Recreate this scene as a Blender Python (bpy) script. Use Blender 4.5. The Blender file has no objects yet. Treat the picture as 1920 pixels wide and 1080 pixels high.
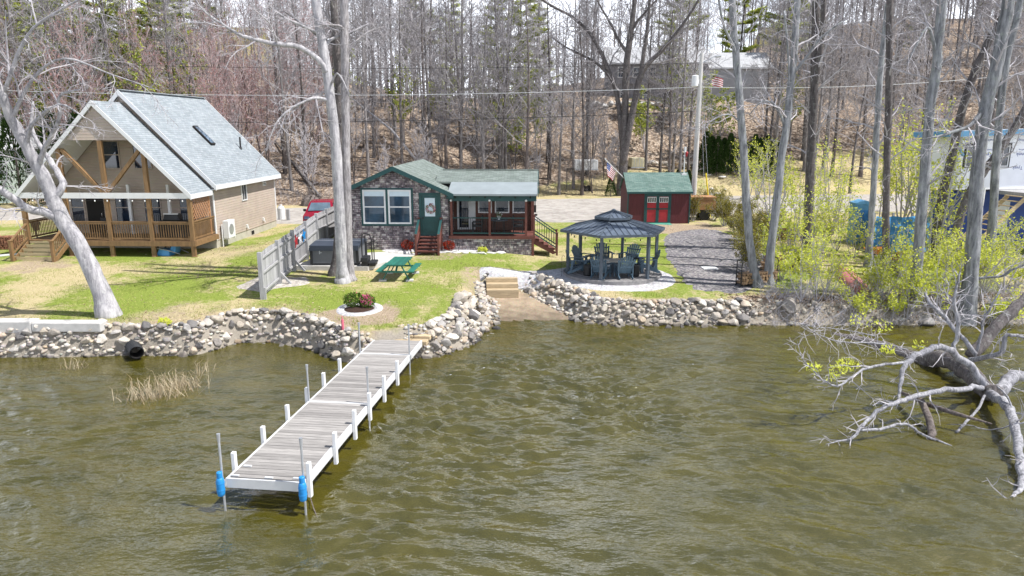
import bpy, math, random
import numpy as np
from mathutils import Vector, Matrix, noise as mn
R = math.radians
rng = random.Random(11)
U = rng.uniform
S = bpy.context.scene
COL = S.collection
PI = math.pi
# ---------------------------------------------------------------- survey: photo direction -> point on the ground
CAMZ, PIT, F = 8.0, R(12.5), 1332.0
SP, CP = math.sin(PIT), math.cos(PIT)
def ray(px, py):
    v = py - 540.0
    return px - 960.0, F*CP - v*SP, -(F*SP + v*CP)
def W(px, py, d):
    x, y, z = ray(px, py); t = d/y
    return Vector((x*t, d, CAMZ + z*t))
def G(px, py, z=0.0):
    x, y, zz = ray(px, py); t = (z - CAMZ)/zz
    return Vector((x*t, y*t, z))
# ---------------------------------------------------------------- mesh builder
class MB:
    def __init__(s): s.v = []; s.f = []; s.m = []; s.t = []; s.mi = 0; s.tone = .5
    def add(s, vs, fs):
        o = len(s.v); s.v.extend(vs)
        for f in fs:
            s.f.append([i+o for i in f]); s.m.append(s.mi); s.t.append(s.tone)
    def box(s, x0, x1, y0, y1, z0, z1):
        s.add([(x0,y0,z0),(x1,y0,z0),(x1,y1,z0),(x0,y1,z0),(x0,y0,z1),(x1,y0,z1),(x1,y1,z1),(x0,y1,z1)],
              [(3,2,1,0),(4,5,6,7),(0,1,5,4),(1,2,6,5),(2,3,7,6),(3,0,4,7)])
    def cbox(s, c, sx, sy, sz, rz=0.0):
        ca, sa = math.cos(rz), math.sin(rz); vs = []
        for dz in (-.5,.5):
            for dx, dy in ((-.5,-.5),(.5,-.5),(.5,.5),(-.5,.5)):
                x, y = dx*sx, dy*sy
                vs.append((c[0]+x*ca-y*sa, c[1]+x*sa+y*ca, c[2]+dz*sz))
        s.add(vs, [(3,2,1,0),(4,5,6,7),(0,1,5,4),(1,2,6,5),(2,3,7,6),(3,0,4,7)])
    def beam(s, p, q, w, h, up=(0,0,1)):
        p = Vector(p); q = Vector(q); d = (q-p).normalized(); u = Vector(up)
        if abs(d.dot(u)) > .98: u = Vector((0,1,0))
        a = d.cross(u).normalized()*(w/2); b = a.cross(d).normalized()*(h/2)
        vs = [tuple(x) for x in (p-a-b, p+a-b, p+a+b, p-a+b, q-a-b, q+a-b, q+a+b, q-a+b)]
        s.add(vs, [(3,2,1,0),(4,5,6,7),(0,1,5,4),(1,2,6,5),(2,3,7,6),(3,0,4,7)])
    def tube(s, pts, rad, n=8, cap=True):
        pts = [Vector(p) for p in pts]
        if not hasattr(rad, '__len__'): rad = [rad]*len(pts)
        o = len(s.v); a = None; k = len(pts)
        for i, p in enumerate(pts):
            d = pts[min(i+1, k-1)] - pts[max(i-1, 0)]
            if d.length < 1e-9: d = Vector((0,0,1))
            d.normalize()
            if a is None:
                a = d.orthogonal().normalized()
            else:
                a = a - d*a.dot(d)
                a = a.normalized() if a.length > 1e-6 else d.orthogonal().normalized()
            b = d.cross(a); r = rad[i]
            for j in range(n):
                t = 2*PI*j/n
                s.v.append(tuple(p + a*(r*math.cos(t)) + b*(r*math.sin(t))))
        for i in range(k-1):
            for j in range(n):
                j2 = (j+1) % n
                s.f.append([o+i*n+j, o+i*n+j2, o+(i+1)*n+j2, o+(i+1)*n+j]); s.m.append(s.mi); s.t.append(s.tone)
        if cap:
            s.f.append([o+j for j in range(n)][::-1]); s.m.append(s.mi); s.t.append(s.tone)
            s.f.append([o+(k-1)*n+j for j in range(n)]); s.m.append(s.mi); s.t.append(s.tone)
    def prism(s, pts, vec):
        n = len(pts); vec = Vector(vec); A = [Vector(p) for p in pts]
        nn = Vector((0,0,0))
        for i in range(n): nn += A[i].cross(A[(i+1) % n])
        fl = nn.dot(vec) > 0
        vs = [tuple(p) for p in A] + [tuple(p+vec) for p in A]
        fs = [list(range(n))[::-1], [n+i for i in range(n)]] + [[i, (i+1)%n, n+(i+1)%n, n+i] for i in range(n)]
        if not fl: fs = [f[::-1] for f in fs]
        s.add(vs, fs)
    def lathe(s, prof, n=16, c=(0,0,0)):
        o = len(s.v)
        for r, z in prof:
            for j in range(n):
                t = 2*PI*j/n; s.v.append((c[0]+r*math.cos(t), c[1]+r*math.sin(t), c[2]+z))
        for i in range(len(prof)-1):
            for j in range(n):
                j2 = (j+1) % n
                s.f.append([o+i*n+j, o+i*n+j2, o+(i+1)*n+j2, o+(i+1)*n+j]); s.m.append(s.mi); s.t.append(s.tone)
        s.f.append([o+j for j in range(n)][::-1]); s.m.append(s.mi); s.t.append(s.tone)
        k = len(prof)-1
        s.f.append([o+k*n+j for j in range(n)]); s.m.append(s.mi); s.t.append(s.tone)
    def mesh(s, name, mats, smooth=False):
        me = bpy.data.meshes.new(name)
        me.from_pydata(s.v, [], s.f)
        if not isinstance(mats, (list, tuple)): mats = [mats]
        for m in mats: me.materials.append(m)
        if len(mats) > 1: me.polygons.foreach_set('material_index', s.m)
        at = me.attributes.new('tone', 'FLOAT', 'FACE'); at.data.foreach_set('value', s.t)
        if smooth: me.polygons.foreach_set('use_smooth', [True]*len(me.polygons))
        me.update()
        return me
    def build(s, name, mats, parent=None, smooth=False, label=None, bevel=0):
        return put(name, s.mesh(name, mats, smooth), parent, label, bevel)
def put(name, me, parent=None, label=None, bevel=0):
    o = bpy.data.objects.new(name, me); COL.objects.link(o)
    if parent is not None: o.parent = parent
    if label: o['label'] = label
    if bevel:
        b = o.modifiers.new('bevel', 'BEVEL'); b.width = bevel; b.segments = 2; b.limit_method = 'ANGLE'
    return o
def tag(o, label=None, cat=None, group=None, kind=None):
    if label: o['label'] = label
    if cat: o['category'] = cat
    if group: o['group'] = group
    if kind: o['kind'] = kind
    return o
def thing(name, label, cat, loc=(0,0,0), rz=0.0, group=None):
    o = bpy.data.objects.new(name, None); COL.objects.link(o)
    o.location = loc; o.rotation_euler = (0,0,rz); o.empty_display_size = .2
    return tag(o, label, cat, group)
def copy_tree(o, parent=None):
    c = o.copy(); COL.objects.link(c)
    if parent is not None: c.parent = parent
    for ch in list(o.children): copy_tree(ch, c)
    return c
# ---------------------------------------------------------------- materials
def nd(nt, t, **kw):
    n = nt.nodes.new(t)
    for k, v in kw.items():
        if k in n.inputs.keys() and not hasattr(n, k): n.inputs[k].default_value = v
        else: setattr(n, k, v)
    return n
def mk(name):
    m = bpy.data.materials.new(name); m.use_nodes = True
    nt = m.node_tree; b = nt.nodes['Principled BSDF']
    return m, nt, b, nt.links.new
def c4(c, k=1.0): return (min(c[0]*k,1), min(c[1]*k,1), min(c[2]*k,1), 1)
def ramp(nt, stops, interp='LINEAR'):
    r = nt.nodes.new('ShaderNodeValToRGB'); e = r.color_ramp.elements; r.color_ramp.interpolation = interp
    while len(e) < len(stops): e.new(.5)
    for i, (p, c) in enumerate(stops): e[i].position = p; e[i].color = c4(c)
    return r
def noise(nt, vec, scale, detail=5, rough=.6, dist=0.0):
    n = nt.nodes.new('ShaderNodeTexNoise'); n.inputs['Scale'].default_value = scale
    n.inputs['Detail'].default_value = detail; n.inputs['Roughness'].default_value = rough
    n.inputs['Distortion'].default_value = dist
    if vec is not None: nt.links.new(vec, n.inputs['Vector'])
    return n
def mapping(nt, vec, scale=(1,1,1), rot=(0,0,0)):
    m = nt.nodes.new('ShaderNodeMapping'); m.inputs['Scale'].default_value = scale; m.inputs['Rotation'].default_value = rot
    nt.links.new(vec, m.inputs['Vector']); return m.outputs[0]
def mixc(nt, fac, a, b, mode='MIX'):
    m = nt.nodes.new('ShaderNodeMix'); m.data_type = 'RGBA'; m.blend_type = mode
    for s, x in ((m.inputs[0], fac), (m.inputs[6], a), (m.inputs[7], b)):
        if isinstance(x, (int, float)): s.default_value = x
        elif isinstance(x, tuple): s.default_value = c4(x)
        else: nt.links.new(x, s)
    return m.outputs[2]
def mathn(nt, op, a, b=None, clamp=False):
    m = nt.nodes.new('ShaderNodeMath'); m.operation = op; m.use_clamp = clamp
    for s, x in ((m.inputs[0], a), (m.inputs[1], b)):
        if x is None: continue
        if isinstance(x, (int, float)): s.default_value = x
        else: nt.links.new(x, s)
    return m.outputs[0]
def bumpn(nt, h, strength=.5, dist=.02, prev=None):
    b = nt.nodes.new('ShaderNodeBump'); b.inputs['Strength'].default_value = strength; b.inputs['Distance'].default_value = dist
    nt.links.new(h, b.inputs['Height'])
    if prev is not None: nt.links.new(prev, b.inputs['Normal'])
    return b.outputs[0]
def coord(nt, kind='Object'):
    return nt.nodes.new('ShaderNodeTexCoord').outputs[kind]
def sep(nt, v):
    s = nt.nodes.new('ShaderNodeSeparateXYZ'); nt.links.new(v, s.inputs[0]); return s.outputs
def comb(nt, x, y, z=0.0):
    c = nt.nodes.new('ShaderNodeCombineXYZ')
    for s, a in zip(c.inputs, (x, y, z)):
        if isinstance(a, (int, float)): s.default_value = a
        else: nt.links.new(a, s)
    return c.outputs[0]
def varied(nt, col, tone=0.0, rnd=0.0):
    """multiply a colour by the per-face tone and by the per-object random number"""
    if tone:
        a = nt.nodes.new('ShaderNodeAttribute'); a.attribute_name = 'tone'
        k = mathn(nt, 'MULTIPLY_ADD', a.outputs['Fac'], 2*tone); k.node.inputs[2].default_value = 1-tone
        col = mixc(nt, 1.0, col, comb(nt, k, k, k), 'MULTIPLY')
    if rnd:
        oi = nt.nodes.new('ShaderNodeObjectInfo')
        k = mathn(nt, 'MULTIPLY_ADD', oi.outputs['Random'], 2*rnd); k.node.inputs[2].default_value = 1-rnd
        col = mixc(nt, 1.0, col, comb(nt, k, k, k), 'MULTIPLY')
    return col
def simple(name, col, rough=.7, var=.2, vs=4.0, bump=0.0, bs=30.0, bd=.01, metal=0.0, stretch=(1,1,1), tone=0.0, rnd=0.0, spec=.4, col2=None):
    m, nt, b, L = mk(name)
    v = mapping(nt, coord(nt), stretch)
    n = noise(nt, v, vs, 6, .65)
    r = ramp(nt, [(.3, c4(col, 1-var)[:3]), (.7, (col2 or c4(col, 1+var)[:3]))])
    L(n.outputs[0], r.inputs[0])
    L(varied(nt, r.outputs[0], tone, rnd), b.inputs['Base Color'])
    b.inputs['Roughness'].default_value = rough; b.inputs['Metallic'].default_value = metal
    b.inputs['Specular IOR Level'].default_value = spec
    if bump:
        n2 = noise(nt, v, bs, 4, .6); L(bumpn(nt, n2.outputs[0], bump, bd), b.inputs['Normal'])
    return m
def lap_siding(name, col, pitch=.115, vert=False, rough=.65, var=.1):
    m, nt, b, L = mk(name); v = coord(nt); x, y, z = sep(nt, v)
    n = noise(nt, v, 1.3, 5); n2 = noise(nt, mapping(nt, v, (.6,.6,9)), 4, 3)
    r = ramp(nt, [(.3, c4(col,1-var)[:3]), (.7, c4(col,1+var)[:3])]); L(n.outputs[0], r.inputs[0])
    c = mixc(nt, .25, r.outputs[0], mixc(nt, 1.0, r.outputs[0], n2.outputs[1], 'SOFT_LIGHT'))
    L(c, b.inputs['Base Color']); b.inputs['Roughness'].default_value = rough
    src = mathn(nt, 'ADD', x, y) if vert else mathn(nt, 'MULTIPLY', z, -1.0)
    fr = mathn(nt, 'FRACT', mathn(nt, 'MULTIPLY', src, 1/pitch))
    if vert: fr = mathn(nt, 'GREATER_THAN', fr, .12)
    else: fr = mathn(nt, 'POWER', fr, 1.5)
    L(bumpn(nt, fr, 1.0, .03), b.inputs['Normal'])
    return m
def shingle(name, c1, c2, axis='y', k=1.3, row=.14, wid=.32, rough=.9):
    """asphalt shingle courses: axis is the object axis running along the courses"""
    m, nt, b, L = mk(name); v = coord(nt); x, y, z = sep(nt, v)
    a = y if axis == 'y' else x
    uv = comb(nt, a, mathn(nt, 'MULTIPLY', z, k))
    br = nt.nodes.new('ShaderNodeTexBrick'); L(uv, br.inputs['Vector'])
    for kk, vv in (('Color1', c4(c1)), ('Color2', c4(c2)), ('Mortar', c4(c1,.55)), ('Scale', 1.0), ('Mortar Size', .007), ('Mortar Smooth', .3), ('Bias', 0.0), ('Brick Width', wid), ('Row Height', row)):
        br.inputs[kk].default_value = vv
    n = noise(nt, v, 1.1, 6, .7); n2 = noise(nt, v, 60, 3)
    r = ramp(nt, [(.25, (.72,.72,.72)), (.75, (1.15,1.15,1.15))]); L(n.outputs[0], r.inputs[0])
    c = mixc(nt, 1.0, br.outputs[0], r.outputs[0], 'MULTIPLY')
    c = mixc(nt, .35, c, n2.outputs[1], 'OVERLAY')
    L(c, b.inputs['Base Color']); b.inputs['Roughness'].default_value = rough; b.inputs['Specular IOR Level'].default_value = .25
    fr = mathn(nt, 'FRACT', mathn(nt, 'MULTIPLY', mathn(nt, 'MULTIPLY', z, -k), 1/row))
    nb = bumpn(nt, fr, 1.0, .02); nb = bumpn(nt, n2.outputs[0], .4, .01, nb)
    L(nb, b.inputs['Normal'])
    return m
def veneer(name, c1, c2, c3):
    m, nt, b, L = mk(name); v = coord(nt); x, y, z = sep(nt, v)
    uv = comb(nt, mathn(nt, 'ADD', x, y), z)
    cols = []
    def brick(sw, sh, a, c, off):
        br = nt.nodes.new('ShaderNodeTexBrick'); L(uv, br.inputs['Vector']); br.offset = off; br.squash = 1.3; br.squash_frequency = 3
        for kk, vv in (('Color1', c4(a)), ('Color2', c4(c)), ('Mortar', (.05,.045,.045,1)), ('Scale', 1.0), ('Mortar Size', .012), ('Mortar Smooth', .2), ('Bias', -.1), ('Brick Width', sw), ('Row Height', sh)):
            br.inputs[kk].default_value = vv
        return br
    b1 = brick(.42, .105, c1, c2, .43); b2 = brick(.21, .105, c2, c3, .37)
    n = noise(nt, uv, 2.2, 2, .5)
    n3 = noise(nt, comb(nt, mathn(nt, 'MULTIPLY', mathn(nt, 'ADD', x, y), 2.4), mathn(nt, 'SNAP', mathn(nt, 'MULTIPLY', z, 9.5), 1.0)), 1.6, 1, .5)
    f = mathn(nt, 'GREATER_THAN', n.outputs[0], .52)
    c = mixc(nt, f, b1.outputs[0], b2.outputs[0])
    r = ramp(nt, [(.36, (.5,.47,.5)), (.5, (1,1,1)), (.64, (1.0,.92,.9)), (.72, (1.0,1.0,1.0))]); L(n3.outputs[0], r.inputs[0])
    c = mixc(nt, 1.0, c, r.outputs[0], 'MULTIPLY')
    g = mathn(nt, 'GREATER_THAN', n3.outputs[0], .62)
    c = mixc(nt, mathn(nt, 'MULTIPLY', g, .65), c, (.58,.55,.54))
    n4 = noise(nt, v, 22, 5); c = mixc(nt, .4, c, n4.outputs[1], 'OVERLAY')
    L(c, b.inputs['Base Color']); b.inputs['Roughness'].default_value = .9; b.inputs['Specular IOR Level'].default_value = .25
    nb = bumpn(nt, mathn(nt, 'SUBTRACT', 1.0, b1.outputs[1]), .8, .02); nb = bumpn(nt, n4.outputs[0], .8, .03, nb)
    L(nb, b.inputs['Normal'])
    return m
def bark(name, c1, c2, rnd=.15, sc=5.0, lichen=None):
    m, nt, b, L = mk(name); v = coord(nt)
    n = noise(nt, mapping(nt, v, (1,1,.16)), sc*3, 6, .7); n2 = noise(nt, v, 1.6, 5, .65)
    r = ramp(nt, [(.32, c1), (.62, c2)]); L(n.outputs[0], r.inputs[0])
    c = r.outputs[0]
    r2 = ramp(nt, [(.35, (.65,.65,.68)), (.7, (1.2,1.2,1.2))]); L(n2.outputs[0], r2.inputs[0])
    c = mixc(nt, 1.0, c, r2.outputs[0], 'MULTIPLY')
    if lichen:
        n3 = noise(nt, v, 7, 4); r3 = ramp(nt, [(.55, (0,0,0)), (.66, (1,1,1))]); L(n3.outputs[0], r3.inputs[0])
        c = mixc(nt, mathn(nt, 'MULTIPLY', r3.outputs[0], .55), c, lichen)
    L(varied(nt, c, 0, rnd), b.inputs['Base Color']); b.inputs['Roughness'].default_value = .95; b.inputs['Specular IOR Level'].default_value = .2
    L(bumpn(nt, n.outputs[0], .9, .04), b.inputs['Normal'])
    return m
def leafm(name, c1, c2, trans=.35, rnd=.15):
    m, nt, b, L = mk(name)
    a = nt.nodes.new('ShaderNodeAttribute'); a.attribute_name = 'tone'
    r = ramp(nt, [(.0, c1), (1.0, c2)]); L(a.outputs['Fac'], r.inputs[0])
    c = varied(nt, r.outputs[0], 0, rnd)
    d = nt.nodes.new('ShaderNodeBsdfDiffuse'); t = nt.nodes.new('ShaderNodeBsdfTranslucent'); mx = nt.nodes.new('ShaderNodeMixShader')
    L(c, d.inputs[0]); L(c, t.inputs[0]); mx.inputs[0].default_value = trans
    L(d.outputs[0], mx.inputs[1]); L(t.outputs[0], mx.inputs[2]); L(mx.outputs[0], nt.nodes['Material Output'].inputs[0])
    return m
def glassm(name, col=(.012,.02,.035), rough=.04):
    m, nt, b, L = mk(name)
    n = noise(nt, coord(nt), .8, 3); r = ramp(nt, [(.35, c4(col,.6)[:3]), (.65, c4(col,1.8)[:3])]); L(n.outputs[0], r.inputs[0])
    L(r.outputs[0], b.inputs['Base Color']); b.inputs['Roughness'].default_value = rough; b.inputs['Specular IOR Level'].default_value = .9
    return m
MAT = {}
def mats():
    A = MAT
    A['white'] = simple('white_paint', (.66,.67,.68), .5, .06, 3)
    A['whitemetal'] = simple('white_aluminium', (.58,.59,.6), .4, .08, 2, metal=0.1)
    A['galv'] = simple('galvanised_steel', (.45,.47,.5), .4, .15, 6, metal=.6)
    A['black'] = simple('black_metal', (.015,.016,.018), .5, .2)
    A['blackplastic'] = simple('black_plastic', (.02,.022,.025), .55, .25, 3)
    A['dark'] = simple('dark_void', (.012,.011,.01), .9, .2)
    A['glass'] = glassm('window_glass')
    A['glassblue'] = glassm('lake_facing_glass', (.02,.045,.075), .02)
    A['blind'] = simple('window_blind', (.55,.65,.72), .7, .06)
    A['green'] = simple('dark_green_paint', (.012,.06,.062), .5, .2, 3)
    A['deckgreen'] = simple('picnic_green_paint', (.02,.135,.1), .55, .25, 5, tone=.15)
    A['red'] = simple('barn_red_paint', (.33,.02,.028), .55, .15, 3)
    A['brownred'] = simple('brown_stain', (.13,.045,.035), .65, .25, 4, stretch=(1,1,1), tone=.1)
    A['cedar'] = simple('cedar_stain', (.20,.12,.055), .65, .3, 3, bump=.3, bs=25, stretch=(3,3,.5), tone=.15)
    A['treads'] = simple('weathered_tread', (.42,.34,.2), .75, .2, 3, stretch=(.5,4,4))
    A['greywood'] = simple('weathered_grey_board', (.34,.34,.35), .85, .25, 3, bump=.4, bs=20, stretch=(6,6,.6), tone=.22)
    A['dockwood'] = simple('dock_plank', (.265,.252,.24), .8, .3, 5, bump=.3, bs=30, stretch=(.5,5,5), tone=.25)
    A['timber'] = simple('landscape_timber', (.42,.33,.21), .85, .25, 4, bump=.3, bs=25, stretch=(.7,4,4), tone=.15)
    A['concrete'] = simple('concrete', (.48,.47,.45), .9, .15, 2.5, bump=.3, bs=40)
    A['palestone'] = simple('pale_stone', (.55,.54,.52), .9, .25, 4, bump=.4, bs=14, rnd=.25)
    A['tan'] = lap_siding('tan_vinyl_siding', (.36,.30,.25), .15)
    A['log'] = lap_siding('log_siding', (.10,.038,.024), .17)
    A['shedred'] = lap_siding('grooved_red_board', (.085,.012,.018), .2, True)
    A['found'] = simple('foundation_concrete', (.42,.4,.34), .9, .15, 2, bump=.2)
    A['shg_grey'] = shingle('grey_shingle', (.25,.285,.31), (.33,.365,.39), 'y', 1.38)
    A['shg_green_y'] = shingle('green_shingle_gable', (.155,.19,.172), (.235,.275,.257), 'y', 2.2)
    A['shg_green_x'] = shingle('green_shingle_wing', (.155,.19,.172), (.235,.275,.257), 'x', 3.6)
    A['shg_shed'] = shingle('green_shingle_shed', (.10,.17,.15), (.17,.245,.22), 'x', 1.9)
    A['shg_far'] = shingle('pale_grey_shingle', (.42,.43,.45), (.5,.51,.53), 'x', 2.6, .3, .7)
    A['rolled'] = simple('rolled_roofing', (.23,.265,.28), .7, .1, 1.5)
    A['veneer'] = veneer('stone_veneer', (.17,.15,.17), (.29,.25,.265), (.45,.42,.42))
    A['slate'] = simple('slate_blue_plastic', (.075,.125,.17), .5, .15, 4, tone=.12)
    A['gazmetal'] = simple('blue_grey_metal', (.13,.16,.205), .36, .1, 2, metal=.25, tone=.1)
    A['gazpost'] = simple('dark_grey_aluminium', (.07,.09,.115), .5, .12, 3)
    A['bluefender'] = simple('blue_vinyl', (.012,.2,.5), .45, .15, 6)
    A['wrap'] = simple('house_wrap', (.82,.84,.88), .45, .06, 1.5, bump=.3, bs=2, bd=.03)
    A['bluepaint'] = simple('blue_fascia_paint', (.1,.28,.47), .5, .12, 3)
    A['bluedark'] = simple('deep_blue_paint', (.012,.05,.26), .55, .15, 2)
    A['bluetarp'] = simple('blue_tarpaulin', (.06,.25,.50), .45, .2, 2.5, bump=.6, bs=3, bd=.05)
    A['carred'] = simple('red_car_paint', (.22,.008,.022), .22, .08, 1)
    A['rubber'] = simple('tyre_rubber', (.015,.015,.015), .85, .2)
    A['chrome'] = simple('chrome', (.6,.6,.62), .2, .05, metal=1)
    A['mulch'] = simple('dark_mulch', (.04,.02,.013), .95, .5, 18, bump=.8, bs=30, bd=.03)
    A['tub'] = simple('hot_tub_panel', (.13,.14,.155), .5, .1, 2, tone=.1)
    A['tubcover'] = simple('hot_tub_cover', (.035,.045,.065), .5, .15, 3)
    A['bark_light'] = bark('pale_grey_bark', (.22,.215,.225), (.56,.545,.555), .05, 2.4, (.5,.5,.49))
    A['bark_grey'] = bark('grey_bark', (.095,.085,.082), (.32,.30,.29), .35)
    A['bark_brown'] = bark('brown_bark', (.06,.05,.045), (.21,.18,.165), .3)
    A['bark_dark'] = bark('dark_bark', (.07,.062,.06), (.19,.17,.165), .2, 4, (.25,.26,.24))
    A['bark_blue'] = bark('shore_tree_bark', (.11,.115,.12), (.38,.39,.40), .18, 2.8, (.27,.30,.26))
    A['driftwood'] = bark('bleached_limb', (.10,.10,.108), (.46,.46,.485), .05, 4)
    A['twig'] = simple('twigs', (.29,.275,.285), .9, .3, 3, rnd=.25, spec=.2)
    A['twigpale'] = simple('pale_twigs', (.38,.365,.385), .9, .25, 3, rnd=.1, spec=.2)
    A['twigred'] = simple('reddish_twigs', (.40,.32,.32), .9, .3, 3, rnd=.2, spec=.2)
    A['budred'] = leafm('red_buds', (.32,.10,.10), (.5,.24,.21), .3)
    A['needle'] = leafm('pine_needles', (.16,.22,.03), (.52,.55,.12), .25)
    A['needledark'] = leafm('cedar_foliage', (.014,.035,.01), (.05,.085,.025), .2)
    A['leafyellow'] = leafm('young_leaves', (.37,.43,.04), (.75,.78,.15), .45)
    A['leafolive'] = leafm('hedge_leaves', (.13,.11,.03), (.36,.33,.07), .35)
    A['leafgreen'] = leafm('shrub_leaves', (.04,.09,.015), (.13,.2,.04), .3)
    A['leafred'] = leafm('red_leaves', (.13,.02,.012), (.42,.05,.025), .3)
    A['flower'] = leafm('pink_petals', (.5,.04,.16), (.75,.2,.35), .3)
    A['reed'] = leafm('dry_reed', (.35,.27,.17), (.6,.52,.38), .3)
    A['blades'] = leafm('grass_blades', (.17,.235,.035), (.52,.48,.2), .4)
    A['drylf'] = leafm('dry_leaves', (.19,.12,.08), (.52,.41,.3), .2)
    A['fire'] = simple('split_firewood', (.30,.2,.12), .9, .35, 6, tone=.4)
    A['firered'] = simple('reddish_firewood', (.22,.10,.06), .9, .35, 6, tone=.4)
    A['canoe'] = simple('faded_red_canoe', (.40,.15,.14), .5, .2, 2.5)
    A['pole'] = simple('bleached_utility_pole', (.50,.49,.48), .85, .15, 3, bump=.3, bs=20, stretch=(5,5,.4))
    A['yellow'] = simple('yellow_guard', (.75,.6,.03), .5, .1)
    A['orange'] = simple('orange_paint', (.7,.25,.03), .5, .2, 3)
    A['fence_brown'] = simple('brown_board', (.36,.19,.095), .7, .2, 3, stretch=(1,1,1), tone=.12)
    A['postgreen'] = simple('treated_post', (.2,.26,.2), .8, .2, 3, stretch=(4,4,.6))
    # riverside stones: warm, grey and dark ones told apart by each stone's own random number
    m, nt, b, L = mk('shore_stone'); v = coord(nt)
    oi = nt.nodes.new('ShaderNodeObjectInfo')
    at = nt.nodes.new('ShaderNodeAttribute'); at.attribute_name = 'tone'
    rr = mathn(nt, 'FRACT', mathn(nt, 'ADD', oi.outputs['Random'], at.outputs['Fac']))
    r = ramp(nt, [(0, (.12,.118,.12)), (.14, (.30,.28,.265)), (.36, (.45,.395,.32)), (.58, (.60,.545,.47)), (.74, (.40,.385,.37)), (.88, (.70,.66,.59)), (1, (.46,.35,.24))]); L(rr, r.inputs[0])
    n = noise(nt, v, 3, 6, .7); n2 = noise(nt, v, 16, 4, .7)
    r2 = ramp(nt, [(.3, (.62,.62,.62)), (.7, (1.25,1.22,1.18))]); L(n.outputs[0], r2.inputs[0])
    c = mixc(nt, 1.0, r.outputs[0], r2.outputs[0], 'MULTIPLY'); c = mixc(nt, .4, c, n2.outputs[1], 'OVERLAY')
    gz = sep(nt, nt.nodes.new('ShaderNodeNewGeometry').outputs['Position'])[2]
    wet = nt.nodes.new('ShaderNodeMapRange'); wet.inputs[1].default_value = .05; wet.inputs[2].default_value = .2; wet.inputs[3].default_value = .35; wet.inputs[4].default_value = 1.0
    L(gz, wet.inputs[0]); c = mixc(nt, 1.0, c, comb(nt, wet.outputs[0], wet.outputs[0], wet.outputs[0]), 'MULTIPLY')
    L(c, b.inputs['Base Color']); b.inputs['Roughness'].default_value = .85; b.inputs['Specular IOR Level'].default_value = .3
    L(bumpn(nt, n2.outputs[0], .6, .03), b.inputs['Normal'])
    A['stone'] = m
    # striped gravel kinds
    def gravel(name, c1, c2, c3, sc):
        m, nt, b, L = mk(name); v = coord(nt)
        vo = nt.nodes.new('ShaderNodeTexVoronoi'); vo.inputs['Scale'].default_value = sc; L(v, vo.inputs['Vector'])
        x = sep(nt, vo.outputs['Color'])[0]
        r = ramp(nt, [(0, c1), (.5, c2), (1, c3)]); L(x, r.inputs[0])
        n = noise(nt, v, .8, 6, .7); r2 = ramp(nt, [(.3, (.72,.71,.7)), (.7, (1.12,1.12,1.12))]); L(n.outputs[0], r2.inputs[0])
        n3 = noise(nt, v, 14, 3); c = mixc(nt, 1.0, r.outputs[0], r2.outputs[0], 'MULTIPLY'); c = mixc(nt, .25, c, n3.outputs[1], 'OVERLAY')
        L(c, b.inputs['Base Color']); b.inputs['Roughness'].default_value = .95; b.inputs['Specular IOR Level'].default_value = .2
        L(bumpn(nt, vo.outputs['Distance'], .45, .012), b.inputs['Normal'])
        return m
    A['gravelwhite'] = gravel('white_crushed_stone', (.38,.38,.4), (.52,.52,.54), (.66,.66,.67), 14)
    A['graveldark'] = gravel('dark_crushed_stone', (.10,.10,.115), (.20,.19,.2), (.36,.34,.33), 11)
    A['gravelpale'] = gravel('pale_gravel', (.28,.26,.23), (.42,.39,.35), (.56,.53,.49), 12)
    A['dirtroad'] = gravel('packed_dirt_road', (.34,.315,.29), (.40,.375,.345), (.46,.435,.40), 3)
    m, nt, b, L = mk('beach_sand'); v = coord(nt); n = noise(nt, v, 2.2, 7, .7); r = ramp(nt, [(.3, (.22,.165,.11)), (.7, (.38,.305,.215))]); L(n.outputs[0], r.inputs[0])
    n2 = noise(nt, v, 18, 4); c = mixc(nt, .5, r.outputs[0], n2.outputs[1], 'OVERLAY')
    gz = mathn(nt, 'ADD', sep(nt, v)[2], mathn(nt, 'MULTIPLY', mathn(nt, 'SUBTRACT', n.outputs[0], .5), .25))
    wet = nt.nodes.new('ShaderNodeMapRange'); L(gz, wet.inputs[0])
    for i_, v_ in ((1,.03),(2,.3),(3,.5),(4,1.0)): wet.inputs[i_].default_value = v_
    c = mixc(nt, 1.0, c, comb(nt, wet.outputs[0], wet.outputs[0], wet.outputs[0]), 'MULTIPLY'); L(c, b.inputs['Base Color']); b.inputs['Roughness'].default_value = .9
    L(bumpn(nt, n2.outputs[0], .5, .03), b.inputs['Normal']); A['sand'] = m
mats()
def tree_obj(name, label, cat, parts, loc, rz=0.0, sc=1.0, group=None):
    """parts: list of (part name, mesh)"""
    t = thing(name, label, cat, loc, rz, group); t.scale = (sc, sc, sc)
    for n, me in parts:
        if me is not None: put(n, me, t)
    return t
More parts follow.
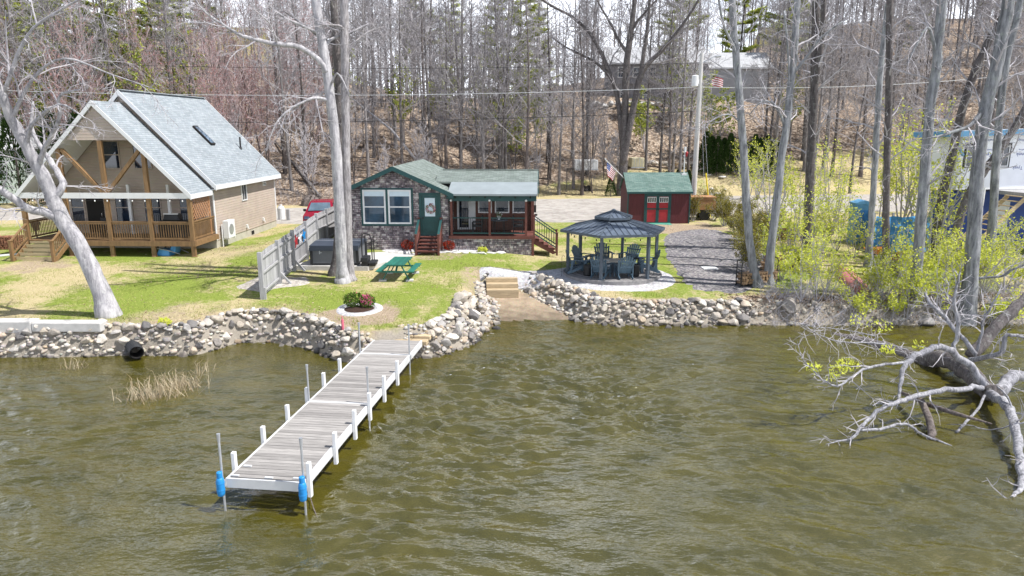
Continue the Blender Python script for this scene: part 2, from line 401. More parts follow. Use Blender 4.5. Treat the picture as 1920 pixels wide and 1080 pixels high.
# ================================================================ SETTING
BP = [(-260,24.0)] + [tuple(G(x,y,z)[:2]) for x,y,z in [
    (-60,677,0),(100,676,0),(217,673,0),(350,673,0),(383,669,0),(417,658,0),(450,647,0),(500,646,0),(560,657,0),(617,683,0),
    (690,692,0),(770,682,0),(850,672,0),(912,645,0),(928,605,.05),(922,570,.35),(916,542,.6),
    (985,537,.7),(1012,554,.5),(1060,582,.2),(1098,606,0),(1200,612,0),(1300,612,0),(1420,612,0),(1533,613,0),(1700,612,0),(1844,609,0),(1920,609,0)]] + [(260,28.5)]
BPA = np.array(BP)
POLY = np.vstack([BPA, [(260,900),(-260,900)]])
def sdist(x, y):
    x = np.asarray(x, float); y = np.asarray(y, float)
    best = np.full(x.shape, 1e9)
    for i in range(len(BPA)-1):
        (x0,y0),(x1,y1) = BPA[i], BPA[i+1]; dx, dy = x1-x0, y1-y0
        t = np.clip(((x-x0)*dx+(y-y0)*dy)/(dx*dx+dy*dy), 0, 1)
        best = np.minimum(best, np.hypot(x-x0-t*dx, y-y0-t*dy))
    ins = np.zeros(x.shape, bool); n = len(POLY)
    for i in range(n):
        (x0,y0),(x1,y1) = POLY[i], POLY[(i+1) % n]
        c = ((y0 > y) != (y1 > y)) & (x < (x1-x0)*(y-y0)/(y1-y0+1e-12)+x0)
        ins ^= c
    return np.where(ins, best, -best)
def sm(t): t = np.clip(t, 0, 1); return t*t*(3-2*t)
def lawn_z(x, y):
    mid = np.interp(y, [24,25.6,38,52,60], [.92,1.0,1.7,1.7,1.75])
    lef = np.interp(y, [24,26,37,50,60], [.92,1.05,1.5,1.5,1.7])
    rig = np.interp(y, [28,29.6,34,38,48,55], [.62,.85,1.1,1.35,1.72,1.8])
    a = sm((x+17)/5.0); b = sm((x+2.5)/5.0)
    z = lef*(1-a)+mid*a
    return z*(1-b)+rig*b
def terr(x, y):
    x = np.asarray(x, float); y = np.asarray(y, float)
    d = sdist(x, y)
    outer = np.where(y > 29.7, .15*(y-29.7), np.maximum(-1.1, -.03-.1*(29.7-y)))
    wid = np.where((x > -1.4) & (x < 3.2) & (y > 28.5), .75, np.where(x < -5.2, .95, np.where(x > 2, .95, 1.3)))
    t = sm(d/wid)
    land = lawn_z(x, y)
    hb = np.interp(x, [-60,-14,-5,15,40,120], [62,62,69,72,75,78])
    u = np.maximum(y-hb, 0)
    up2 = .07 + .1*sm((np.abs(x+4)-14)/22)
    hill = np.where(u < 33, .28*u, 9.24 + up2*np.minimum(u-33, 45)) + np.clip(u-78, 0, 500)*.015
    hill = hill*(sm(u/8)*.5+.5) + 2.7*sm((y-82)/12)*sm((x-2)/8)*sm((54-x)/10)
    hill = hill + sm((x-35)/40)*np.clip(y-88, 0, 60)*.2 + sm((-x-35)/40)*np.clip(y-85, 0, 60)*.12
    bump = (np.sin(.35*x+1.3*np.sin(.21*y))*np.sin(.42*y+.8*np.sin(.3*x)) + .5*np.sin(1.1*x+.4*y)*np.sin(.9*y-.3*x))*.25*sm(u/10)
    fine = .015*np.sin(1.7*x+.6*y)*np.sin(1.3*y-.4*x)
    return outer + (land+hill+bump+fine-outer)*t
def tz(x, y): return float(terr(np.array([x]), np.array([y]))[0])
def GT(px, py, z0=1.2):
    """the point of the land seen in that direction"""
    p = G(px, py, z0)
    for _ in range(12): p = G(px, py, .5*p.z+.5*tz(p.x, p.y))
    p.z = tz(p.x, p.y)
    return p
def nz(x, y, s, o=0.0): return mn.noise(Vector((x*s+o, y*s-o, o*.7)))

def make_terrain():
    def geo(a, b, n): return list(np.geomspace(a, b, n))
    xs = sorted([-v for v in geo(46, 300, 16)] + list(np.arange(-45, -30, .9)) + list(np.arange(-30, 30, .3)) + list(np.arange(30, 45.5, .9)) + geo(46.5, 300, 16))
    ys = list(np.arange(-60, 18, 3.0)) + list(np.arange(18, 62, .3)) + list(np.arange(62, 150, 1.3)) + geo(151, 800, 14)
    X, Y = np.meshgrid(xs, ys); Z = terr(X.ravel(), Y.ravel()).reshape(X.shape); D = sdist(X.ravel(), Y.ravel())
    ny, nx = X.shape
    v = np.stack([X.ravel(), Y.ravel(), Z.ravel()], 1)
    i = np.arange(ny-1)[:,None]*nx + np.arange(nx-1)[None,:]
    f = np.stack([i, i+1, i+nx+1, i+nx], -1).reshape(-1, 4)
    me = bpy.data.meshes.new('ground')
    me.from_pydata(v.tolist(), [], f.tolist()); me.polygons.foreach_set('use_smooth', [True]*len(f))
    bare_spots = [(*GT(680,590,1.0)[:2],1.5,.9), (*GT(430,470)[:2],2.6,.45), (*GT(390,515)[:2],1.6,.35), (*GT(300,610)[:2],3.0,.5), (*GT(560,520)[:2],1.6,.5),
                  (*GT(730,495)[:2],1.6,.45), (*GT(1090,572,.9)[:2],1.2,.8), (*GT(1270,430)[:2],3.2,.8), (*GT(70,497)[:2],2.0,.6), (*GT(830,478)[:2],1.6,.5), (*GT(540,600,.9)[:2],2.2,.4),
                  (*GT(880,480)[:2],2.0,.3), (*GT(790,570)[:2],1.6,.35), (*GT(440,440)[:2],2.0,.6), (*GT(910,520)[:2],.9,.6)]
    A = {k: np.zeros(len(v)) for k in ('lawn','litter','bare','bed','bank')}
    for k, (x, y, z) in enumerate(v):
        d = D[k]
        if d < 0:
            A['bed'][k] = 1; A['bare'][k] = float(sm((4.6-math.hypot((x-1.0)*.85, y-29.9)+.8*nz(x,y,.6))/3.0)); continue
        u = y - np.interp(x, [-60,-14,-5,15,40,120], [60,60,67,78,84,90])
        lit = float(sm(u/4 + .5*nz(x, y, .2)))
        if x > 9 and d < 2.4 and y < 40: lit = max(lit, float(sm((2.6-d)/1.0 + .6*nz(x,y,.9))*sm((x-8.5)/2)))
        A['litter'][k] = lit
        g = .62 + .55*nz(x, y, .22) + .4*nz(x, y, .7, 5) + .25*nz(x, y, 1.9, 9)
        if x > 13: g -= .12
        if y > 47: g -= .45*float(sm((y-47)/9))
        b = 0
        for bx, by, br, bs in bare_spots:
            q = math.hypot(x-bx, y-by)
            if q < br*1.6: b = max(b, bs*float(sm((br*1.45-q)/br + .7*nz(x,y,1.1,3))))
        if d < 1.9: b = max(b, .55*float(sm((1.9-d)/.7 + .5*nz(x,y,1.3,2))))
        A['lawn'][k] = min(max(g, 0), 1); A['bare'][k] = b
        bw = .35 if (-3.2 < x < 3.4 and y > 28.6) else (.8 if x < -5 or x > 3.4 else 1.1)
        A['bank'][k] = 1-float(sm((d-bw)/.3))
    for k, a in A.items():
        at = me.attributes.new(k, 'FLOAT', 'POINT'); at.data.foreach_set('value', a)
    m, nt, b, L = mk('ground_cover'); p = nt.nodes.new('ShaderNodeNewGeometry').outputs['Position']
    def attr(n): a = nt.nodes.new('ShaderNodeAttribute'); a.attribute_name = n; return a.outputs['Fac']
    n1 = noise(nt, p, 5, 8, .75); n2 = noise(nt, mapping(nt, p, (1,.6,1)), 16, 6, .8); n3 = noise(nt, p, 1.1, 5, .65)
    gr = ramp(nt, [(.25, (.095,.145,.018)), (.5, (.19,.245,.042)), (.75, (.35,.38,.10))]); L(n2.outputs[0], gr.inputs[0])
    st = ramp(nt, [(.25, (.28,.22,.12)), (.5, (.43,.36,.20)), (.75, (.6,.52,.34))]); L(n2.outputs[0], st.inputs[0])
    f = mathn(nt, 'ADD', attr('lawn'), mathn(nt, 'MULTIPLY', mathn(nt, 'SUBTRACT', n1.outputs[0], .5), 1.9))
    f = mathn(nt, 'ADD', f, mathn(nt, 'MULTIPLY', mathn(nt, 'SUBTRACT', n3.outputs[0], .5), .9))
    fr = ramp(nt, [(.28, (0,0,0)), (.72, (1,1,1))]); L(f, fr.inputs[0])
    lawn = mixc(nt, fr.outputs[0], st.outputs[0], gr.outputs[0])
    dirt = ramp(nt, [(.3, (.2,.15,.105)), (.5, (.33,.26,.185)), (.7, (.5,.41,.3))]); L(n2.outputs[0], dirt.inputs[0])
    bf = mathn(nt, 'ADD', attr('bare'), mathn(nt, 'MULTIPLY', mathn(nt, 'SUBTRACT', n1.outputs[0], .5), 1.3))
    br = ramp(nt, [(.38, (0,0,0)), (.62, (1,1,1))]); L(bf, br.inputs[0])
    c = mixc(nt, br.outputs[0], lawn, dirt.outputs[0])
    vo = nt.nodes.new('ShaderNodeTexVoronoi'); vo.inputs['Scale'].default_value = 5; L(p, vo.inputs['Vector'])
    lr = ramp(nt, [(0, (.12,.088,.066)), (.35, (.26,.2,.15)), (.7, (.42,.34,.265)), (1, (.60,.51,.41))]); L(sep(nt, vo.outputs['Color'])[0], lr.inputs[0])
    n5 = noise(nt, p, .35, 6, .7); lr2 = ramp(nt, [(.3, (.5,.46,.45)), (.7, (1.1,1.1,1.1))]); L(n5.outputs[0], lr2.inputs[0])
    lit = mixc(nt, 1.0, lr.outputs[0], lr2.outputs[0], 'MULTIPLY')
    lf = mathn(nt, 'ADD', attr('litter'), mathn(nt, 'MULTIPLY', mathn(nt, 'SUBTRACT', n1.outputs[0], .5), .9))
    lfr = ramp(nt, [(.35, (0,0,0)), (.65, (1,1,1))]); L(lf, lfr.inputs[0])
    c = mixc(nt, lfr.outputs[0], c, lit)
    sand = ramp(nt, [(.3, (.26,.2,.11)), (.7, (.42,.33,.2))]); L(n1.outputs[0], sand.inputs[0])
    mud = ramp(nt, [(.35, (.075,.068,.014)), (.65, (.20,.175,.05))]); L(n3.outputs[0], mud.inputs[0])
    sf = attr('bare')
    bed = mixc(nt, sf, mud.outputs[0], sand.outputs[0])
    c = mixc(nt, attr('bank'), c, mixc(nt, n2.outputs[0], (.17,.15,.125), (.42,.38,.32)))
    c = mixc(nt, attr('bed'), c, bed)
    L(c, b.inputs['Base Color']); b.inputs['Roughness'].default_value = .95; b.inputs['Specular IOR Level'].default_value = .15
    nb = bumpn(nt, n2.outputs[0], .9, .06); nb = bumpn(nt, vo.outputs['Distance'], .35, .05, nb)
    L(nb, b.inputs['Normal'])
    me.materials.append(m)
    tag(put('ground', me), kind='structure')
make_terrain()

def outline(pts, n=140, wob=.06, seed=0):
    P = [Vector((p[0], p[1])) for p in pts]; k = len(P); out = []
    # Catmull-Rom through the points
    for i in range(k):
        p0, p1, p2, p3 = P[i-1], P[i], P[(i+1) % k], P[(i+2) % k]
        m = max(2, n//k)
        for j in range(m):
            t = j/m
            q = .5*((2*p1)+(p2-p0)*t+(2*p0-5*p1+4*p2-p3)*t*t+(3*p1-p0-3*p2+p3)*t**3)
            w = wob*(mn.noise(Vector((q.x*2.1+seed, q.y*2.1, seed)))+.6*mn.noise(Vector((q.x*6+seed, q.y*6, 3))))
            out.append((q.x+w, q.y+w*.8))
    return out
def sheet(name, pts, mat, off=.03, rings=10, wob=.06, kind='structure', smoothed=True):
    o = outline(pts, wob=wob, seed=len(name)) if smoothed else pts
    cx = sum(p[0] for p in o)/len(o); cy = sum(p[1] for p in o)/len(o); n = len(o)
    V = [(cx, cy)]
    for r in range(1, rings+1):
        t = r/rings; V += [(cx+(p[0]-cx)*t, cy+(p[1]-cy)*t) for p in o]
    V.append(None) if False else None
    a = np.array(V); z = terr(a[:,0], a[:,1])+off
    last = len(V)-n
    z[last:] -= off+.03          # the rim dives into the ground, so the sheet has an edge and no gap
    b = MB(); vs = [(float(p[0]), float(p[1]), float(q)) for p, q in zip(a, z)]
    fs = [(0, 1+j, 1+(j+1) % n) for j in range(n)]
    for r in range(rings-1):
        s0, s1 = 1+r*n, 1+(r+1)*n
        fs += [(s0+j, s1+j, s1+(j+1) % n, s0+(j+1) % n) for j in range(n)]
    b.add(vs, fs)
    return tag(b.build(name, mat, smooth=True), kind=kind)
def GP(L_, z=1.2): return [tuple(GT(x, y, z)[:2]) for x, y in L_]
# road and parking behind the houses
def strip(name, near, far, mat, off, nx=120, ny=10):
    b = MB(); vs = []
    xs = np.linspace(near[0][0], near[-1][0], nx)
    for x in xs:
        y0 = np.interp(x, [p[0] for p in near], [p[1] for p in near]) + .35*nz(x, 0, .5) + .15*nz(x, 2, 1.7)
        y1 = np.interp(x, [p[0] for p in far], [p[1] for p in far]) + .5*nz(x, 9, .4)
        for j in range(ny+1):
            y = y0+(y1-y0)*j/ny; vs.append((x, y, tz(x, y)+(off if 0 < j < ny else -.03)))
    fs = [(i*(ny+1)+j, (i+1)*(ny+1)+j, (i+1)*(ny+1)+j+1, i*(ny+1)+j+1) for i in range(nx-1) for j in range(ny)]
    b.add(vs, fs); return tag(b.build(name, mat, smooth=True), kind='structure')
strip('dirt_road', [(-110,52),(-26,52),(-14,49.5),(-3,48.5),(7,48.5),(14,52),(22,54.5),(40,56),(110,57)],
      [(-110,57),(-26,57.5),(-14,61),(-4,66.5),(8,67.5),(20,70),(40,72),(110,73)], MAT['dirtroad'], .035)
sheet('gravel_driveway', GP([(1245,440),(1300,428),(1352,432),(1400,452),(1440,480),(1432,520),(1400,552),(1345,552),(1290,540),(1262,505),(1246,475)]), MAT['graveldark'], .03, wob=.25)
sheet('gravel_patio', GP([(900,512),(960,507),(1030,505),(1100,497),(1200,496),(1255,510),(1278,528),(1250,543),(1190,548),(1120,545),(1050,534),(985,528),(960,541),(925,541),(905,535)], 1.0), MAT['gravelwhite'], .03, wob=.1)
sheet('gravel_strip', GP([(444,540),(470,524),(495,516),(540,520),(582,522),(575,534),(520,541),(490,548)], 1.2), MAT['gravelpale'], .025, wob=.15)
sheet('pale_gravel_bed', GP([(722,474),(780,473),(850,474),(985,472),(1000,468),(985,463),(850,464),(722,466)], 1.7), MAT['gravelwhite'], .03, wob=.04)
sheet('sand_beach', [tuple(G(x,y,z)[:2]) for x,y,z in [(920,615,-.05),(927,595,.1),(922,565,.4),(920,545,.6),(950,538,.68),(983,541,.65),(1010,558,.45),(1055,585,.15),(1088,607,0),(1070,625,-.08),(1000,630,-.1)]], MAT['sand'], .03, wob=.04)
# concrete terrace under the hot tub
b = MB(); P4 = GP([(545,507),(690,508),(792,474),(640,469)], 1.6); zt = 1.66
b.prism([(p[0], p[1], 1.3) for p in P4], (0,0,zt-1.3)); tag(b.build('concrete_terrace', MAT['concrete']), kind='structure')
# far-off asphalt is part of the road; grass bank beyond it is the ground itself

# lake
def make_water():
    # a wind-rippled surface: forty crossing wave trains, stronger in the gusts
    xs = np.concatenate([np.linspace(-260,-25,12), np.arange(-24.5,24.5,.09), np.linspace(25,260,12)]); ys = np.concatenate([np.linspace(-80,6.5,8), np.arange(7,32,.09), [33.0]])
    X, Y = np.meshgrid(xs, ys); r = np.random.default_rng(5); Z = np.zeros_like(X)
    def soft(sc, seed):
        q = np.random.default_rng(seed); g = np.zeros_like(X)
        for _ in range(9): a = q.uniform(0,6.28); k = q.uniform(.5,1.6)*sc; g += np.sin(k*(np.cos(a)*X+np.sin(a)*Y)+q.uniform(0,6.28)+.7*np.sin(.31*k*X+q.uniform(0,6)))
        return g/3.0
    gust = np.clip(.9+.7*soft(.4, 3), .15, 1.9); patch = np.clip(.9+.45*soft(1.3, 8), .15, 1.7)
    wx, wy = .8*soft(.8, 21), .8*soft(.8, 22)
    for k in range(54):
        lam = .24*(6.5**(r.random()**1.4)); a = R(76+r.normal(0,26)); kk = 2*PI/lam; amp = .0088*lam**.85*(gust if lam < .9 else .5)*(patch if lam < .6 else 1)
        Z += amp*np.sin(kk*(np.cos(a)*(X+.35*wx)+np.sin(a)*(Y+.35*wy))+r.uniform(0,6.28))
    Z += 1.2*Z*np.abs(Z)
    Z *= .3+.7*sm(-sdist(X.ravel(), Y.ravel()).reshape(X.shape)/2.2)
    Z[(np.abs(X) > 24.6) | (Y < 6.9) | (Y > 32)] = 0
    ny, nx = X.shape; q = np.arange(ny-1)[:,None]*nx+np.arange(nx-1)[None,:]
    b = MB(); b.v = np.stack([X.ravel(), Y.ravel(), Z.ravel()], 1).tolist(); b.f = np.stack([q, q+1, q+nx+1, q+nx], -1).reshape(-1, 4).tolist(); b.m = [0]*len(b.f); b.t = [.5]*len(b.f)
    m, nt, bs, L = mk('lake_water'); nt.nodes.remove(bs)
    p = nt.nodes.new('ShaderNodeNewGeometry').outputs['Position']
    w1 = noise(nt, p, .8, 3, .5); w4 = noise(nt, mapping(nt, p, (.5,1,1), (0,0,R(14))), 6.5, 3, .55)
    nb = bumpn(nt, w4.outputs[0], 1.0, .03)
    fr = nt.nodes.new('ShaderNodeFresnel'); fr.inputs[0].default_value = 2.5; L(nb, fr.inputs['Normal'])
    gl = nt.nodes.new('ShaderNodeBsdfGlossy'); gl.inputs['Roughness'].default_value = .035; L(nb, gl.inputs['Normal'])
    tr = nt.nodes.new('ShaderNodeBsdfTransparent'); tr.inputs[0].default_value = (.80,.74,.30,1)
    df = nt.nodes.new('ShaderNodeBsdfDiffuse'); L(nb, df.inputs['Normal'])
    cr = ramp(nt, [(.3, (.098,.09,.009)), (.7, (.165,.142,.018))]); L(w1.outputs[0], cr.inputs[0]); L(cr.outputs[0], df.inputs[0])
    mx = nt.nodes.new('ShaderNodeMixShader'); mx.inputs[0].default_value = .5; L(tr.outputs[0], mx.inputs[1]); L(df.outputs[0], mx.inputs[2])
    m2 = nt.nodes.new('ShaderNodeMixShader'); L(fr.outputs[0], m2.inputs[0]); L(mx.outputs[0], m2.inputs[1]); L(gl.outputs[0], m2.inputs[2])
    L(m2.outputs[0], nt.nodes['Material Output'].inputs[0])
    tag(b.build('lake', m, smooth=True), kind='structure')
make_water()

# ---------------------------------------------------------------- shore stones
import bmesh
def rock_mesh(seed, sub=3):
    r = random.Random(seed); bm = bmesh.new(); bmesh.ops.create_icosphere(bm, subdivisions=sub, radius=1)
    sx, sy, sz = r.uniform(.9,1.25), r.uniform(.75,1.0), r.uniform(.55,.8); o = Vector((seed*3.1, seed*1.7, 0))
    pl = [Vector((r.gauss(0,1), r.gauss(0,1), r.gauss(0,1))).normalized() for _ in range(11)]; cut = [r.uniform(.5,.85) for _ in pl]
    for v in bm.verts:
        p = v.co.copy()
        for n, c in zip(pl, cut):
            k = p.dot(n)
            if k > c: p -= n*(k-c)*.97
        p *= 1+.22*mn.noise(p*1.2+o)+.07*mn.noise(p*3.5+o)
        v.co = Vector((p.x*sx, p.y*sy, p.z*sz))
    me = bpy.data.meshes.new('stone'); bm.to_mesh(me); bm.free()
    me.materials.append(MAT['stone']); me.polygons.foreach_set('use_smooth', [True]*len(me.polygons)); me.set_sharp_from_angle(angle=R(24))
    at = me.attributes.new('tone', 'FLOAT', 'FACE'); at.data.foreach_set('value', [0.0]*len(me.polygons))
    return me
ROCKS = [rock_mesh(i+1) for i in range(12)]
def place_rocks():
    secs = [(1,11,1.0,'rounded boulder in the stone bank under the left lawn','boulders along the left shore',.33),
            (12,15,1.45,'boulder in the stone heap between the dock and the beach','boulders between dock and beach',.33),
            (15,17,.6,'pale boulder edging the lawn side of the sand beach','boulders edging the beach by the lawn',.3),
            (18,21,1.05,'boulder in the stone row between the sand beach and the gazebo','boulders between beach and gazebo',.3),
            (21,24,.95,'boulder in the low stone bank below the gazebo and driveway','boulders along the right shore',.31)]
    cand = []; keep = []
    dk = G(747,637,.7)
    for a, z_, wid, lab, grp, step in secs:
        seg = BPA[a:z_+1]; lo = seg.min(0)-wid; hi = seg.max(0)+wid
        area = float(np.hypot(*np.diff(seg, axis=0).T).sum())*wid; n = int(area*170*((hi-lo).prod()/max(area, .1)))
        n = min(n, 30000); nr = np.random.default_rng(a*7+1); xs = nr.uniform(lo[0], hi[0], n); ys = nr.uniform(lo[1], hi[1], n)
        best = np.full(n, 1e9)
        for i in range(len(BPA)-1):
            (x0,y0),(x1,y1) = BPA[i], BPA[i+1]; dx, dy = x1-x0, y1-y0
            t = np.clip(((xs-x0)*dx+(ys-y0)*dy)/(dx*dx+dy*dy), 0, 1); q = np.hypot(xs-x0-t*dx, ys-y0-t*dy)
            if i == 0: who = np.zeros(n, int)
            who = np.where(q < best, i, who); best = np.minimum(best, q)
        sd_ = sdist(xs, ys); ok = (sd_ > -.18) & (sd_ < wid) & (who >= a) & (who < z_); xs, ys, sd_ = xs[ok], ys[ok], sd_[ok]; mine = []
        for k in range(len(xs)):
            x, y = float(xs[k]), float(ys[k]); r = U(.15,.27)*(1.35 if rng.random() < .1 else 1)*(.8 if wid < 1.3 else 1)
            if k > len(xs)*.45: r = U(.09,.15)
            if abs(x-(dk.x+.12*(y-dk.y))) < .93 and 23.6 < y < 27.5: continue
            if any((x-m[0])**2+(y-m[1])**2 < (.53*(r+m[2]))**2 for m in mine): continue
            mine.append((x, y, r, lab, grp))
        keep += mine
    keep.sort(key=lambda c: -c[2]/math.hypot(c[1], c[0]))
    me_i = 0
    for k, (x, y, r, lab, grp) in enumerate(keep[:292]):
        o = bpy.data.objects.new('boulder', rng.choice(ROCKS)); COL.objects.link(o)
        o.location = (x, y, tz(x, y)+r*.34); o.scale = (r, r, r*U(.9,1.25)); o.rotation_euler = (U(-.35,.35), U(-.35,.35), U(0,6.3))
        tag(o, lab, 'boulder', grp)
    print('boulders', len(keep))
    b = MB()
    def add_rock(x, y, r, zo):
        me = rng.choice(SMALL); Mx = Matrix.Translation((x, y, tz(x, y)+zo)) @ Matrix.Rotation(U(0,6.3), 4, 'Z') @ Matrix.Rotation(U(-.4,.4), 4, 'X') @ Matrix.Scale(r, 4)
        b.tone = rng.random(); b.add([tuple(Mx @ v.co) for v in me.vertices], [tuple(p.vertices) for p in me.polygons])
    SMALL = [rock_mesh(40+i, 2) for i in range(6)]
    for x, y, r, _, _ in keep[292:]: add_rock(x, y, r, r*.25)
    for a, z_, wid, _, _, _ in secs:
        for i in range(a, z_):
            p, q = Vector(BP[i]), Vector(BP[i+1]); ln = (q-p).length; t = (q-p)/ln; n = Vector((-t.y, t.x))
            for k in range(int(ln*wid*70)):
                P = p+t*U(0,ln)+n*U(-.35,wid+.15)
                add_rock(P.x, P.y, U(.05,.13), 0)
    for i in range(24, 28):
        p, q = Vector(BP[i]), Vector(BP[i+1]); ln = (q-p).length; t = (q-p)/ln; n = Vector((-t.y, t.x))
        for k in range(int(ln*14)):
            P = p+t*U(0,ln)+n*U(-.3,1.1); add_rock(P.x, P.y, U(.06,.2), 0)
    tag(b.build('shore_rubble', MAT['stone'], smooth=True), kind='stuff')
place_rocks()
def single_rock(px, py, r, lab, grp=None, z0=.8, sz=1.0):
    p = GT(px, py, z0); o = bpy.data.objects.new('boulder', rng.choice(ROCKS)); COL.objects.link(o)
    o.location = (p.x, p.y, p.z+r*.25); o.scale = (r, r*.9, r*sz); o.rotation_euler = (U(-.2,.2), U(-.2,.2), U(0,6)); tag(o, lab, 'boulder', grp)
single_rock(1480,572,.5,'large lichened boulder on the leaf covered right bank')
single_rock(1512,556,.42,'mossy green boulder beside the red canoe')
single_rock(1376,571,.26,'small pale boulder at the corner of the gravel driveway')
single_rock(1650,590,.4,'grey boulder at the foot of the shore willows',z0=.5)
single_rock(1738,583,.42,'pale boulder on the right bank beside a thick shore trunk',z0=.6)
single_rock(908,540,.3,'white boulder at the corner of the timber steps',z0=1.0)
# pale edging stones in front of the cottage
for k, (px, py) in enumerate([(733,473),(748,474),(762,475),(838,474),(858,474),(872,475),(890,475),(905,476),(921,475),(938,475),(955,474),(972,473),(984,470)]):
    p = GT(px, py, 1.7); o = bpy.data.objects.new('edging_stone', ROCKS[k % 12]); COL.objects.link(o); s = U(.13,.22)
    o.location = (p.x, p.y, p.z+.03); o.scale = (s*1.4, s*.8, s*.7); o.rotation_euler = (0,0,U(-.3,.3))
    me2 = o.data.copy(); me2.materials.clear(); me2.materials.append(MAT['palestone']); o.data = me2
    tag(o, 'pale flat edging stone in the gravel bed along the cottage', 'stone', 'edging stones along the cottage')
for k in range(9):
    p = GT(1322+4.6*k, 318+4.2*k, 3.5); o = bpy.data.objects.new('edging_stone', ROCKS[k]); COL.objects.link(o); s = U(.3,.5)
    o.location = (p.x, p.y, p.z+.1); o.scale = (s*1.2, s*.8, s*.6); o.rotation_euler = (0,0,U(0,3)); o.data = o.data.copy(); o.data.materials.clear(); o.data.materials.append(MAT['palestone'])
    tag(o, 'white stone in the row crossing the grass behind the utility pole', 'stone', 'white stones on the far grass')
# ================================================================ BUILDINGS
def slab(b, p0, p1, p2, p3, th):
    """roof slab: quad p0..p3 (anticlockwise from above) extruded down"""
    b.prism([p0, p1, p2, p3], (0,0,-th))
def window(parent, w, h, pos, face='-y', frame='white', glass='glass', mull=0, trim=.06, proud=.05, blind=0.0, split=True, label=None):
    """double-hung window: frame ring and sash rail as one part, the pane its sub-part"""
    f = MB(); g = MB(); bl = MB()
    def bx(B, a0, a1, z0, z1, d0, d1):
        if face == '-y': B.box(pos[0]+a0, pos[0]+a1, pos[1]-d1, pos[1]-d0, pos[2]+z0, pos[2]+z1)
        elif face == '+x': B.box(pos[0]+d0, pos[0]+d1, pos[1]+a0, pos[1]+a1, pos[2]+z0, pos[2]+z1)
    bx(f, 0, w, 0, trim, 0, proud); bx(f, 0, w, h-trim, h, 0, proud); bx(f, 0, trim, trim, h-trim, 0, proud); bx(f, w-trim, w, trim, h-trim, 0, proud)
    if split: bx(f, trim, w-trim, h/2-trim*.4, h/2+trim*.4, 0, proud*.8)
    for k in range(mull):
        a = w*(k+1)/(mull+1); bx(f, a-.012, a+.012, trim, h-trim, 0, proud*.6)
    bx(g, trim, w-trim, trim, h-trim, 0, .014)
    o = f.build('window', MAT[frame], parent, label=label)
    g.build('pane', MAT[glass], o)
    if blind:
        bx(bl, trim, w-trim, h-trim-blind, h-trim, .014, .02); bl.build('blind', MAT['blind'], o)
    return o

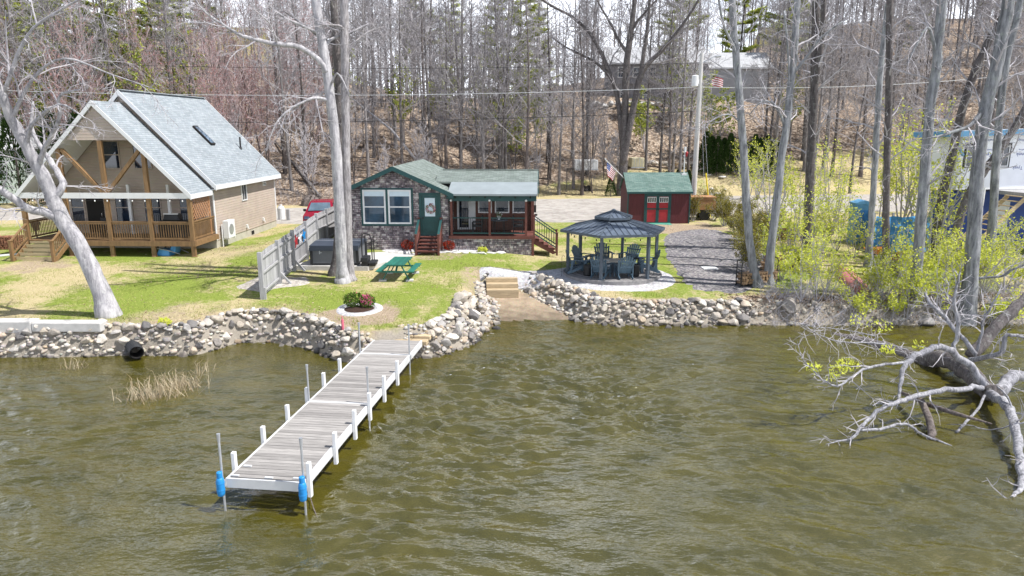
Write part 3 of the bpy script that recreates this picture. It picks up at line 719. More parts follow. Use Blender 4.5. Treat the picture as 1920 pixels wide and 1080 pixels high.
# ---------------------------------------------------------------- tan chalet on the left
def chalet():
    T = thing('chalet', 'tan sided chalet with steep grey shingle roof and a timber porch under its front gable', 'house', (-21.2, 37.0, 1.5), R(-2.0))
    hw, k = 4.85, 5.05/4.85                    # half width of the roof, slope
    rz = 8.62
    # walls: two gable walls and two side walls in one shell
    b = MB(); wx, y0, y1 = 4.5, 2.75, 12.2
    zt = rz-k*wx-.12; za = rz-.14
    b.prism([(-wx,y0,.45),(wx,y0,.45),(wx,y0,zt),(0,y0,za),(-wx,y0,zt)], (0,.15,0))
    b.prism([(-wx,y1-.15,.45),(wx,y1-.15,.45),(wx,y1-.15,zt),(0,y1-.15,za),(-wx,y1-.15,zt)], (0,.15,0))
    b.box(wx-.15, wx, y0+.15, y1-.15, .45, zt); b.box(-wx, -wx+.15, y0+.15, y1-.15, .45, zt)
    wall = b.build('wall', MAT['tan'], T)
    for ya in (y0-.03, y1-.09):
        b = MB(); b.box(wx-.02, wx+.03, ya, ya+.12, .45, zt-.05); b.build('corner_trim', MAT['white'], wall)
    b = MB(); b.box(-wx+.03, wx-.03, y0+.03, y1-.03, -.35, .45); b.build('foundation', MAT['found'], T)
    b = MB(); b.box(wx-.04, wx-.005, y0+5.0, y0+5.4, .08, .3); b.build('foundation_vent', MAT['dark'], T)
    # main roof
    ra, rb_ = 2.45, 12.5
    b = MB(); th = .14
    slab(b, (0,ra,rz),(hw,ra,rz-k*hw),(hw,rb_,rz-k*hw),(0,rb_,rz), th)
    slab(b, (-hw,ra,rz-k*hw),(0,ra,rz),(0,rb_,rz),(-hw,rb_,rz-k*hw), th)
    roof = b.build('main_roof', MAT['shg_grey'], T)
    b = MB(); b.beam((0,ra,rz+.02),(0,rb_,rz+.02), .3, .05); b.build('ridge_cap', MAT['shg_grey'], roof)
    b = MB()
    for s in (-1,1):
        b.prism([(0,ra-.04,rz+.02),(s*(hw+.03),ra-.04,rz+.02-k*(hw+.03)),(s*(hw+.03),ra-.04,rz-.27-k*(hw+.03)),(0,ra-.04,rz-.27)], (0,.038,0))
        b.prism([(0,rb_+.002,rz+.02),(s*(hw+.03),rb_+.002,rz+.02-k*(hw+.03)),(s*(hw+.03),rb_+.002,rz-.27-k*(hw+.03)),(0,rb_+.002,rz-.27)], (0,.038,0))
        b.box(min(s*hw+s*.002,s*(hw+.035)), max(s*hw+s*.002,s*(hw+.035)), ra-.002, rb_, rz-k*hw-.25, rz-k*hw+.0)
        b.box(min(s*(wx+.01),s*(hw-.004)), max(s*(wx+.01),s*(hw-.004)), ra+.01, rb_-.01, rz-k*hw-.26, rz-k*hw-.225)
    b.build('fascia', MAT['white'], roof)
    # skylight and vent pipe on the right slope
    n = Vector((k,0,1)).normalized(); dn = Vector((1,0,-k)).normalized()
    def onroof(x, y): return Vector((x, y, rz-k*x))
    c = onroof(2.35, 6.9); b = MB(); b.beam(c-dn*.75+n*.05, c+dn*.75+n*.05, .56, .12, n); sk = b.build('skylight', MAT['dark'], roof)
    b = MB(); b.beam(c-dn*.66+n*.116, c+dn*.66+n*.116, .42, .012, n); b.build('pane', MAT['glassblue'], sk)
    c = onroof(3.15, 10.3); b = MB(); b.tube([c+Vector((0,0,-.05)), c+Vector((0,0,.75))], .06, 8); b.lathe([(.13,0),(.08,.1)], 8, tuple(c)); b.build('vent_pipe', MAT['blackplastic'], roof)
    # porch roof, a step lower
    hp, rp, pa, pb = 4.62, 7.98, -.05, 2.65; kp = (rp-3.28)/hp
    b = MB()
    slab(b, (0,pa,rp),(hp,pa,rp-kp*hp),(hp,pb,rp-kp*hp),(0,pb,rp), .14)
    slab(b, (-hp,pa,rp-kp*hp),(0,pa,rp),(0,pb,rp),(-hp,pb,rp-kp*hp), .14)
    pr = b.build('porch_roof', MAT['shg_grey'], T)
    b = MB()
    for s in (-1,1):
        b.prism([(0,pa-.04,rp+.02),(s*(hp+.03),pa-.04,rp+.02-kp*(hp+.03)),(s*(hp+.03),pa-.04,rp-.25-kp*(hp+.03)),(0,pa-.04,rp-.25)], (0,.038,0))
        b.box(min(s*hp+s*.002,s*(hp+.035)), max(s*hp+s*.002,s*(hp+.035)), pa-.002, pb-.21, rp-kp*hp-.24, rp-kp*hp)
        b.prism([(s*.05,pa+.06,rp-.152-.05*kp),(s*(hp-.05),pa+.06,rp-.152-kp*(hp-.05)),(s*(hp-.05),pb-.02,rp-.152-kp*(hp-.05)),(s*.05,pb-.02,rp-.152-.05*kp)], (0,0,-.02))
    b.build('fascia', MAT['white'], pr)
    # siding in the peak of the porch gable
    b = MB(); zl = 6.02; xw = (rp-.3-zl)/kp
    b.prism([(-xw,.04,zl),(xw,.04,zl),(0,.04,rp-.3)], (0,.08,0)); b.build('gable_panel', MAT['tan'], T)
    # timber frame
    zb = 3.3
    for x in (-4.38,-2.12,.1,2.32,4.46):
        top = rp-.2-kp*abs(x)-.02
        b = MB()
        b.box(x-.1, x+.1, .0, .2, .85, min(top, zl-.01) if abs(x) < 3.5 else zb-.26); b.build('porch_post', MAT['cedar'], T)
        b = MB(); b.box(x-.1, x+.1, .02, .18, -.1, .6); b.lathe([(.17,-.15),(.15,.08)], 10, (x,.1,-.03)); b.build('deck_pier', MAT['cedar'], T)
    for s in (-1,1):
        b = MB(); b.beam((.1+s*.13,.1,zb+.06),(.1+s*2.05,.1,5.55), .17, .17, (0,1,0)); b.build('diagonal_brace', MAT['cedar'], T)
    b = MB(); b.box(-4.55, 4.56, -.035, -.003, zb-.24, zb+.05); b.build('white_beam', MAT['white'], T)
    for x in (-.02, 2.2):
        b = MB(); b.box(x-.07, x+.07, 2.3, 2.44, .86, 3.6); b.build('white_column', MAT['white'], T)
    # deck
    b = MB(); n = 26
    for i in range(n):
        b.tone = rng.random(); b.box(-4.6, 4.62, .0+2.72*i/n, 2.72*(i+.93)/n, .815, .85)
    b.build('deck_floor', MAT['cedar'], T)
    b = MB(); b.box(-2.0, 4.66, -.06, -.015, .57, .815); b.box(-4.6, -4.3, -.06, -.015, .57, .815); b.box(4.625, 4.67, -.01, 2.72, .57, .815); b.box(-4.65,-4.605,-.01,2.72,.57,.815); b.build('rim_board', MAT['cedar'], T)
    def rail(p, q, z0=.95, z1=1.83, sp=.125):
        p, q = Vector(p), Vector(q); d = q-p; m = max(2, int(d.length/sp)); b = MB()
        b.beam(p+Vector((0,0,z1)), q+Vector((0,0,z1)), .13, .05); b.beam(p+Vector((0,0,z1-.09)), q+Vector((0,0,z1-.09)), .04, .09); b.beam(p+Vector((0,0,z0)), q+Vector((0,0,z0)), .04, .09)
        for i in range(1, m):
            c = p+d*(i/m); b.tone = U(.2,.8); b.box(c.x-.018, c.x+.018, c.y-.018, c.y+.018, z0, z1-.05)
        return b.build('railing', MAT['cedar'], T)
    for a, c in ((-2.02,0),(.2,2.22),(2.42,4.36)): rail((a,.1,0),(c,.1,0))
    rail((4.46,.2,0),(4.46,2.7,0)); rail((-4.5,.2,0),(-4.5,2.7,0))
    # lattice screen on the right end
    b = MB()
    for s in (-1,1):
        for i in range(-12,13):
            # clip each lath of the diagonal lattice to the panel
            y, z = .22, 1.9; L_, H_ = 2.05, 1.2; pts = []
            c0 = i*.16*1.4
            for t in np.linspace(0, L_, 42):
                zz = (c0 + t) if s > 0 else (H_ + c0 - t)
                if 0 <= zz <= H_: pts.append((t, zz))
            if len(pts) > 2: b.beam((4.46+.01*s, y+pts[0][0], z+pts[0][1]), (4.46+.01*s, y+pts[-1][0], z+pts[-1][1]), .012, .035, (1,0,0))
    b.beam((4.46,.22,3.12),(4.46,2.3,3.12), .06, .06); b.beam((4.46,2.3,.9),(4.46,2.3,3.1), .06, .08, (0,1,0))
    b.build('lattice_screen', MAT['fence_brown'], T)
    # front steps at the left bay
    st = MB(); nst = 5
    for i in range(nst):
        z = .85-(i+.0)*.17; y = -.02-.28*i
        if i: st.tone = U(.3,.7); st.box(-4.28, -2.2, y-.3+.28, y+.28-.3+.02, z-.05, z)
        st.box(-4.24, -2.24, y-.02, y+.01, z-.17, z-.05)
    ste = st.build('front_steps', MAT['treads'], T)
    for x in (-4.32,-2.16):
        b = MB(); b.prism([(x-.03,-.06,.82),(x-.03,-1.35,.02),(x-.03,-1.35,-.2),(x-.03,-.06,.55)], (.06,0,0)); b.box(x-.07, x+.07, -1.4, -1.26, -.2, 1.0)
        b.beam((x,-.02,1.72),(x,-1.33,.97), .12, .05); b.beam((x,-.05,1.0),(x,-1.3,.3), .05, .08)
        for i in range(8):
            y = -.12-i*.15; b.box(x-.018,x+.018,y-.018,y+.018, .98+y*.57, 1.7+y*.57)
        b.box(x-.1, x+.1, -1.43, -1.23, 1.0, 1.04)
        b.build('step_railing', MAT['cedar'], ste)
    # windows and doors
    for x in (-1.5,.25): window(T, 1.02, 1.55, (x,y0,4.42), frame='tan')
    for x, w in ((-3.62,.8),(-1.1,1.0),(.55,1.0),(2.55,.95)): window(T, w, 1.75, (x,y0,1.42), frame='tan')
    b = MB(); b.box(-2.7,-1.75,y0-.05,y0-.004,.87,2.95); dr = b.build('front_door', MAT['dark'], T); b = MB(); b.tube([(-1.85,y0-.1,1.8),(-1.85,y0-.1,2.0)],.02,6); b.build('handle', MAT['chrome'], dr)
    window(T, .78, 1.0, (wx,6.6,2.3), '+x', mull=1, split=False); window(T, .5, .42, (wx,10.1,2.95), '+x', mull=1)
    # lamp-like fittings on the right wall
    for y, z in ((6.9,.62),(9.6,.72)):
        b = MB(); b.box(wx+.001, wx+.1, y, y+.14, z, z+.2); b.tube([(wx+.09,y+.07,z+.1),(wx+.16,y+.07,z-.1)], .025, 6); b.build('wall_vent', MAT['white'], T)
    # string of round bulbs under the beam
    b = MB(); pts = [(-4.4+.22*i, -.06, 2.99-.05*math.sin(i*1.05)**2) for i in range(41)]; b.tube(pts, .008, 4); sl = b.build('string_lights', MAT['black'], T)
    b = MB()
    for i in range(0, 41, 3): b.lathe([(.012,.0),(.035,-.04),(.035,-.07),(.01,-.1)], 8, pts[i])
    b.build('bulbs', MAT['white'], sl)
    # heat pump on brackets
    H = thing('heat_pump', 'white outdoor heat pump unit on a wall bracket beside the chalet', 'heat pump', (-21.2+4.84*math.cos(R(-2))+3.55*math.sin(R(2)), 37+3.55, 2.0), R(-2))
    b = MB(); b.box(-.16,.17,-.45,.45,.0,1.0); b.build('casing', MAT['white'], H, bevel=.02)
    b = MB()
    for zc in (.5,):
        b.tube([(.172,-.08,zc),(.185,-.08,zc)], .3, 20)
    b.build('fan_grille', MAT['galv'], H)
    b = MB(); b.box(-.28,-.16,-.4,-.34,-.06,.0); b.box(-.28,.17,-.4,-.34,-.06,0); b.box(-.28,.17,.34,.4,-.06,0); b.tube([(-.2,-.47,.8),(-.2,-.5,.3),(-.2,-.48,-.6)], .035, 6); b.build('bracket', MAT['white'], H)
    return T
CH = chalet()

# ---------------------------------------------------------------- stone-faced cottage
def cottage():
    T = thing('cottage', 'small stone faced cottage with green gable roof, green door and a screened side porch', 'house', (-6.25, 38.0, 1.72), R(-2.0))
    ap, hw = 4.44, 3.15; k = 1.42/3.15
    b = MB(); wx = 2.85; zt = ap-k*wx-.1
    b.prism([(-wx,0,-.3),(wx,0,-.3),(wx,0,zt),(0,0,ap-.1),(-wx,0,zt)], (0,.15,0)); front = b.build('front_wall', MAT['veneer'], T)
    b = MB(); b.box(-wx,-wx+.15,.15,9.6,-.3,zt); b.box(wx-.15,wx-.001,.15,9.6,-.3,zt); b.prism([(-wx,9.6,-.3),(wx,9.6,-.3),(wx,9.6,zt),(0,9.6,ap-.1),(-wx,9.6,zt)], (0,.15,0)); b.build('side_wall', MAT['veneer'], T)
    b = MB(); ra, rb_ = -.35, 9.9
    slab(b, (0,ra,ap),(hw,ra,ap-k*hw),(hw,rb_,ap-k*hw),(0,rb_,ap), .12); slab(b, (-hw,ra,ap-k*hw),(0,ra,ap),(0,rb_,ap),(-hw,rb_,ap-k*hw), .12)
    roof = b.build('gable_roof', MAT['shg_green_y'], T)
    b = MB()
    for s in (-1,1):
        b.prism([(0,ra-.04,ap+.015),(s*(hw+.03),ra-.04,ap+.015-k*(hw+.03)),(s*(hw+.03),ra-.04,ap-.22-k*(hw+.03)),(0,ra-.04,ap-.22)], (0,.038,0))
        b.prism([(s*.02,ra+.002,ap-.125-.02*k),(s*hw,ra+.002,ap-.125-k*hw),(s*hw,-.004,ap-.125-k*hw),(s*.02,-.004,ap-.125-.02*k)], (0,0,-.02))
    b.box(hw-.35,hw+.02,ra+.002,-.004,ap-k*hw-.24,ap-k*hw-.13); b.build('rake_board', MAT['green'], roof)
    # picture window: green surround, two white double-hung windows
    b = MB(); x0,x1,z0,z1 = -1.82,.98,1.28,3.3
    b.box(x0,x1,-.045,-.003,z0,z0+.1); b.box(x0,x1,-.045,-.003,z1-.09,z1); b.box(x0,x0+.09,-.045,-.003,z0+.1,z1-.09); b.box(x1-.09,x1,-.045,-.003,z0+.1,z1-.09); b.box(-.48,-.36,-.045,-.003,z0+.1,z1-.09)
    b.build('window_surround', MAT['green'], front)
    window(T, 1.23, 1.82, (-1.72,-.002,1.385), glass='glassblue', trim=.085, blind=.26, proud=.06); window(T, 1.23, 1.82, (-.36,-.002,1.385), glass='glassblue', trim=.085, blind=.26, proud=.06)
    # door
    b = MB(); b.box(1.3,1.43,-.05,-.003,.72,3.05); b.box(2.32,2.45,-.05,-.003,.72,3.05); b.box(1.43,2.32,-.05,-.003,2.93,3.05); b.build('door_frame', MAT['green'], front)
    b = MB(); b.box(1.435,2.315,-.03,-.003,.76,2.92); b.box(1.57,1.6,-.05,-.03,.95,1.62); b.box(2.14,2.17,-.05,-.03,.95,1.62); b.box(1.6,2.14,-.05,-.03,.95,.98); b.box(1.6,2.14,-.05,-.03,1.59,1.62)
    door = b.build('front_door', MAT['green'], T)
    b = MB(); b.box(1.6,2.15,-.042,-.031,1.8,2.78); b.build('pane', MAT['blind'], door)
    b = MB(); b.tube([(1.5,-.09,1.72),(1.5,-.03,1.72)], .03, 8); b.lathe([(.035,-.04),(.04,0),(.02,.05)], 8, (1.5,-.1,1.72)); b.build('handle', MAT['black'], door)
    # wreath hangs on the door: a thing
    Wm = MB(); cx, cz = 1.92, 2.22
    pal = 4
    for i in range(210):
        a = U(0,6.283); r = .2+U(-.07,.07); c = Vector((cx+r*math.cos(a), -.075+U(-.035,.02), cz+r*math.sin(a)))
        d = Vector((U(-1,1),U(-.6,.2),U(-1,1))).normalized()*.07; e = d.orthogonal().normalized()*.025
        Wm.mi = rng.choice((0,0,1,2,3)); Wm.tone = rng.random(); Wm.add([tuple(c-e),tuple(c+d),tuple(c+e)], [(0,1,2)])
    wr = Wm.build('wreath', [MAT['drylf'],MAT['leafgreen'],MAT['flower'],MAT['white']]); wr.location = T.location; wr.rotation_euler = T.rotation_euler
    tag(wr, 'round dried flower wreath hanging on the green cottage door', 'wreath')
    b = MB(); b.box(1.8,1.95,-.12,-.003,3.2,3.3); b.tube([(1.87,-.08,3.25),(1.87,-.18,3.3)],.05,8); b.tube([(1.8,-.08,3.24),(1.75,-.18,3.2)],.05,8); b.build('floodlight', MAT['white'], front)
    # front steps
    st = MB()
    for i in range(5):
        z = .74-.15*i; y = -.02-.26*i
        st.tone = U(.4,.7); st.box(1.36,2.4,y-.28,y+.0,z-.045,z)
        st.box(1.38,2.38,y-.012,y+.012-.02,z-.15,z-.045)
    for x in (1.3,2.4): st.prism([(x,-.02,.7),(x,-1.3,.0),(x,-1.3,-.15),(x,-.02,.4)], (.05,0,0))
    ste = st.build('front_steps', MAT['brownred'], T)
    for x in (1.28,2.47):
        b = MB(); g = MB()
        for y, h in ((-.12,1.72),(-1.3,.98)): b.box(x-.05,x+.05,y-.05,y+.05,-.15,h); b.box(x-.07,x+.07,y-.07,y+.07,h,h+.03)
        b.beam((x,-.15,.95),(x,-1.28,.28), .04,.07); b.beam((x,-.15,1.28),(x,-1.28,.6), .04,.05)
        g.beam((x,-.05,1.7),(x,-1.32,.95), .12,.04)
        b.build('step_railing', MAT['brownred'], ste); g.build('handrail', MAT['green'], ste)
    # ---- wing with the screened porch
    X0, X1 = 2.852, 7.42; ze, zr, yr = 3.02, 4.06, 3.55; kk = (zr-ze)/(yr+.3)
    b = MB(); xr1 = X1+.18; ym = 1.55
    zmid = ze+kk*(ym+.3)
    slab(b, (X0-.0,-.3,ze),(xr1,-.3,ze),(xr1,ym,zmid),(X0,ym,zmid), .1)
    low = b.build('porch_roof', MAT['rolled'], T)
    b = MB(); slab(b, (X0-.9,ym+.002,zmid+.012),(xr1+.02,ym+.002,zmid+.012),(xr1+.02,yr,zr+.012),(X0-.9,yr,zr+.012), .1); slab(b, (X0-.9,yr+.001,zr+.012),(xr1+.02,yr+.001,zr+.012),(xr1+.02,7.0,ze+.1),(X0-.9,7.0,ze+.1), .1)
    up = b.build('wing_roof', MAT['shg_green_x'], T)
    b = MB(); b.beam((X0-.7,yr,zr+.03),(xr1+.03,yr,zr+.03), .24,.03); b.build('ridge_cap', MAT['shg_green_x'], up)
    b = MB(); b.prism([(xr1+.022,-.3,ze),(xr1+.022,yr,zr+.01),(xr1+.022,7.0,ze+.1),(xr1+.022,7.0,ze-.1),(xr1+.022,yr,zr-.2),(xr1+.022,-.3,ze-.16)], (.035,0,0)); b.build('rake_board', MAT['green'], up)
    b = MB(); b.box(X0+.02,xr1-.05,-.03,.1,2.62,2.9); b.build('porch_beam', MAT['green'], T)
    b = MB(); b.box(X0+.02,xr1-.002,-.33,-.302,ze-.1,ze-.0); b.build('drip_edge', MAT['rolled'], low)
    b = MB()
    for x in np.linspace(X0+.4,X1-.2,6): b.beam((x,-.25,ze-.17),(x,2.3,ze-.17+kk*2.5), .05,.12)
    b.build('rafters', MAT['dark'], low)
    for x in (X0+.16,5.06,7.0):
        b = MB(); b.box(x-.06,x+.06,-.02,.1,.76,2.62); p = b.build('porch_post', MAT['brownred'], T)
        b = MB(); b.lathe([(.03,0),(.06,.03),(.06,.08),(.03,.11)], 10, (x,-.07,2.6)); b.build('lamp', MAT['white'], p)
    b = MB(); b.box(X0+.02,X1-.12,-.02,.13,-.3,.6); b.build('porch_base', MAT['veneer'], T)
    b = MB(); b.box(X0+.002,X1-.0,-.06,2.4,.6,.76); b.build('porch_floor', MAT['brownred'], T)
    b = MB(); b.box(X1-.115,X1+.02,-.04,.1,-.3,.6); b.build('corner_post', MAT['brownred'], T)
    def rail(xa, xb):
        b = MB(); b.beam((xa,.04,1.72),(xb,.04,1.72), .09,.05); b.beam((xa,.04,.9),(xb,.04,.9), .06,.07)
        r = b.build('railing', MAT['green'], T); b = MB(); m = int((xb-xa)/.12)
        for i in range(1,m): x = xa+(xb-xa)*i/m; b.box(x-.01,x+.01,.03,.05,.9,1.7)
        b.build('balusters', MAT['black'], r)
    rail(X0+.22,5.0); rail(5.12,6.94)
    # inside porch: back wall, end wall
    b = MB(); b.box(X0+.002,X1-.15,2.4,2.55,-.3,3.5); b.box(X1-.15,X1-.02,2.0,6.9,-.3,ze+.1); b.prism([(X1-.15,2.0,ze+.1),(X1-.15,6.9,ze+.1),(X1-.15,yr,zr-.12)], (.13,0,0)); b.box(X0+.002,X1-.16,6.75,6.9,-.3,ze)
    lw = b.build('log_wall', MAT['log'], T)
    b = MB(); b.box(X1-.17,X1-.0,1.94,2.06,-.3,ze+.05); b.build('corner_board', MAT['brownred'], lw)
    for x, w in ((4.25,.78),(5.2,.82),(6.2,.8)): window(T, w, 1.05, (x,2.398,1.72), split=False, glass='glass', trim=.07)
    # sliding door beside the corner
    b = MB(); b.box(X0+.2,X0+1.25,2.34,2.397,.78,2.85); sd = b.build('sliding_door', MAT['white'], T)
    b = MB(); b.box(X0+.32,X0+.86,2.325,2.339,.9,2.75); b.build('pane', MAT['glass'], sd)
    # side stairs with black balusters
    st = MB()
    for i in range(4):
        z = .6-.17*i; x = X1+.25*i
        st.box(x+.02,x+.29,.15,1.3,z-.04,z); st.box(x+.26,x+.285,.17,1.28,z-.17,z-.045)
    for y in (.12,1.3): st.prism([(X1+.02,y,.6),(X1+1.25,y,-.15),(X1+1.05,y,-.25),(X1+.02,y,.3)], (0,.04,0))
    ste = st.build('side_stairs', MAT['brownred'], T)
    for y in (.08,1.38):
        b = MB(); g = MB(); k2 = MB()
        b.box(X1+1.2,X1+1.3,y-.05,y+.05,-.3,.92); b.box(X1+1.18,X1+1.32,y-.07,y+.07,.92,.95); b.box(X1-.03,X1+.06,y-.05,y+.05,.4,1.75)
        g.beam((X1+.05,y,1.66),(X1+1.22,y,.86), .06,.05); g.beam((X1+.05,y,.86),(X1+1.22,y,.12), .05,.06)
        for i in range(1,9): x = X1+.05+1.17*i/9; k2.box(x-.01,x+.01,y-.01,y+.01,.9-.74*(i/9),1.64-.8*(i/9))
        b.build('stair_posts', MAT['brownred'], ste); g.build('handrail', MAT['green'], ste); k2.build('balusters', MAT['black'], ste)
    # wall meter on the right end
    b = MB(); b.box(X1-.018,X1+.12,2.9,3.1,1.7,2.1); b.tube([(X1+.05,3,2.1),(X1+.05,3,2.9)],.03,6); b.lathe([(.09,0),(.09,.1)],10,(X1+.1,3,1.5)); b.build('meter_box', MAT['black'], lw)
    # furniture on the porch
    def place(o, x, y, z, rz=0):
        o.location = T.matrix_basis @ Vector((x,y,z)) if False else (Matrix.Translation((-6.25,38,1.72)) @ Matrix.Rotation(R(-2),4,'Z') @ Vector((x,y,z))); o.rotation_euler = (0,0,R(-2)+rz)
    tb = thing('patio_table', 'dark patio table with a pale centrepiece on the cottage porch', 'table'); place(tb, 5.5, 1.15, .76)
    b = MB(); b.lathe([(.5,.7),(.5,.74)],20); b.build('table_top', MAT['gazpost'], tb)
    for s in range(4):
        b = MB(); a = s*PI/2+.7; b.tube([(.38*math.cos(a),.38*math.sin(a),.7),(.42*math.cos(a),.42*math.sin(a),0)],.02,6); b.build('leg', MAT['black'], tb)
    pl = thing('flower_pot', 'pale potted flowers on the cottage porch table', 'flower pot'); place(pl, 5.5, 1.15, 1.5)
    b = MB(); b.lathe([(.07,0),(.1,.16)],10); b.build('pot', MAT['white'], pl); b = MB()
    for i in range(90):
        c = Vector((U(-.17,.17),U(-.17,.17),U(.16,.4))); d = Vector((U(-1,1),U(-1,1),U(-1,1))).normalized()*.06; e = d.orthogonal().normalized()*.03; b.mi = rng.choice((0,0,1)); b.tone = rng.random(); b.add([tuple(c-e),tuple(c+d),tuple(c+e)],[(0,1,2)])
    b.build('blooms', [MAT['leafgreen'],MAT['white']], pl)
    for i, (x, y, rz, lab) in enumerate(((4.3,1.2,-PI/2,'black wicker chair on the cottage porch by the sliding door'),(6.55,1.2,PI/2,'black wicker chair on the cottage porch near the side stairs'))):
        c = thing('patio_chair', lab, 'chair', group='chairs on the cottage porch'); place(c, x, y, .76, rz)
        b = MB(); b.box(-.28,.28,-.28,.28,.36,.44); b.build('seat', MAT['blackplastic'], c); b = MB(); b.box(-.28,.28,.24,.31,.44,.95); b.build('backrest', MAT['blackplastic'], c)
        for sx in (-1,1):
            b = MB(); b.box(sx*.28-.03,sx*.28+.03,-.28,.3,.58,.63); b.box(sx*.28-.025,sx*.28+.025,-.28,-.23,.44,.58); b.build('armrest', MAT['blackplastic'], c)
            for sy in (-1,1): b = MB(); b.box(sx*.25-.02,sx*.25+.02,sy*.25-.02,sy*.25+.02,0,.36); b.build('leg', MAT['blackplastic'], c)
    return T
CO = cottage()

# ---------------------------------------------------------------- red shed
def shed():
    T = thing('garden_shed', 'dark red garden shed with green trim, red double doors and green shingle roof', 'shed', (7.95, 48.8, 1.66), R(1.0))
    w, dp, he, hr = 4.25, 3.0, 2.35, 3.42
    b = MB(); b.box(0,w,0,dp,0,he); b.prism([(0.002,0,he),(0.002,dp,he),(0.002,dp/2,hr-.12)], (w-.004,0,0)); wall = b.build('wall', MAT['shedred'], T)
    for x in (0,w): b = MB(); b.box(x-.04,x+.04,-.03,.06,0,he-.02); b.build('corner_trim', MAT['green'], wall)
    b = MB(); b.box(.042,w-.042,-.025,-.002,he-.14,he-.02); b.build('frieze_board', MAT['green'], wall)
    b = MB(); k = (hr-he)/(dp/2); o = .2
    slab(b, (-.12,-o,he-k*o+.06),(w+.14,-o,he-k*o+.06),(w+.14,dp/2,hr+.06),(-.12,dp/2,hr+.06), .08); slab(b, (-.12,dp/2+.001,hr+.06),(w+.14,dp/2+.001,hr+.06),(w+.14,dp+o,he-k*o+.06),(-.12,dp+o,he-k*o+.06), .08)
    roof = b.build('roof', MAT['shg_shed'], T)
    b = MB(); b.box(-.13,w+.15,-o-.03,-o-.002,he-k*o-.07,he-k*o+.055); b.build('eave_board', MAT['green'], roof)
    b = MB(); b.box(1.12,1.22,-.05,-.003,.02,2.12); b.box(2.86,2.96,-.05,-.003,.02,2.12); b.box(1.22,2.86,-.05,-.003,2.02,2.12); b.build('door_frame', MAT['green'], wall)
    for x in (1.225,2.045):
        b = MB(); b.box(x+.1,x+.71,-.03,-.004,.16,2.0); d = b.build('door', MAT['red'], T)
        b = MB(); b.box(x,x+.1,-.05,-.004,.08,2.015); b.box(x+.71,x+.81,-.05,-.004,.08,2.015); b.box(x+.1,x+.71,-.05,-.004,.08,.17); b.box(x+.1,x+.71,-.05,-.004,1.04,1.13); b.box(x+.1,x+.71,-.05,-.004,1.93,2.015); b.build('door_stile', MAT['green'], d)
        f = MB(); f.box(x+.1,x+.71,-.055,-.031,1.52,1.56); f.box(x+.1,x+.71,-.055,-.031,1.86,1.9)
        for q in range(5): f.box(x+.1+q*.1425,x+.14+q*.1425,-.055,-.031,1.56,1.86)
        fo = f.build('window', MAT['white'], d); f = MB(); f.box(x+.14,x+.67,-.036,-.031,1.56,1.86); f.build('pane', MAT['glass'], fo)
        b = MB(); b.tube([(x+(.76 if x < 2 else .05),-.1,1.0),(x+(.76 if x < 2 else .05),-.1,1.16)], .015, 6); b.build('handle', MAT['black'], d)
    b = MB(); b.prism([(1.15,-.06,.12),(2.95,-.06,.12),(2.95,-1.35,.0),(1.15,-1.35,.0)], (0,0,-.06)); b.build('ramp', simple('ramp_green', (.06,.25,.19), .7, .2, 3), T)
    return T
shed()
def roof_mast():
    m = thing('roof_mast', 'thin white mast standing on a bracket at the right end of the shed roof', 'mast', (12.02, 50.25, 4.98), R(1))
    b = MB(); b.box(-.18,.18,-.15,.15,-.02,.09); b.build('base', MAT['white'], m); b = MB(); b.tube([(0,0,.08),(0,0,1.55)], .035, 8); b.build('pole', MAT['white'], m)
    b = MB(); b.tube([(0,0,1.55),(0,0,1.9)], .09, 8); b.tube([(-.12,0,1.3),(.12,0,1.3)], .03, 6); b.build('finial', MAT['white'], m)
    b = MB(); b.tube([(.1,0,1.25),(.14,0,1.5),(.12,0,1.6)], [.06,.11,.05], 8); b.build('bird_ornament', MAT['red'], m)
roof_mast()

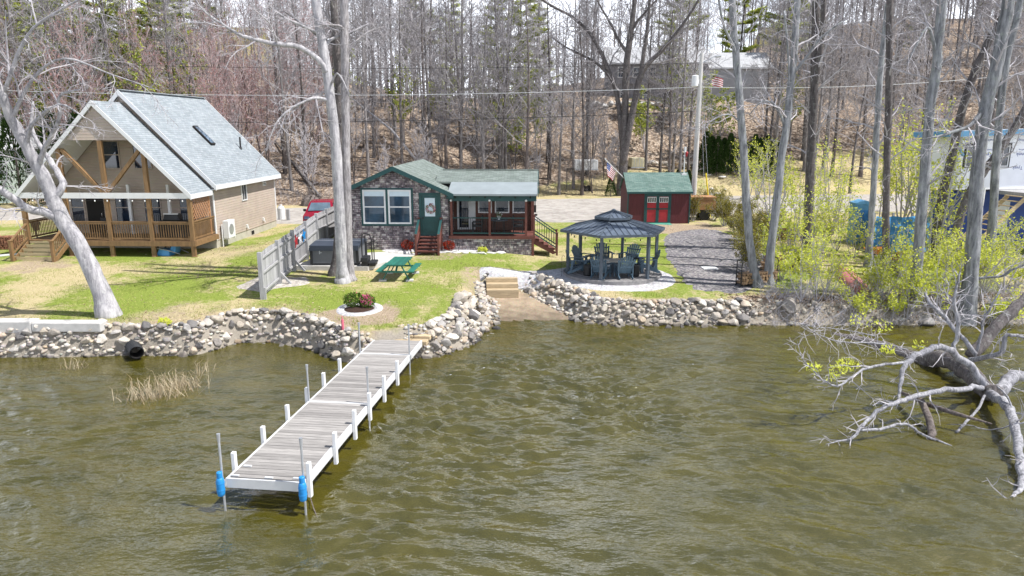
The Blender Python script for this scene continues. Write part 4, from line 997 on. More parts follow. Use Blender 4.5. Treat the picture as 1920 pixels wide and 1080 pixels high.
# ---------------------------------------------------------------- house under construction on the right
def wrap_house():
    T = thing('unfinished_house', 'two storey house in white wrap with blue fascia and a raised deck', 'house', (24.6, 39.6, 1.35), R(8))
    zf, zt = 3.45, 6.42
    b = MB(); b.box(0,12.5,0,2.2,zf,zt+.2); up = b.build('upper_wall', MAT['wrap'], T)
    b = MB(); b.box(.3,12.4,1.0,2.2,-.3,zf-.2); b.build('lower_wall', MAT['bluedark'], T)
    b = MB(); slab(b, (-1.15,-.6,zt+.22),(13,-.6,zt+.6),(13,2.4,zt+.55),(-1.15,2.4,zt+.15), .12); rf = b.build('roof', MAT['white'], T)
    b = MB(); b.beam((-1.16,-.63,zt+.04),(13,-.63,zt+.42), .04,.3); b.beam((-1.17,-.62,zt+.06),(-1.17,2.4,zt-.02), .04,.3); b.build('fascia', MAT['bluepaint'], rf)
    b = MB(); b.beam((-1.0,-.45,zt-.02),(-.02,-.2,zt-1.1), .1,.12); b.build('eave_brace', MAT['bluepaint'], rf)
    for x in (.28,2.42,5.2,8.4):
        b = MB(); b.box(x-.1,x+.62,-.03,-.003,zf+1.2,zf+2.55); fl = b.build('window_flashing', MAT['black'], up)
        window(T, .5, 1.15, (x,-.031,zf+1.24), mull=0)
    # wrap lettering, rolled on upside down
    def text(s, size, x, z):
        cu = bpy.data.curves.new('wrap_lettering', 'FONT'); cu.body = s; cu.size = size; cu.extrude = .001; cu.align_x = 'CENTER'
        o = bpy.data.objects.new('wrap_lettering', cu); COL.objects.link(o); o.parent = up; o.location = (x, -.006, z)
        o.rotation_euler = (PI/2, PI, 0); bpy.context.view_layer.update()
        me = bpy.data.meshes.new_from_object(o.evaluated_get(bpy.context.evaluated_depsgraph_get())); me.materials.clear(); me.materials.append(MAT['bluedark'])
        q = bpy.data.objects.new('wrap_lettering', me); COL.objects.link(q); q.parent = up; q.location = o.location; q.rotation_euler = o.rotation_euler; bpy.data.objects.remove(o); q.name = 'wrap_lettering'
    for x in (1.55,3.75,6.6): text('Tyvek', .3, x, zf+2.0); text('HomeWrap', .12, x+.05, zf+2.2); text('HomeWrap', .2, x+.1, zf+2.75)
    text('HomeWrap', .18, .45, zf+2.78); text('Tyvek', .26, 3.6, zf+1.25); text('Tyvek', .26, 1.4, zf+1.1)
    # raised deck
    b = MB(); b.box(2.2,10.6,-2.6,-.01,zf-.22,zf-.02); dk = b.build('deck', MAT['greywood'], T)
    for x in (4.6,8.2): b = MB(); b.box(x-.09,x+.09,-2.5,-2.32,-.4,zf-.22); b.build('deck_post', MAT['postgreen'], T)
    b = MB(); b.beam((2.2,-2.55,zf+.85),(10.6,-2.55,zf+.85), .1,.05); b.beam((2.2,-2.55,zf+.1),(10.6,-2.55,zf+.1), .05,.07)
    for i in range(60): x = 2.2+i*.142; b.box(x-.02,x+.02,-2.57,-2.53,zf,zf+.85)
    b.build('deck_railing', MAT['greywood'], T)
    # stair down to the left
    b = MB()
    for i in range(13): z = zf-.2-.25*i; y = -.4-.0*i; x = 2.2-.24*i; b.box(x-.26,x,-2.3,-1.2,z-.04,z)
    b.beam((2.2,-2.33,zf-.25),(-1.0,-2.33,.2), .05,.22); b.beam((2.2,-1.17,zf-.25),(-1.0,-1.17,.2), .05,.22); b.build('stair', MAT['timber'], T)
    b = MB(); b.box(.1,.95,-1.0,-.95,zf-.8,zf+.1)
    for i in range(7): b.box(.12+i*.12,.17+i*.12,-1.04,-1.0,zf-.8,zf+.2)
    b.build('stair_gate', MAT['white'], T)
    b = MB(); b.beam((2.9,-2.2,zf-.3),(4.2,-2.75,-.3), .12,.12); b.build('leaning_brace', MAT['timber'], T)
    b = MB(); b.box(3.2,3.28,.96,.998,.9,2.7); b.box(4.3,4.38,.96,.998,.9,2.7); b.box(3.28,4.3,.96,.998,2.6,2.7); b.box(3.28,4.3,.985,.998,.9,2.6); b.build('lower_door', MAT['white'], T)
    b = MB(); b.box(6.4,6.48,.96,.998,.9,2.6); b.box(7.6,7.68,.96,.998,.9,2.6); b.box(6.48,7.6,.96,.998,2.5,2.6); b.build('lower_window_frame', MAT['white'], T)
wrap_house()

# ---------------------------------------------------------------- long house on the hill
def hill_house():
    x0 = W(1140,190,100).x; z0 = tz(23,101)-.5
    T = thing('hill_house', 'long grey house with pale shingle roof standing on the wooded hill', 'house', (x0, 100, z0), R(-3))
    L_, dp, he, hr = 21.5, 8, 5.2, 7.6
    b = MB(); b.box(0,13,0,dp,2.4,he); b.box(.0,13,.4,dp-.1,-3,2.4); up = b.build('wall', simple('grey_clapboard', (.21,.21,.23), .8, .15, 1), T)
    b = MB(); b.box(13.01,L_,.8,dp,-3,4.6); b.build('wing_wall', simple('pale_clapboard', (.34,.35,.37), .8, .1, 1), T)
    b = MB(); slab(b, (-.5,-.6,he-.1),(13.4,-.6,he-.1),(13.4,dp/2,hr),(-.5,dp/2,hr), .2); slab(b, (-.5,dp/2+.001,hr),(13.4,dp/2+.001,hr),(13.4,dp+.5,he-.1),(-.5,dp+.5,he-.1), .2); b.build('roof', MAT['shg_far'], T)
    b = MB(); slab(b, (13.41,.3,4.5),(L_+.5,.3,4.5),(L_+.5,dp/2+.4,6.8),(13.41,dp/2+.4,6.8), .2); slab(b, (13.41,dp/2+.401,6.8),(L_+.5,dp/2+.401,6.8),(L_+.5,dp+.5,4.5),(13.41,dp+.5,4.5), .2); b.build('wing_roof', MAT['shg_far'], T)
    for x, z, w, h in ((1.2,3.2,1.1,1.4),(3.2,3.2,1.1,1.4),(5.2,3.2,1.1,1.4),(7.4,3.2,1.0,1.4),(1.6,.4,1.2,1.2),(4.6,.4,1.2,1.2)):
        window(T, w, h, (x,-.003 if z > 2 else .397,z), trim=.1)
    b = MB(); b.box(9.2,12.2,-.03,-.003,2.5,4.8); b.build('white_porch_panel', MAT['white'], T)
    window(T, 2.2, 1.6, (9.6,-.033,2.9), trim=.12, mull=2)
    b = MB(); b.box(8.6,12.8,-2.2,-.04,2.2,2.4); b.build('balcony', MAT['greywood'], T)
    b = MB(); b.beam((8.6,-2.15,3.3),(12.8,-2.15,3.3), .1,.08)
    for i in range(22): b.box(8.6+i*.2,8.64+i*.2,-2.17,-2.13,2.4,3.3)
    for x in (8.8,12.6): b.box(x-.1,x+.1,-2.1,-1.9,-3,2.2)
    b.build('balcony_railing', MAT['greywood'], T)
hill_house()
for px, py, d in ((1340,185,97),):
    f = thing('flag', 'small faded striped flag hanging by the hill house', 'flag', W(px,py-22,d), R(15))
    b = MB(); b.tube([(-.5,0,-6),(-.5,0,1.6)], .04, 6); b.build('flagpole', MAT['white'], f)
    b = MB()
    for i in range(9):
        b.mi = i % 2
        for j in range(6): b.add([(-.45+j*.28,.08*math.sin(j*1.3),1.4-i*.13-j*.06),(-.45+(j+1)*.28,.08*math.sin((j+1)*1.3),1.4-i*.13-(j+1)*.06),(-.45+(j+1)*.28,.08*math.sin((j+1)*1.3),1.27-i*.13-(j+1)*.06),(-.45+j*.28,.08*math.sin(j*1.3),1.27-i*.13-j*.06)],[(0,1,2,3)])
    b.build('cloth', [MAT['red'],MAT['white']], f)
# glimpse of a pale house at the far left
def far_left():
    p = W(2,290,62); T = thing('neighbour_house', 'pale green sided house behind the leaning shore tree at the far left', 'house', (p.x-7.2, 62, tz(p.x-3,62)-.3), R(4))
    b = MB(); b.box(0,7,0,7,0,5.2); b.prism([(0,0,5.2),(7,0,5.2),(3.5,0,8)], (0,7,0)); b.build('wall', lap_siding('pale_green_siding', (.36,.43,.38), .2), T)
    b = MB(); slab(b,(3.5,-.4,8.2),(7.4,-.4,5.1),(7.4,7.4,5.1),(3.5,7.4,8.2),.15); slab(b,(-.4,-.4,5.1),(3.499,-.4,8.2),(3.499,7.4,8.2),(-.4,7.4,5.1),.15); b.build('roof', MAT['shg_far'], T)
    window(T,1,1.4,(4.6,-.003,3.2)); window(T,1,1.4,(1.6,-.003,3.2)); window(T,1,1.4,(4.6,-.003,.9))
far_left()
# ================================================================ DOCK
def dock():
    n0 = (G(421,900,.7)+G(573,900,.7))/2; f0 = (G(704,636,.7)+G(790,638,.7))/2
    ax = (f0-n0); ln = ax.length; a = math.atan2(ax.y, ax.x)-PI/2
    T = thing('dock', 'long weathered plank dock with white aluminium frame running out from the stone shore', 'dock', (n0.x, n0.y, 0), a)
    w = (G(573,900,.7)-G(421,900,.7)).length; hw = w/2; z = .7
    Mi = (Matrix.Translation((n0.x,n0.y,0)) @ Matrix.Rotation(a,4,'Z')).inverted()
    secs = [0, ln*.425, ln*.84, ln]
    b = MB(); seams = MB()
    for s in range(3):
        y0, y1 = secs[s]+.06, secs[s+1]-.04; m = int((y1-y0)/.142)
        for i in range(m):
            b.tone = rng.random()**.8; ya = y0+(y1-y0)*i/m; b.box(-hw+.05, hw-.05, ya+.004, ya+(y1-y0)/m-.006, z-.035+U(-.003,.003), z+U(-.003,.003))
    b.build('deck_planks', MAT['dockwood'], T)
    b = MB()
    for s in (-1,1):
        x0, x1 = (s*hw-.05, s*hw+.0) if s > 0 else (s*hw, s*hw+.05)
        b.box(x0+.001, x1, 0, ln, z-.2, z+.012)
    b.box(-hw, hw, -.05, -.001, z-.2, z+.012)
    for y in secs[1:3]: b.box(-hw+.051, hw-.051, y-.045, y+.055, z-.15, z+.004)
    for y in np.arange(.8, ln, 1.4): b.box(-hw+.052, hw-.052, y, y+.05, z-.18, z-.04)
    b.build('frame', MAT['whitemetal'], T)
    b = MB()
    for x, y in ((-hw+.14,.1),(hw-.2,.12),(0.05,.08),(-hw+.2,.55)): b.box(x-.09,x+.09,y-.03,y+.03,z+.004,z+.03)
    b.build('cleats', MAT['whitemetal'], T)
    right = [(593,898),(634,839),(670,795),(694,761),(721,728),(743,698)]; left = [(417,876),(475,826),(522,784),(556,750),(587,721),(614,693)]
    for s, L_ in ((1,right),(-1,left)):
        for px, py in L_:
            y = (Mi @ G(px,py,z)).y; y = max(y, .12)
            m = MB(); x = s*(hw+.05); m.box(x-.045, x+.045, y-.055, y+.055, z-.42, z+.38); o = m.build('bumper_post', MAT['white'], T, bevel=.012)
    for y in (.04, secs[1], secs[2]):
        for s in (-1,1):
            m = MB(); x = s*(hw-.02) if y > 1 else s*(hw+.04); yy = y if y > 1 else -.1
            m.tube([(x,yy,tz(0,14)-.1 if y < 20 else 0),(x,yy,z+.92)], .026, 8); m.tube([(x,yy,z+.88),(x+.0,yy,z+1.06)], [.03,.042], 8)
            m.box(x-.05,x+.05,yy-.05,yy+.05,z-.16,z-.01)
            m.build('support_pipe', MAT['galv'], T)
    for s, lab in ((-1,'blue fender hanging from the left corner of the dock end'),(1,'blue fender hanging from the right corner of the dock end')):
        p = Mi.inverted() @ Vector((s*(hw+.045),-.19,z-.33))
        t = thing('dock_fender', lab, 'fender', p, 0, 'blue fenders on the dock end')
        m = MB(); m.lathe([(.02,0),(.07,.02),(.08,.07),(.085,.12),(.085,.34),(.075,.4),(.06,.43)], 16); m.build('body', MAT['bluefender'], t, smooth=True)
        m = MB(); m.lathe([(.055,.43),(.062,.44),(.062,.55),(.05,.56)], 12); m.lathe([(.087,.13),(.091,.15),(.087,.17)],16); m.lathe([(.087,.29),(.091,.31),(.087,.33)],16); m.build('cap', MAT['bluefender'], t)
    # trailing branch by the end
    p = G(578,935,.05); q = G(597,972,.02); m = MB(); m.tube([p+Vector((0,.1,.05)), (p+q)/2+Vector((0,0,.03)), q-Vector((0,0,.05))], [.012,.012,.008], 5); o = m.build('drift_stick', MAT['bark_brown']); tag(o, 'thin brown stick floating beside the dock end', 'stick')
    # stone and timber landing between dock and lawn
    m = MB()
    e = Mi.inverted()
    for i in range(4):
        for j in range(3):
            m.tone = rng.random(); c = e @ Vector((-hw+.1+.63*j+.25+U(-.03,.03), ln+.2+.36*i, 0)); m.cbox((c.x,c.y,.58+.09*i),.6,.33,.16,a+U(-.04,.04))
    tag(m.build('stone_landing', MAT['timber'], bevel=.02), 'flat pale slabs stepping from the dock end up to the lawn', 'landing')
    return T
dock()
def pole_marker():
    p = G(648,662,.05); t = thing('marker_post', 'white pipe with a faded pink sleeve standing among the shore boulders', 'marker post', (p.x, p.y, -.3))
    b = MB(); b.tube([(0,0,0),(-.05,0,1.35)], .03, 8); b.build('pipe', MAT['white'], t); b = MB(); b.tube([(-.05,0,1.2),(-.055,0,1.62)], .05, 8); b.tube([(-.055,0,1.62),(-.06,0,1.75)], .02, 6); b.build('sleeve', simple('faded_pink', (.6,.14,.2), .6, .2), t)
pole_marker()
# ================================================================ SHORE THINGS
def culvert():
    p = G(243,655,.28); t = thing('culvert_pipe', 'black corrugated drain pipe poking out of the shore boulders', 'drain pipe', (p.x+.1, p.y+.1, .3), R(-55))
    prof = []; b = MB(); pts = []; rad = []
    for i in range(41): pts.append((.95-1.9*i/40+.0, 0, 0)); rad.append(.235+(.02 if (i//2) % 2 else -.01))
    b.tube([(x-.25,0,0) for x,_,_ in pts], rad, 22, cap=False); b.build('pipe_wall', MAT['blackplastic'], t); b = MB(); b.tube([(x-.25,0,0) for x,_,_ in pts], [.205]*41, 22, cap=False); b.build('bore', MAT['dark'], t)
culvert()
def seawall():
    a = GT(-60,612,1.0); c = GT(190,612,1.0); m = MB(); a.y -= .0
    m.beam((a.x-4,a.y+.05,.98),(c.x-2.4,c.y,.98), .55, .5); m.tone = .6; m.beam((c.x-2.38,c.y-.03,1.02),(c.x+.15,c.y-.06,1.02), .5, .34)
    tag(m.build('concrete_seawall', MAT['concrete'], bevel=.03), 'low grey concrete wall along the lawn edge left of the leaning tree', 'wall')
seawall()
def reeds():
    b = MB()
    for cx, cy, n, sp in ((300,742,150,.75),(262,752,60,.5),(345,728,110,.6),(372,700,22,.35),(143,690,26,.35),(322,722,60,.5)):
        c = G(cx,cy,0)
        for i in range(n):
            x, y = c.x+rng.gauss(0,sp*.6), c.y+rng.gauss(0,sp*.3); h = U(.15,.62); d = Vector((rng.gauss(0,.45),rng.gauss(0,.3),1)).normalized(); e = Vector((U(-1,1),U(-1,1),0)).normalized()*.009
            p = Vector((x,y,-.1)); q = p+d*h; r = q+Vector((rng.gauss(0,.5),rng.gauss(0,.3),.25)).normalized()*h*.5; b.tone = rng.random()
            b.add([tuple(p-e),tuple(p+e),tuple(q+e*.8),tuple(q-e*.8)],[(0,1,2,3)]); b.add([tuple(q-e*.8),tuple(q+e*.8),tuple(r)],[(0,1,2)])
    tag(b.build('dry_reeds', MAT['reed']), kind='stuff')
reeds()
# ================================================================ YARD
def fence():
    xs = [(-10.32,28.65),(-10.36,31.0),(-10.4,33.35),(-10.44,35.7),(-10.5,38.0),(-10.55,40.3),(-10.6,42.6)]
    T = thing('board_fence', 'weathered grey board fence running from the lawn back beside the hot tub', 'fence', (0,0,0)); h = 1.92
    zs = [tz(x,y) for x,y in xs]
    for i, (x,y) in enumerate(xs):
        b = MB(); s = .075 if i else .085; b.box(x-s,x+s,y-s,y+s,zs[i]-.15,zs[i]+h+.05); b.build('fence_post', MAT['greywood'], T)
    for i in range(6):
        (x0,y0),(x1,y1) = xs[i], xs[i+1]; b = MB(); m = 17
        for j in range(m):
            t = (j+.5)/m; x = x0+(x1-x0)*t-.055; y = y0+(y1-y0)*t; z = zs[i]+(zs[i+1]-zs[i])*t; b.tone = rng.random()
            b.box(x-.012,x+.012,y-.062,y+.062,z+.1,z+h-.06+U(-.012,.012)+ (.05*math.sin(PI*t)))
        b.build('board_panel', MAT['greywood'], T)
        b = MB()
        for zz in (.28,1.05,1.68): b.beam((x0+.0,y0+.08,zs[i]+zz),(x1+.0,y1-.08,zs[i+1]+zz), .05,.085)
        b.build('rails', MAT['greywood'], T)
    x, y = xs[0]; b = MB(); b.beam((x+.1,y-.02,zs[0]-.1),(x+.1,y-.02,zs[0]+.5), .1,.1,(0,1,0)); b.build('stub_post', MAT['greywood'], T)
    for i in (1,2,3):
        b = MB(); x, y = xs[i]; b.beam((x+.06,y,zs[i]+.5),(x+.5,y,zs[i]+.0), .09,.09); b.build('foot_brace', MAT['greywood'], T)
    # three star ornaments
    for k, (y, mat, lab) in enumerate(((33.75,'red','red star ornament hanging on the grey board fence'),(34.42,'white','white star ornament hanging on the grey board fence'),(35.1,'bluefender','blue star ornament hanging on the grey board fence'))):
        c = Vector((-10.37, y, tz(-10.4,y)+1.36)); pts = []
        for i in range(10):
            a = PI/2+i*PI/5+.2; r = .34 if i % 2 == 0 else .13; pts.append((0, r*math.cos(a), r*math.sin(a)))
        o = MB(); o.prism(pts, (.03,0,0)); ob = o.build('star_ornament', MAT[mat]); ob.location = c; tag(ob, lab, 'ornament')
fence()
def hot_tub():
    T = thing('hot_tub', 'grey panelled hot tub with a folded black cover on the concrete terrace', 'hot tub', (-8.55,34.75,1.66), R(1)); s = 1.1
    b = MB(); b.box(-s,s,-s,s,.08,.82)
    for i in range(1,12):
        z = .08+.74*i/12; b.tone = .35
    body = b.build('cabinet', MAT['tub'], T, bevel=.04)
    b = MB()
    for x, y in ((-s,-s),(s,-s),(s,s),(-s,s)): b.box(x-.06,x+.06,y-.06,y+.06,.05,.82)
    b.box(-s-.012,s+.012,-s-.012,s+.012,0,.08); b.build('corner_trim', MAT['blackplastic'], T)
    b = MB()
    for x in (-.7,.35): b.box(x-.02,x+.02,-s-.03,-s-.002,.55,.75)
    b.box(-.72,-.6,-s-.02,-s-.002,.6,.64); b.build('latches', MAT['galv'], body)
    for ya, yb in ((-s-.07,-.01),(.01,s+.07)):
        b = MB(); z0 = .84; e = .13; m = .2
        yo, yi = (ya, yb) if ya < -1 else (yb, ya)
        b.prism([(-s-.07,yo,z0),(-s-.07,yo,z0+e),(-s-.07,yi,z0+m),(-s-.07,yi,z0)], (2*s+.14,0,0)); b.build('cover_half', MAT['tubcover'], T, bevel=.02)
    b = MB(); b.box(-s-.08,s+.08,-s-.09,-s-.071,.72,.86); b.build('cover_skirt', MAT['tubcover'], T)
    b = MB(); b.tube([(-s,.0,1.045),(s,0,1.045)],.018,6); b.build('cover_hinge', MAT['galv'], T)
    b = MB(); b.tube([(s+.13,-.6,.2),(s+.13,-.6,1.3),(s+.16,-.52,1.42),(s+.3,-.5,1.46),(s+.5,-.5,1.4),(s+.58,-.5,1.2),(s+.6,-.5,.0)],.03,8); b.tube([(s+.13,.3,.2),(s+.13,.3,1.25)],.03,8); b.build('cover_lifter', MAT['black'], T)
    P = thing('tub_steps', 'small black plastic steps in front of the hot tub side', 'steps', (-7.0,33.75,1.66), R(1))
    b = MB(); b.box(-.22,.12,-.4,.4,.2,.42); b.box(-.2,.1,-.37,.37,0,.2); b.build('upper_step', MAT['blackplastic'], P, bevel=.02); b = MB(); b.box(.13,.48,-.4,.4,.1,.2); b.box(.15,.45,-.36,.36,0,.1); b.build('lower_step', MAT['blackplastic'], P, bevel=.02)
    H = thing('tub_handrail', 'thin black handrail standing beside the hot tub steps', 'handrail', (-6.75,34.3,1.66), R(1)); b = MB(); b.tube([(0,0,0),(0,0,1.05),(-.03,0,1.2),(-.0,0,1.35)],.025,8); b.tube([(0,0,1.05),(.15,.0,1.15),(.2,0,1.0),(.12,0,.85)],.015,6); b.tube([(-.4,0,.95),(0,0,1.05)],.02,6); b.build('rail', MAT['black'], H)
hot_tub()
def picnic():
    p = (-5.22, 32.3); z = tz(*p); T = thing('picnic_table', 'green wooden picnic table with attached benches on the lawn', 'picnic table', (p[0],p[1],z), R(-3))
    b = MB()
    for i in range(6): b.tone = rng.random(); b.box(-.43+i*.145,-.43+i*.145+.135,-1.05,1.05,.72,.76)
    b.build('table_top', MAT['deckgreen'], T)
    for s in (-1,1):
        b = MB()
        for i in range(2): b.tone = rng.random(); x = s*.72+(i-1)*.145; b.box(x,x+.135,-1.05,1.05,.42,.46)
        b.build('bench', MAT['deckgreen'], T)
        for y in (-.72,.72):
            b = MB(); b.beam((s*.22,y,.715),(s*.6,y,.0), .045,.1,(0,1,0)); b.build('leg', MAT['deckgreen'], T)
    for y in (-.76,.76):
        b = MB(); b.beam((-.83,y,.38),(.83,y,.38), .045,.075); b.beam((-.4,y,.68),(.4,y,.68), .045,.08); b.build('cross_beam', MAT['deckgreen'], T)
        b = MB(); b.beam((0,y*.95,.39),(0,y*.3,.7), .045,.08,(1,0,0)); b.build('brace', MAT['deckgreen'], T)
    for s in (-1,1):
        for y in (-.72,.72):
            m = MB(); q = Matrix.Translation((p[0],p[1],z)) @ Matrix.Rotation(R(-3),4,'Z') @ Vector((s*.62,y,0)); m.cbox((q.x,q.y,tz(q.x,q.y)+.02),.34,.34,.07,.1); o = m.build('paving_block', MAT['concrete'], bevel=.01)
            tag(o, 'flat concrete block under a picnic table leg', 'block', 'concrete blocks under the picnic table')
picnic()
def leaf_cloud(b, n, c, rx, ry, rz, s, tone=(0,1), up=.3):
    for i in range(n):
        while True:
            p = Vector((U(-1,1),U(-1,1),U(-1,1)))
            if p.length < 1: break
        if rng.random() < .6 and p.length > 0: p = p.normalized()*U(.65,1)
        q = Vector((c[0]+p.x*rx, c[1]+p.y*ry, c[2]+p.z*rz)); d = (p*.7+Vector((U(-1,1),U(-1,1),U(-1,1)+up))).normalized()*s*U(.6,1.3); e = d.orthogonal().normalized()*s*.4
        b.tone = U(*tone); b.add([tuple(q-e),tuple(q+d),tuple(q+e)], [(0,1,2)])
def flower_ring():
    c = GT(673,580,1.0); b = MB(); o = []
    n = 48; vs = []; fs = []
    for i in range(n):
        a = 2*PI*i/n; w = 1+.04*math.sin(3*a+1)
        for r in (.56,.6,.88,.92): x = c.x+r*w*math.cos(a); y = c.y+r*w*math.sin(a); vs.append((x,y,tz(x,y)+(.05 if .57 < r < .9 else -.02)))
    for i in range(n):
        j = (i+1) % n
        for k in range(3): fs.append((i*4+k,i*4+k+1,j*4+k+1,j*4+k))
    b.add(vs, fs); tag(b.build('gravel_ring', MAT['gravelwhite'], smooth=True), kind='structure')
    b = MB(); b.lathe([(.62,-.05),(.6,.02),(.4,.07),(.01,.1)], 30, c); tag(b.build('mulch_bed', MAT['mulch'], smooth=True), kind='structure')
    t = thing('flowering_shrub', 'low green shrub with few flowers in the white gravel ring', 'shrub', c+Vector((-.22,.15,.05))); b = MB(); leaf_cloud(b,700,(0,0,.3),.42,.34,.3,.075); b.build('foliage', MAT['leafgreen'], t); b = MB()
    for i in range(7): b.tube([(0,0,0),(U(-.3,.3),U(-.25,.25),.45)],.008,4)
    b.build('stems', MAT['bark_brown'], t); b = MB(); leaf_cloud(b,16,(0,0,.38),.4,.3,.28,.06); b.build('flowers', MAT['flower'], t)
    t = thing('flowering_shrub', 'rounded shrub covered in pink flowers in the white gravel ring', 'shrub', c+Vector((.32,.1,.05))); b = MB(); leaf_cloud(b,520,(0,0,.25),.33,.3,.26,.07); b.build('foliage', MAT['leafgreen'], t); b = MB(); leaf_cloud(b,170,(-.03,-.05,.32),.26,.27,.24,.075); b.build('flowers', MAT['flower'], t); b = MB()
    for i in range(5): b.tube([(0,0,0),(U(-.2,.2),U(-.2,.2),.35)],.008,4)
    b.build('stems', MAT['bark_brown'], t)
flower_ring()
for px, py, lab in ((764,470,'round red leaved bush left of the cottage front steps'),(842,471,'round red leaved bush right of the cottage front steps')):
    p = GT(px,py,1.7); t = thing('red_bush', lab, 'bush', p); b = MB(); leaf_cloud(b,520,(0,0,.3),.34,.3,.28,.06,up=.6); b.build('foliage', MAT['leafred'], t); b = MB()
    for i in range(26): a = U(0,6.3); r = U(.2,.46); b.tube([(0,0,0),(r*.5*math.cos(a),r*.5*math.sin(a),.4),(r*math.cos(a),r*math.sin(a),U(.6,.85))],[.01,.008,.004],4)
    b.build('stems', MAT['bark_brown'], t)
for px, py, lab in ((860,474,'black lantern path light nearer the red bush'),(956,473,'black lantern path light near the porch corner')):
    p = GT(px,py,1.7); t = thing('path_light', lab, 'path light', p); b = MB(); b.tube([(0,0,-.1),(0,0,.32)],.012,6); b.build('stake', MAT['black'], t); b = MB(); b.box(-.06,.06,-.06,.06,.5,.53); b.box(-.045,.045,-.045,.045,.3,.32)
    for s in (-1,1):
        for q in (-1,1): b.box(s*.045-.008,s*.045+.008,q*.045-.008,q*.045+.008,.32,.5)
    b.build('lantern', MAT['black'], t)
for px, py, lab in ((905,472,'small fresh green plant in the gravel bed under the porch'),(310,618,'small grass tuft growing on top of the left boulders')):
    p = GT(px,py,1.6); b = MB(); leaf_cloud(b,120,(0,0,.12),.25,.12,.14,.1,(.5,1)); o = b.build('small_plant', MAT['leafyellow']); o.location = p; tag(o, lab, 'plant')
def timber_steps():
    p = G(941,522,1.14); T = thing('timber_steps', 'shallow timber steps leading from the gravel path to the beach', 'steps', (p.x,p.y,p.z), R(3)); b = MB()
    for i in range(3):
        b = MB(); b.tone = .3+.2*i; y = -.92+.45*i; z = -.36+.19*i; b.box(-.75,.75,y,y+.16,z-.5,z); b.build('riser_beam', MAT['timber'], T, bevel=.015)
        b = MB(); b.box(-.74,.74,y+.162,y+.448,z-.45,z-.02); b.build('tread', MAT['gravelpale'] if i == 2 else MAT['timber'], T)
timber_steps()

# ================================================================ GAZEBO
GC = Vector((4.93, 34.4, 0)); GC.z = tz(4.93,34.4)+.06; GR = R(9)
def paver_circle():
    m, nt, b_, L = mk('paver_rings'); v = coord(nt); x, y, z = sep(nt, v)
    r = mathn(nt, 'SQRT', mathn(nt, 'ADD', mathn(nt, 'MULTIPLY', x, x), mathn(nt, 'MULTIPLY', y, y)))
    fr = mathn(nt, 'FRACT', mathn(nt, 'MULTIPLY', r, 3.4)); g = mathn(nt, 'GREATER_THAN', fr, .86)
    n = noise(nt, v, 5, 5); cr = ramp(nt, [(.3, (.16,.155,.16)), (.7, (.28,.27,.265))]); L(n.outputs[0], cr.inputs[0])
    L(mixc(nt, g, cr.outputs[0], (.05,.05,.055)), b_.inputs['Base Color']); b_.inputs['Roughness'].default_value = .9
    b = MB(); b.lathe([(2.42,-.35),(2.42,.0),(2.38,.02),(.01,.02)], 60); o = b.build('paver_circle', m); o.location = (GC.x,GC.y,GC.z); tag(o, kind='structure')
paver_circle()
